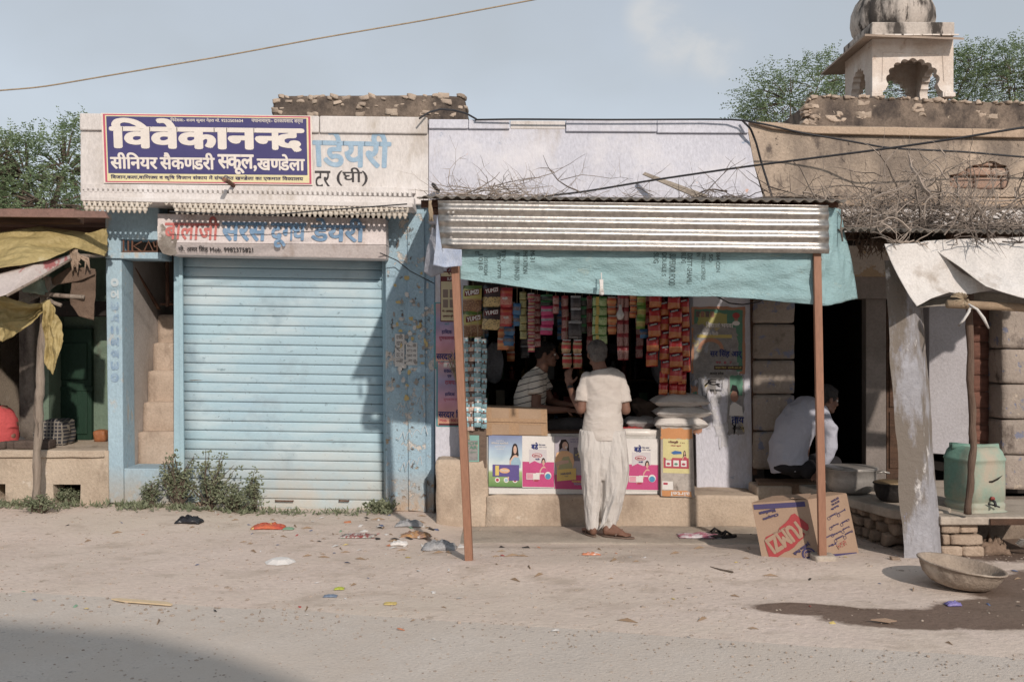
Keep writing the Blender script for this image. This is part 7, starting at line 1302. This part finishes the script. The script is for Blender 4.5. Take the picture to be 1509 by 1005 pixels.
# ------------------------------------------------------------------ trees and weeds
def leafy(b, p, d, L_, nl, lw, rng, droop=.5):
    """a drooping feathery spray of paired leaflets"""
    d = V(d).normalized(); q = V(p); st_ = L_ / nl
    for i in range(nl):
        d = (d + V((0, 0, -droop / nl)) + V((rng.gauss(0, .05), rng.gauss(0, .05), rng.gauss(0, .05)))).normalized(); q = q + d * st_; s = d.cross(V((0, 0, 1)));
        if s.length < .1: s = V((1, 0, 0))
        s.normalize()
        for sg in (-1, 1):
            e = (s * sg + d * .45 + V((rng.gauss(0, .3), rng.gauss(0, .3), rng.gauss(0, .35)))).normalized() * lw * (1 - .4 * i / nl) * rng.uniform(.7, 1.2); w_ = (d * .5 + V((rng.gauss(0, .25), rng.gauss(0, .25), rng.gauss(0, .25)))).normalized() * lw * .24
            n = len(b.v); b.v += [tuple(q), tuple(q + e * .5 + w_), tuple(q + e), tuple(q + e * .5 - w_)]; b.f.append((n, n + 1, n + 2, n + 3))
def tree(label, base, clumps, lw, L_, dens, seed, tr=.12):
    rng = random.Random(seed); t = T('acacia_tree', label, 'tree', base); base = V(base); tb = B(); lb = B(); fork = base + V((0, 0, (clumps[0][0][2] - base.z) * .45))
    tb.tube([base, base.lerp(fork, .5) + V((.1, 0, 0)), fork], [tr * 1.3, tr * 1.1, tr], 10)
    for (c, r) in clumps:
        c = V(c); r = V(r); m1 = fork.lerp(c, .55) + V((rng.uniform(-.3, .3), rng.uniform(-.3, .3), .2)); tb.tube([fork, m1, c], [tr * .7, tr * .45, tr * .15], 7)
        n_ = int(dens * r.x * r.z)
        for k in range(n_):
            while True:
                u = V((rng.uniform(-1, 1), rng.uniform(-1, 1), rng.uniform(-1, 1)))
                if u.length < 1: break
            u = u.normalized() * (u.length ** .5); g = fbm(u.x * 1.7 + c.x, u.y * 1.7 + c.y, u.z * 1.7 + seed, 3)
            if g < -.16: continue
            p = c + V((u.x * r.x, u.y * r.y, u.z * r.z)) * (1 + .25 * g); d = (u + V((rng.gauss(0, .5), rng.gauss(0, .5), rng.gauss(.1, .4)))).normalized(); leafy(lb, p, d, L_ * rng.uniform(.5, 1.3), 7, lw, rng)
            if k % 9 == 0: tb.tube([c.lerp(p, .3), c.lerp(p, .7) + V((0, 0, .05)), p], [tr * .14, tr * .09, tr * .03], 4, cap=False)
    tb.build('trunk', M_bark, t, smooth=True); o = lb.build('crown', M_leaf, t, fix=False); return t
def at(px, py, Y): return tuple(P(px, py, Y))
def cl(px, py, Y, rx, rz): return (at(px, py, Y), (rx / F * Y, rx / F * Y * .8, rz / F * Y))
tree('feathery green acacia behind the left shack, filling the gap beside the white parapet', (at(20, 0, 16)[0], 16, 0), [cl(40, 262, 16, 70, 58), cl(95, 250, 16.6, 46, 62), cl(-20, 250, 15.6, 60, 50), cl(70, 300, 15.4, 70, 32), cl(10, 222, 17, 38, 22)], .062, .32, 1500, 3, .16)
tree('second acacia further left behind the shack roof', (at(-120, 0, 17)[0], 17, 0), [cl(-110, 250, 17, 80, 60), cl(-60, 300, 17.5, 80, 50)], .07, .34, 700, 4, .16)
tree('thin sprigs of a tree just showing over the left end of the white parapet', (at(140, 0, 18)[0], 18, 0), [cl(135, 215, 18, 30, 38)], .09, .4, 500, 9, .1)
YT = 31
tree('acacia with arching branches left of the domed pavilion', (at(1160, 0, YT)[0], YT, 0), [cl(1165, 148, YT, 62, 34), cl(1125, 150, YT + .5, 36, 26), cl(1205, 128, YT + 1, 40, 40), cl(1235, 105, YT + 1.5, 32, 22), cl(1150, 175, YT, 60, 22)], .10, .62, 560, 5, .12)
tree('dense acacia seen through and right of the domed pavilion', (at(1340, 0, YT)[0], YT + 2, 0), [cl(1290, 130, YT + 2, 60, 36), cl(1350, 135, YT + 2, 60, 34), cl(1440, 118, YT + 1, 50, 42), cl(1430, 95, YT + 1, 36, 18)], .10, .6, 560, 6, .12)
tree('dense acacia at the right edge behind the rubble parapet', (at(1500, 0, YT)[0], YT, 0), [cl(1495, 120, YT, 56, 42), cl(1560, 125, YT, 60, 46), cl(1480, 92, YT + 1, 40, 18)], .10, .6, 560, 7, .12)
# weeds
def weed(label, px, py, Y, h, r, n, seed, name='weed_bush', lw=.028, stem=.006, cat='weed', up=.6, grp=None):
    rng = random.Random(seed); x = P2(px, Y); base = V((x, Y, zg(x, Y) - .01)); t = T(name, label, cat, base, grp); sb = B(); lb = B()
    for k in range(n):
        a = rng.uniform(0, 2 * pi); rr = r * sqrt(rng.random()); tip = base + V((cos(a) * rr, sin(a) * rr * .5, h * rng.uniform(.45, 1) * (1 - .35 * rr / r))); mid = base.lerp(tip, .5) + V((rng.gauss(0, .03), rng.gauss(0, .02), .04)); pts = [base + V((rng.gauss(0, .01), 0, 0)), mid, tip]; sb.tube(pts, [stem, stem * .7, stem * .3], 4, cap=False)
        for j in range(16):
            u = rng.uniform(.3, 1.05); q = (pts[0].lerp(mid, u * 2) if u < .5 else mid.lerp(tip, u * 2 - 1)) + V((rng.gauss(0, .03), rng.gauss(0, .02), rng.gauss(0, .02)))
            for m_ in range(3):
                e = V((rng.gauss(0, 1), rng.gauss(0, 1), rng.gauss(.2, .7))).normalized() * lw * rng.uniform(.6, 1.3); w_ = e.cross(V((rng.gauss(0, 1), rng.gauss(0, 1), rng.gauss(0, 1)))).normalized() * lw * .32; n0 = len(lb.v); lb.v += [tuple(q), tuple(q + e * .5 + w_), tuple(q + e), tuple(q + e * .5 - w_)]; lb.f.append((n0, n0 + 1, n0 + 2, n0 + 3))
    sb.build('stem', M_bark, t); lb.build('foliage', M_leaf2, t, fix=False); return t
weed('bushy dusty weed shrub growing against the foot of the roller shutter', 310, 752, 9.3, .66, .34, 28, 1, lw=.030, stem=.007)
weed('leafy top of a woody shrub in front of the left shutter frame', 262, 748, 9.34, .70, .18, 26, 2, lw=.030, stem=.010)
weed('low bushy weed spreading right of the woody shrub below the shutter', 350, 757, 9.2, .32, .30, 20, 3, lw=.028)
weed('tall slender pale weed standing alone before the shutter slats', 376, 752, 9.3, .50, .05, 12, 4, lw=.026, stem=.004)
weed('small pale weed at the foot of the stair plinth', 223, 745, 9.32, .28, .09, 16, 5, lw=.024)
weed('small broad-leaved weed at the lower right corner of the shutter', 562, 756, 9.35, .13, .12, 14, 6, lw=.038)
weed('scraggly weed round the foot of the wooden pole', 60, 762, 9.0, .20, .2, 18, 7, lw=.024)
weed('green weed growing inside the drain hole of the shack platform', 100, 740, 9.5, .16, .16, 20, 8, lw=.024)
b = B(); q0 = V((P2(262, 9.36), 9.36, .0)); b.tube([q0, q0 + V((.02, 0, .12)), q0 + V((.015, -.01, .24)), q0 + V((.04, 0, .36))], [.05, .042, .035, .02], 9); tag(b.build('woody_stump', M_bark, smooth=True), 'short woody stem of the shrub at the left foot of the shutter', 'stump')
rng = random.Random(77); b = B()
for k in range(1700):
    x = rng.uniform(-6.4, -1.1) if rng.random() < .8 else rng.uniform(-3.6, -2); Y = 9.38 - abs(rng.gauss(0, .10)) - .05 * (x > -3); dens = fbm(x * 2.3, 4.2)
    if dens < -.08 and rng.random() < .8: continue
    if x > -2.4 and rng.random() < .75: continue
    p = V((x, Y, zg(x, Y))); h = rng.uniform(.02, .09); 
    for m_ in range(3):
        e = V((rng.gauss(0, .6), rng.gauss(0, .6), rng.uniform(.3, 1))).normalized() * h; w_ = V((rng.gauss(0, 1), rng.gauss(0, 1), 0)).normalized() * .009; n0 = len(b.v); b.v += [tuple(p), tuple(p + e * .5 + w_), tuple(p + e), tuple(p + e * .5 - w_)]; b.f.append((n0, n0 + 1, n0 + 2, n0 + 3))
stuff(tag(b.build('grass', M_leaf2, fix=False), 'sparse grass and ground weeds along the foot of the left walls', 'grass'))
# ------------------------------------------------------------------ pebbles and litter
bm = bmesh.new(); bmesh.ops.create_icosphere(bm, subdivisions=1, radius=1); bm.verts.index_update(); IV = [v.co.copy() for v in bm.verts]; IF = [tuple(v.index for v in f.verts) for f in bm.faces]; bm.free()
b = B(); rng = random.Random(5)
for k in range(4200):
    Y = 4.4 + 5.0 * rng.random() ** 1.3; x = rng.uniform(-.56, .56) * Y
    if x > P2(642, 9) and x < P2(1150, 8.5) and Y > 8.0 and rng.random() < .9: continue
    if x > 1.5 and Y < 6.9 and Y > road_edge(x) and rng.random() < .8: continue
    s = min(.028, .0035 + abs(rng.gauss(0, .0045))) * (1 if Y > 5.6 else .7); z = zg(x, Y) if Y > road_edge(x) else .02 
    if x > -.5 and x < 2.4 and 8.17 < Y < 8.97: z = -.042
    sx, sy, sz = s * rng.uniform(.7, 1.4), s * rng.uniform(.7, 1.4), s * rng.uniform(.4, .8); n0 = len(b.v); b.v += [(x + v.x * sx, Y + v.y * sy, z + v.z * sz) for v in IV]; b.f += [tuple(i + n0 for i in f) for f in IF]
stuff(tag(b.build('pebbles', mat('pebble', S(178, 160, 144), S(150, 134, 120), s=14, r=.9, b=0, soft=.1), fix=False), 'small pebbles and grit scattered over the dusty ground', 'pebbles'))
cols_ = [('w', S(206, 202, 198)), ('b', S(90, 104, 140)), ('r', S(190, 80, 76)), ('y', S(206, 180, 100)), ('g', S(120, 160, 130)), ('d', S(62, 56, 54)), ('t', S(150, 124, 98)), ('o', S(200, 120, 80))]
for ci, (nm_, c_) in enumerate(cols_):
    b = B(); rng = random.Random(100 + ci); m_ = flat('scrap_' + ('white', 'blue', 'red', 'yellow', 'green', 'dark', 'tan', 'orange')[ci], c_, .6)
    for k in range((70, 22, 12, 16, 14, 26, 110, 8)[ci]):
        if rng.random() < .55: px = rng.choice((600, 520, 640, 720, 900, 400)) + rng.gauss(0, 50); Y = rng.gauss(8.3, .5)
        else: Y = 5.3 + 4.0 * rng.random(); px = rng.uniform(0, 1509)
        Y = min(9.2, max(5.2, Y)); x = P2(px, Y)
        if x > -.6 and Y > 7.9: continue
        z = (zg(x, Y) if Y > road_edge(x) else .02) + .003; s = rng.uniform(.006, .022) * (1.7 if (Y > 7.2 and -1.8 < x < .2) else 1); a = rng.uniform(0, 3.14); 
        if ci == 6: s = rng.uniform(.02, .07); u = V((cos(a), sin(a) * .6, .02)) * s; w_ = V((-sin(a), cos(a), 0)) * .003
        else: u = V((cos(a), sin(a), rng.uniform(-.1, .3))) * s; w_ = V((-sin(a), cos(a), rng.uniform(-.1, .4))) * s * rng.uniform(.3, .9)
        p = V((x, Y, z)); n0 = len(b.v); b.v += [tuple(p - u - w_), tuple(p + u - w_ * .8), tuple(p + V((0, 0, s * .3))), tuple(p + u * .9 + w_), tuple(p - u + w_ * .7)]; b.f += [(n0, n0 + 1, n0 + 2), (n0 + 1, n0 + 3, n0 + 2), (n0 + 3, n0 + 4, n0 + 2), (n0 + 4, n0, n0 + 2)]
    stuff(tag(b.build('litter', m_, fix=False), 'tiny scattered %s scraps of litter on the dusty ground' % ('white paper', 'blue wrapper', 'red wrapper', 'yellow wrapper', 'green wrapper', 'dark', 'brown straw', 'orange wrapper')[ci], 'litter'))
def crumple(px, py, wpx, hpx, m, label, cat, name='crumpled_wrapper', seed=1, hz=.04, Y=None, fr=14, solid=.0015):
    # ground distance from the picture height of its foot
    if Y is None:
        Y = 8
        for _ in range(12): Y = (EYE - (zg(P2(px, Y), Y) if not (P2(px, Y) > -.5 and P2(px, Y) < 2.4 and 8.17 < Y < 8.97) else -.042)) * F / (py + hpx / 2 - HZ)
    w_ = wpx / 2 / F * Y; dpt = max(.03, w_ * .55); b = B(); x0 = P2(px, Y); zz = zg(x0, Y) if not (x0 > -.5 and x0 < 2.4 and 8.17 < Y < 8.97) else -.042
    def fn(u, v):
        X = u * 2 - 1; Q = v * 2 - 1; e = max(0, 1 - X * X) * max(0, 1 - Q * Q); nn = noise.noise_vector(V((X * 2.2 + seed, Q * 2.2, seed))); n2 = noise.noise(V((X * fr * .3 + seed, Q * fr * .3, 2)))
        return V((x0 + X * w_ * (1 + .2 * nn.x), Y + Q * dpt * (1 + .25 * nn.y), zz + .004 + hz * (e ** .5 * (.65 + .6 * n2) + .12 * abs(nn.z))))
    b.grid(fn, 16, 12); return tag(b.build(name, m, smooth=True, solid=solid), label, cat)
M_clear = mat('cloudy_plastic', S(206, 206, 208), S(190, 192, 196), s=5, r=.3, b=.3, spec=.5, trans=.5)
crumple(279, 763, 38, 14, flat('black_plastic', S(40, 40, 46), .35, .5), 'crumpled black plastic bag on the ground left of the orange wrapper', 'plastic bag', 'plastic_bag', 2, .07)
crumple(396, 772, 48, 12, mat('orange_wrapper', S(214, 110, 60), S(196, 60, 56), s=12, r=.35, b=.2, layers=[(S(220, 190, 110), 14, .62, .02, (1, 1, 1), 0)]), 'crumpled orange and red wrapper on the ground below the shutter', 'wrapper', seed=3, hz=.05)
crumple(425, 777, 16, 6, flat('scrap_green', S(110, 160, 110), .5), 'small green wrapper beside the orange one', 'wrapper', seed=4, hz=.02)
crumple(528, 787, 50, 7, mat('mixed_wrapper', S(190, 186, 180), S(150, 70, 66), s=30, r=.5, b=.2, soft=.05, layers=[(S(60, 130, 110), 18, .6, .02, (1, 1, 1), 0)]), 'row of trampled white, red and green wrappers in front of the shutter', 'wrapper', seed=5, hz=.025)
crumple(612, 785, 44, 12, mat('blue_wrapper', S(60, 64, 110), S(206, 150, 80), s=10, r=.35, b=.2, layers=[(S(200, 196, 190), 20, .62, .02, (1, 1, 1), 0)]), 'dark blue and orange snack wrapper lying near the left post', 'wrapper', seed=6, hz=.05)
crumple(603, 769, 40, 12, M_clear, 'clear crumpled plastic bag behind the blue wrapper', 'plastic bag', 'plastic_bag', 7, .06)
crumple(648, 800, 52, 18, M_clear, 'clear plastic bag lying just left of the brown post', 'plastic bag', 'plastic_bag', 8, .08)
crumple(588, 797, 26, 12, WHI, 'torn white paper scraps left of the clear plastic bag', 'paper', 'paper_scrap', 9, .04)
crumple(871, 814, 26, 6, mat('orange_white_wrapper', S(220, 130, 90), S(214, 206, 200), s=22, r=.4, b=.1, soft=.04), 'small orange and white wrapper on the ground near the standing man', 'wrapper', seed=10, hz=.02)
crumple(1405, 888, 22, 8, flat('violet_scrap', S(130, 120, 190), .4), 'small violet plastic scrap on the wet ground', 'plastic scrap', 'plastic_scrap', 11, .03)
crumple(1030, 788, 60, 11, mat('pink_cloth', S(190, 110, 130), S(206, 196, 200), s=14, r=.8, b=.2, soft=.06), 'pink and white patterned plastic bag beside the black slippers', 'plastic bag', 'plastic_bag', 12, .03, Y=8.45)
crumple(500, 866, 14, 4, flat('scrap_lime', S(180, 190, 60), .5), 'small lime yellow scrap on the open ground', 'scrap', 'plastic_scrap', 13, .012)
crumple(487, 877, 20, 4, flat('scrap_slate', S(120, 136, 160), .5), 'small slate blue scrap on the open ground', 'scrap', 'plastic_scrap', 14, .012)
crumple(575, 888, 18, 4, MC['scrap_yellow'], 'small yellow paper scrap in the middle of the dusty ground', 'scrap', 'plastic_scrap', 15, .01)
# white foam plate, splint
Yp = EYE * F / (829 - HZ); x = P2(413, Yp); b = B(); b.lathe((x, Yp, zg(x, Yp)), [(.001, .030), (.05, .029), (.065, .026), (.10, .008), (.115, .003)], 8, cap=False); tag(b.build('foam_bowl', WHI, solid=.002), 'overturned white foam bowl on the dusty ground', 'bowl')
Yp = EYE * F / (893 - HZ); a0_ = V((P2(163, Yp + .05), Yp + .06, .032)); a1_ = V((P2(255, Yp - .05), Yp - .05, .03)); b = B(); dn = (a1_ - a0_).normalized(); sd = V((-dn.y, dn.x, 0)) * .026
b.prism([a0_ + dn * .03 + sd, a1_ - dn * .06 + sd * 1.1, a1_ - sd * .2, a1_ - sd * .9, a0_ + dn * .1 - sd, a0_], (0, 0, -.008)); tag(b.build('wood_splint', flat('raw_wood', S(216, 190, 150), .7)), 'pale splinter of packing wood lying at the road edge', 'wood')
Yp = EYE * F / (918 - HZ); x = P2(1302, Yp); b = B(); b.prism([V((x - .07, Yp + .01, .02)), V((x + .02, Yp + .03, .022)), V((x + .075, Yp, .016)), V((x + .02, Yp - .02, .014))], (0, 0, -.005)); tag(b.build('cardboard_piece', MC['carton_board']), 'small torn piece of cardboard on the wet patch', 'cardboard')
def stone_at(px, py, w_, label, seed):
    Y = EYE * F / (py - HZ); x = P2(px, Y); s = w_ / 2 / F * Y; b = B(); rough_block(b, x - s, x + s, Y - s * .7, Y + s * .7, zg(x, Y) - s * .3, zg(x, Y) + s * .8, s * .4, 4, seed); tag(b.build('stone', M_rubb, smooth=True), label, 'stone')
stone_at(165, 745, 16, 'flat tan stone on the ground in front of the blue pier', 3); stone_at(295, 752, 13, 'rounded tan stone among the weeds below the shutter', 5); stone_at(1320, 830, 14, 'small grey stone at the foot of the leaning post', 7)
b = B(); Y0_ = EYE * F / (845 - HZ); b.tube([V((P2(1046, Y0_ + .1), Y0_ + .08, .02)), V((P2(1062, Y0_), Y0_ + .0, .02)), V((P2(1077, Y0_), Y0_ - .06, .018))], .014, 7); tag(b.build('wood_stick', M_bark), 'short dark stick lying before the cement apron', 'stick')
# slippers
for k, (px, py, dx) in enumerate(((1050, 787, -.02), (1066, 793, .02))):
    Y = 8.52 - k * .12; x = P2(px, Y); t = T('slipper', ('black rubber slipper lying nearer the shop front', 'black rubber slipper lying nearer the street')[k], 'slipper', (x, Y, gz), 'pair of black slippers'); b = B(); n_ = 20
    pts = [V((x + .12 * cos(2 * pi * i / n_), Y + .045 * sin(2 * pi * i / n_) * (1 + .15 * cos(2 * pi * i / n_)) + .03 * cos(2 * pi * i / n_), gz + .022)) for i in range(n_)]; b.prism(pts, (0, 0, -.02)); b.build('sole', flat('slipper_black', S(48, 44, 44), .7), t, bevel=.004)
    b = B(); b.tube([V((x - .01, Y - .045, gz + .02)), V((x + .02, Y - .02, gz + .055)), V((x + .07, Y + .01, gz + .025))], .009, 6); b.tube([V((x - .01, Y + .045, gz + .02)), V((x + .02, Y + .02, gz + .055)), V((x + .07, Y + .01, gz + .025))], .009, 6); b.build('strap', MC['slipper_black'], t, smooth=True)
# debris and rag under the right shelf
crumple(1462, 812, 44, 30, mat('rag_brown', S(150, 124, 104), S(120, 100, 84), s=10, r=.95, b=.4), 'heap of brown rags beside the brick pillar', 'rags', 'rag_heap', 21, .16, Y=7.7)
b = B()
for k in range(4): x = P2(1494, 7.6) + k * .01; b.prism([V((x, 7.55, .07 + k * .012)), V((x + .16, 7.5, .16 - k * .02)), V((x + .2, 7.56, .12 - k * .02)), V((x + .05, 7.6, .04 + k * .01))], (0, .03, .006))
tag(b.build('newspaper', mat('newsprint', S(176, 172, 166), S(140, 136, 132), s=30, r=.9, b=.1)), 'folded sheets of old newspaper at the right edge under the shelf', 'newspaper')
# ------------------------------------------------------------------ houses across the street, behind the photographer (unseen; the left roofline is shaped to shade the road)
h = B().prism([V((-22, -3, 4.82)), V((.12, -3, 4.82)), V((.9, -3, 4.70)), V((1.35, -3, 4.50)), V((1.69, -3, 4.27)), V((1.9, -3, 4.0)), V((1.9, -3, -.1)), V((-22, -3, -.1))], (0, -6, 0)); tag(h.build('opposite_house', M_white), 'unseen plastered house across the street, parapet end curved to shape the road shade', 'building')
h = B().prism([V((3.6, -7.4, 3.2)), V((24, -7.4, 3.2)), V((24, -7.4, -.1)), V((3.6, -7.4, -.1))], (0, -6, 0)); tag(h.build('opposite_house', M_white), 'lower plastered house across the street from the doorway', 'building')
bpy.data.objects.remove(_fo)
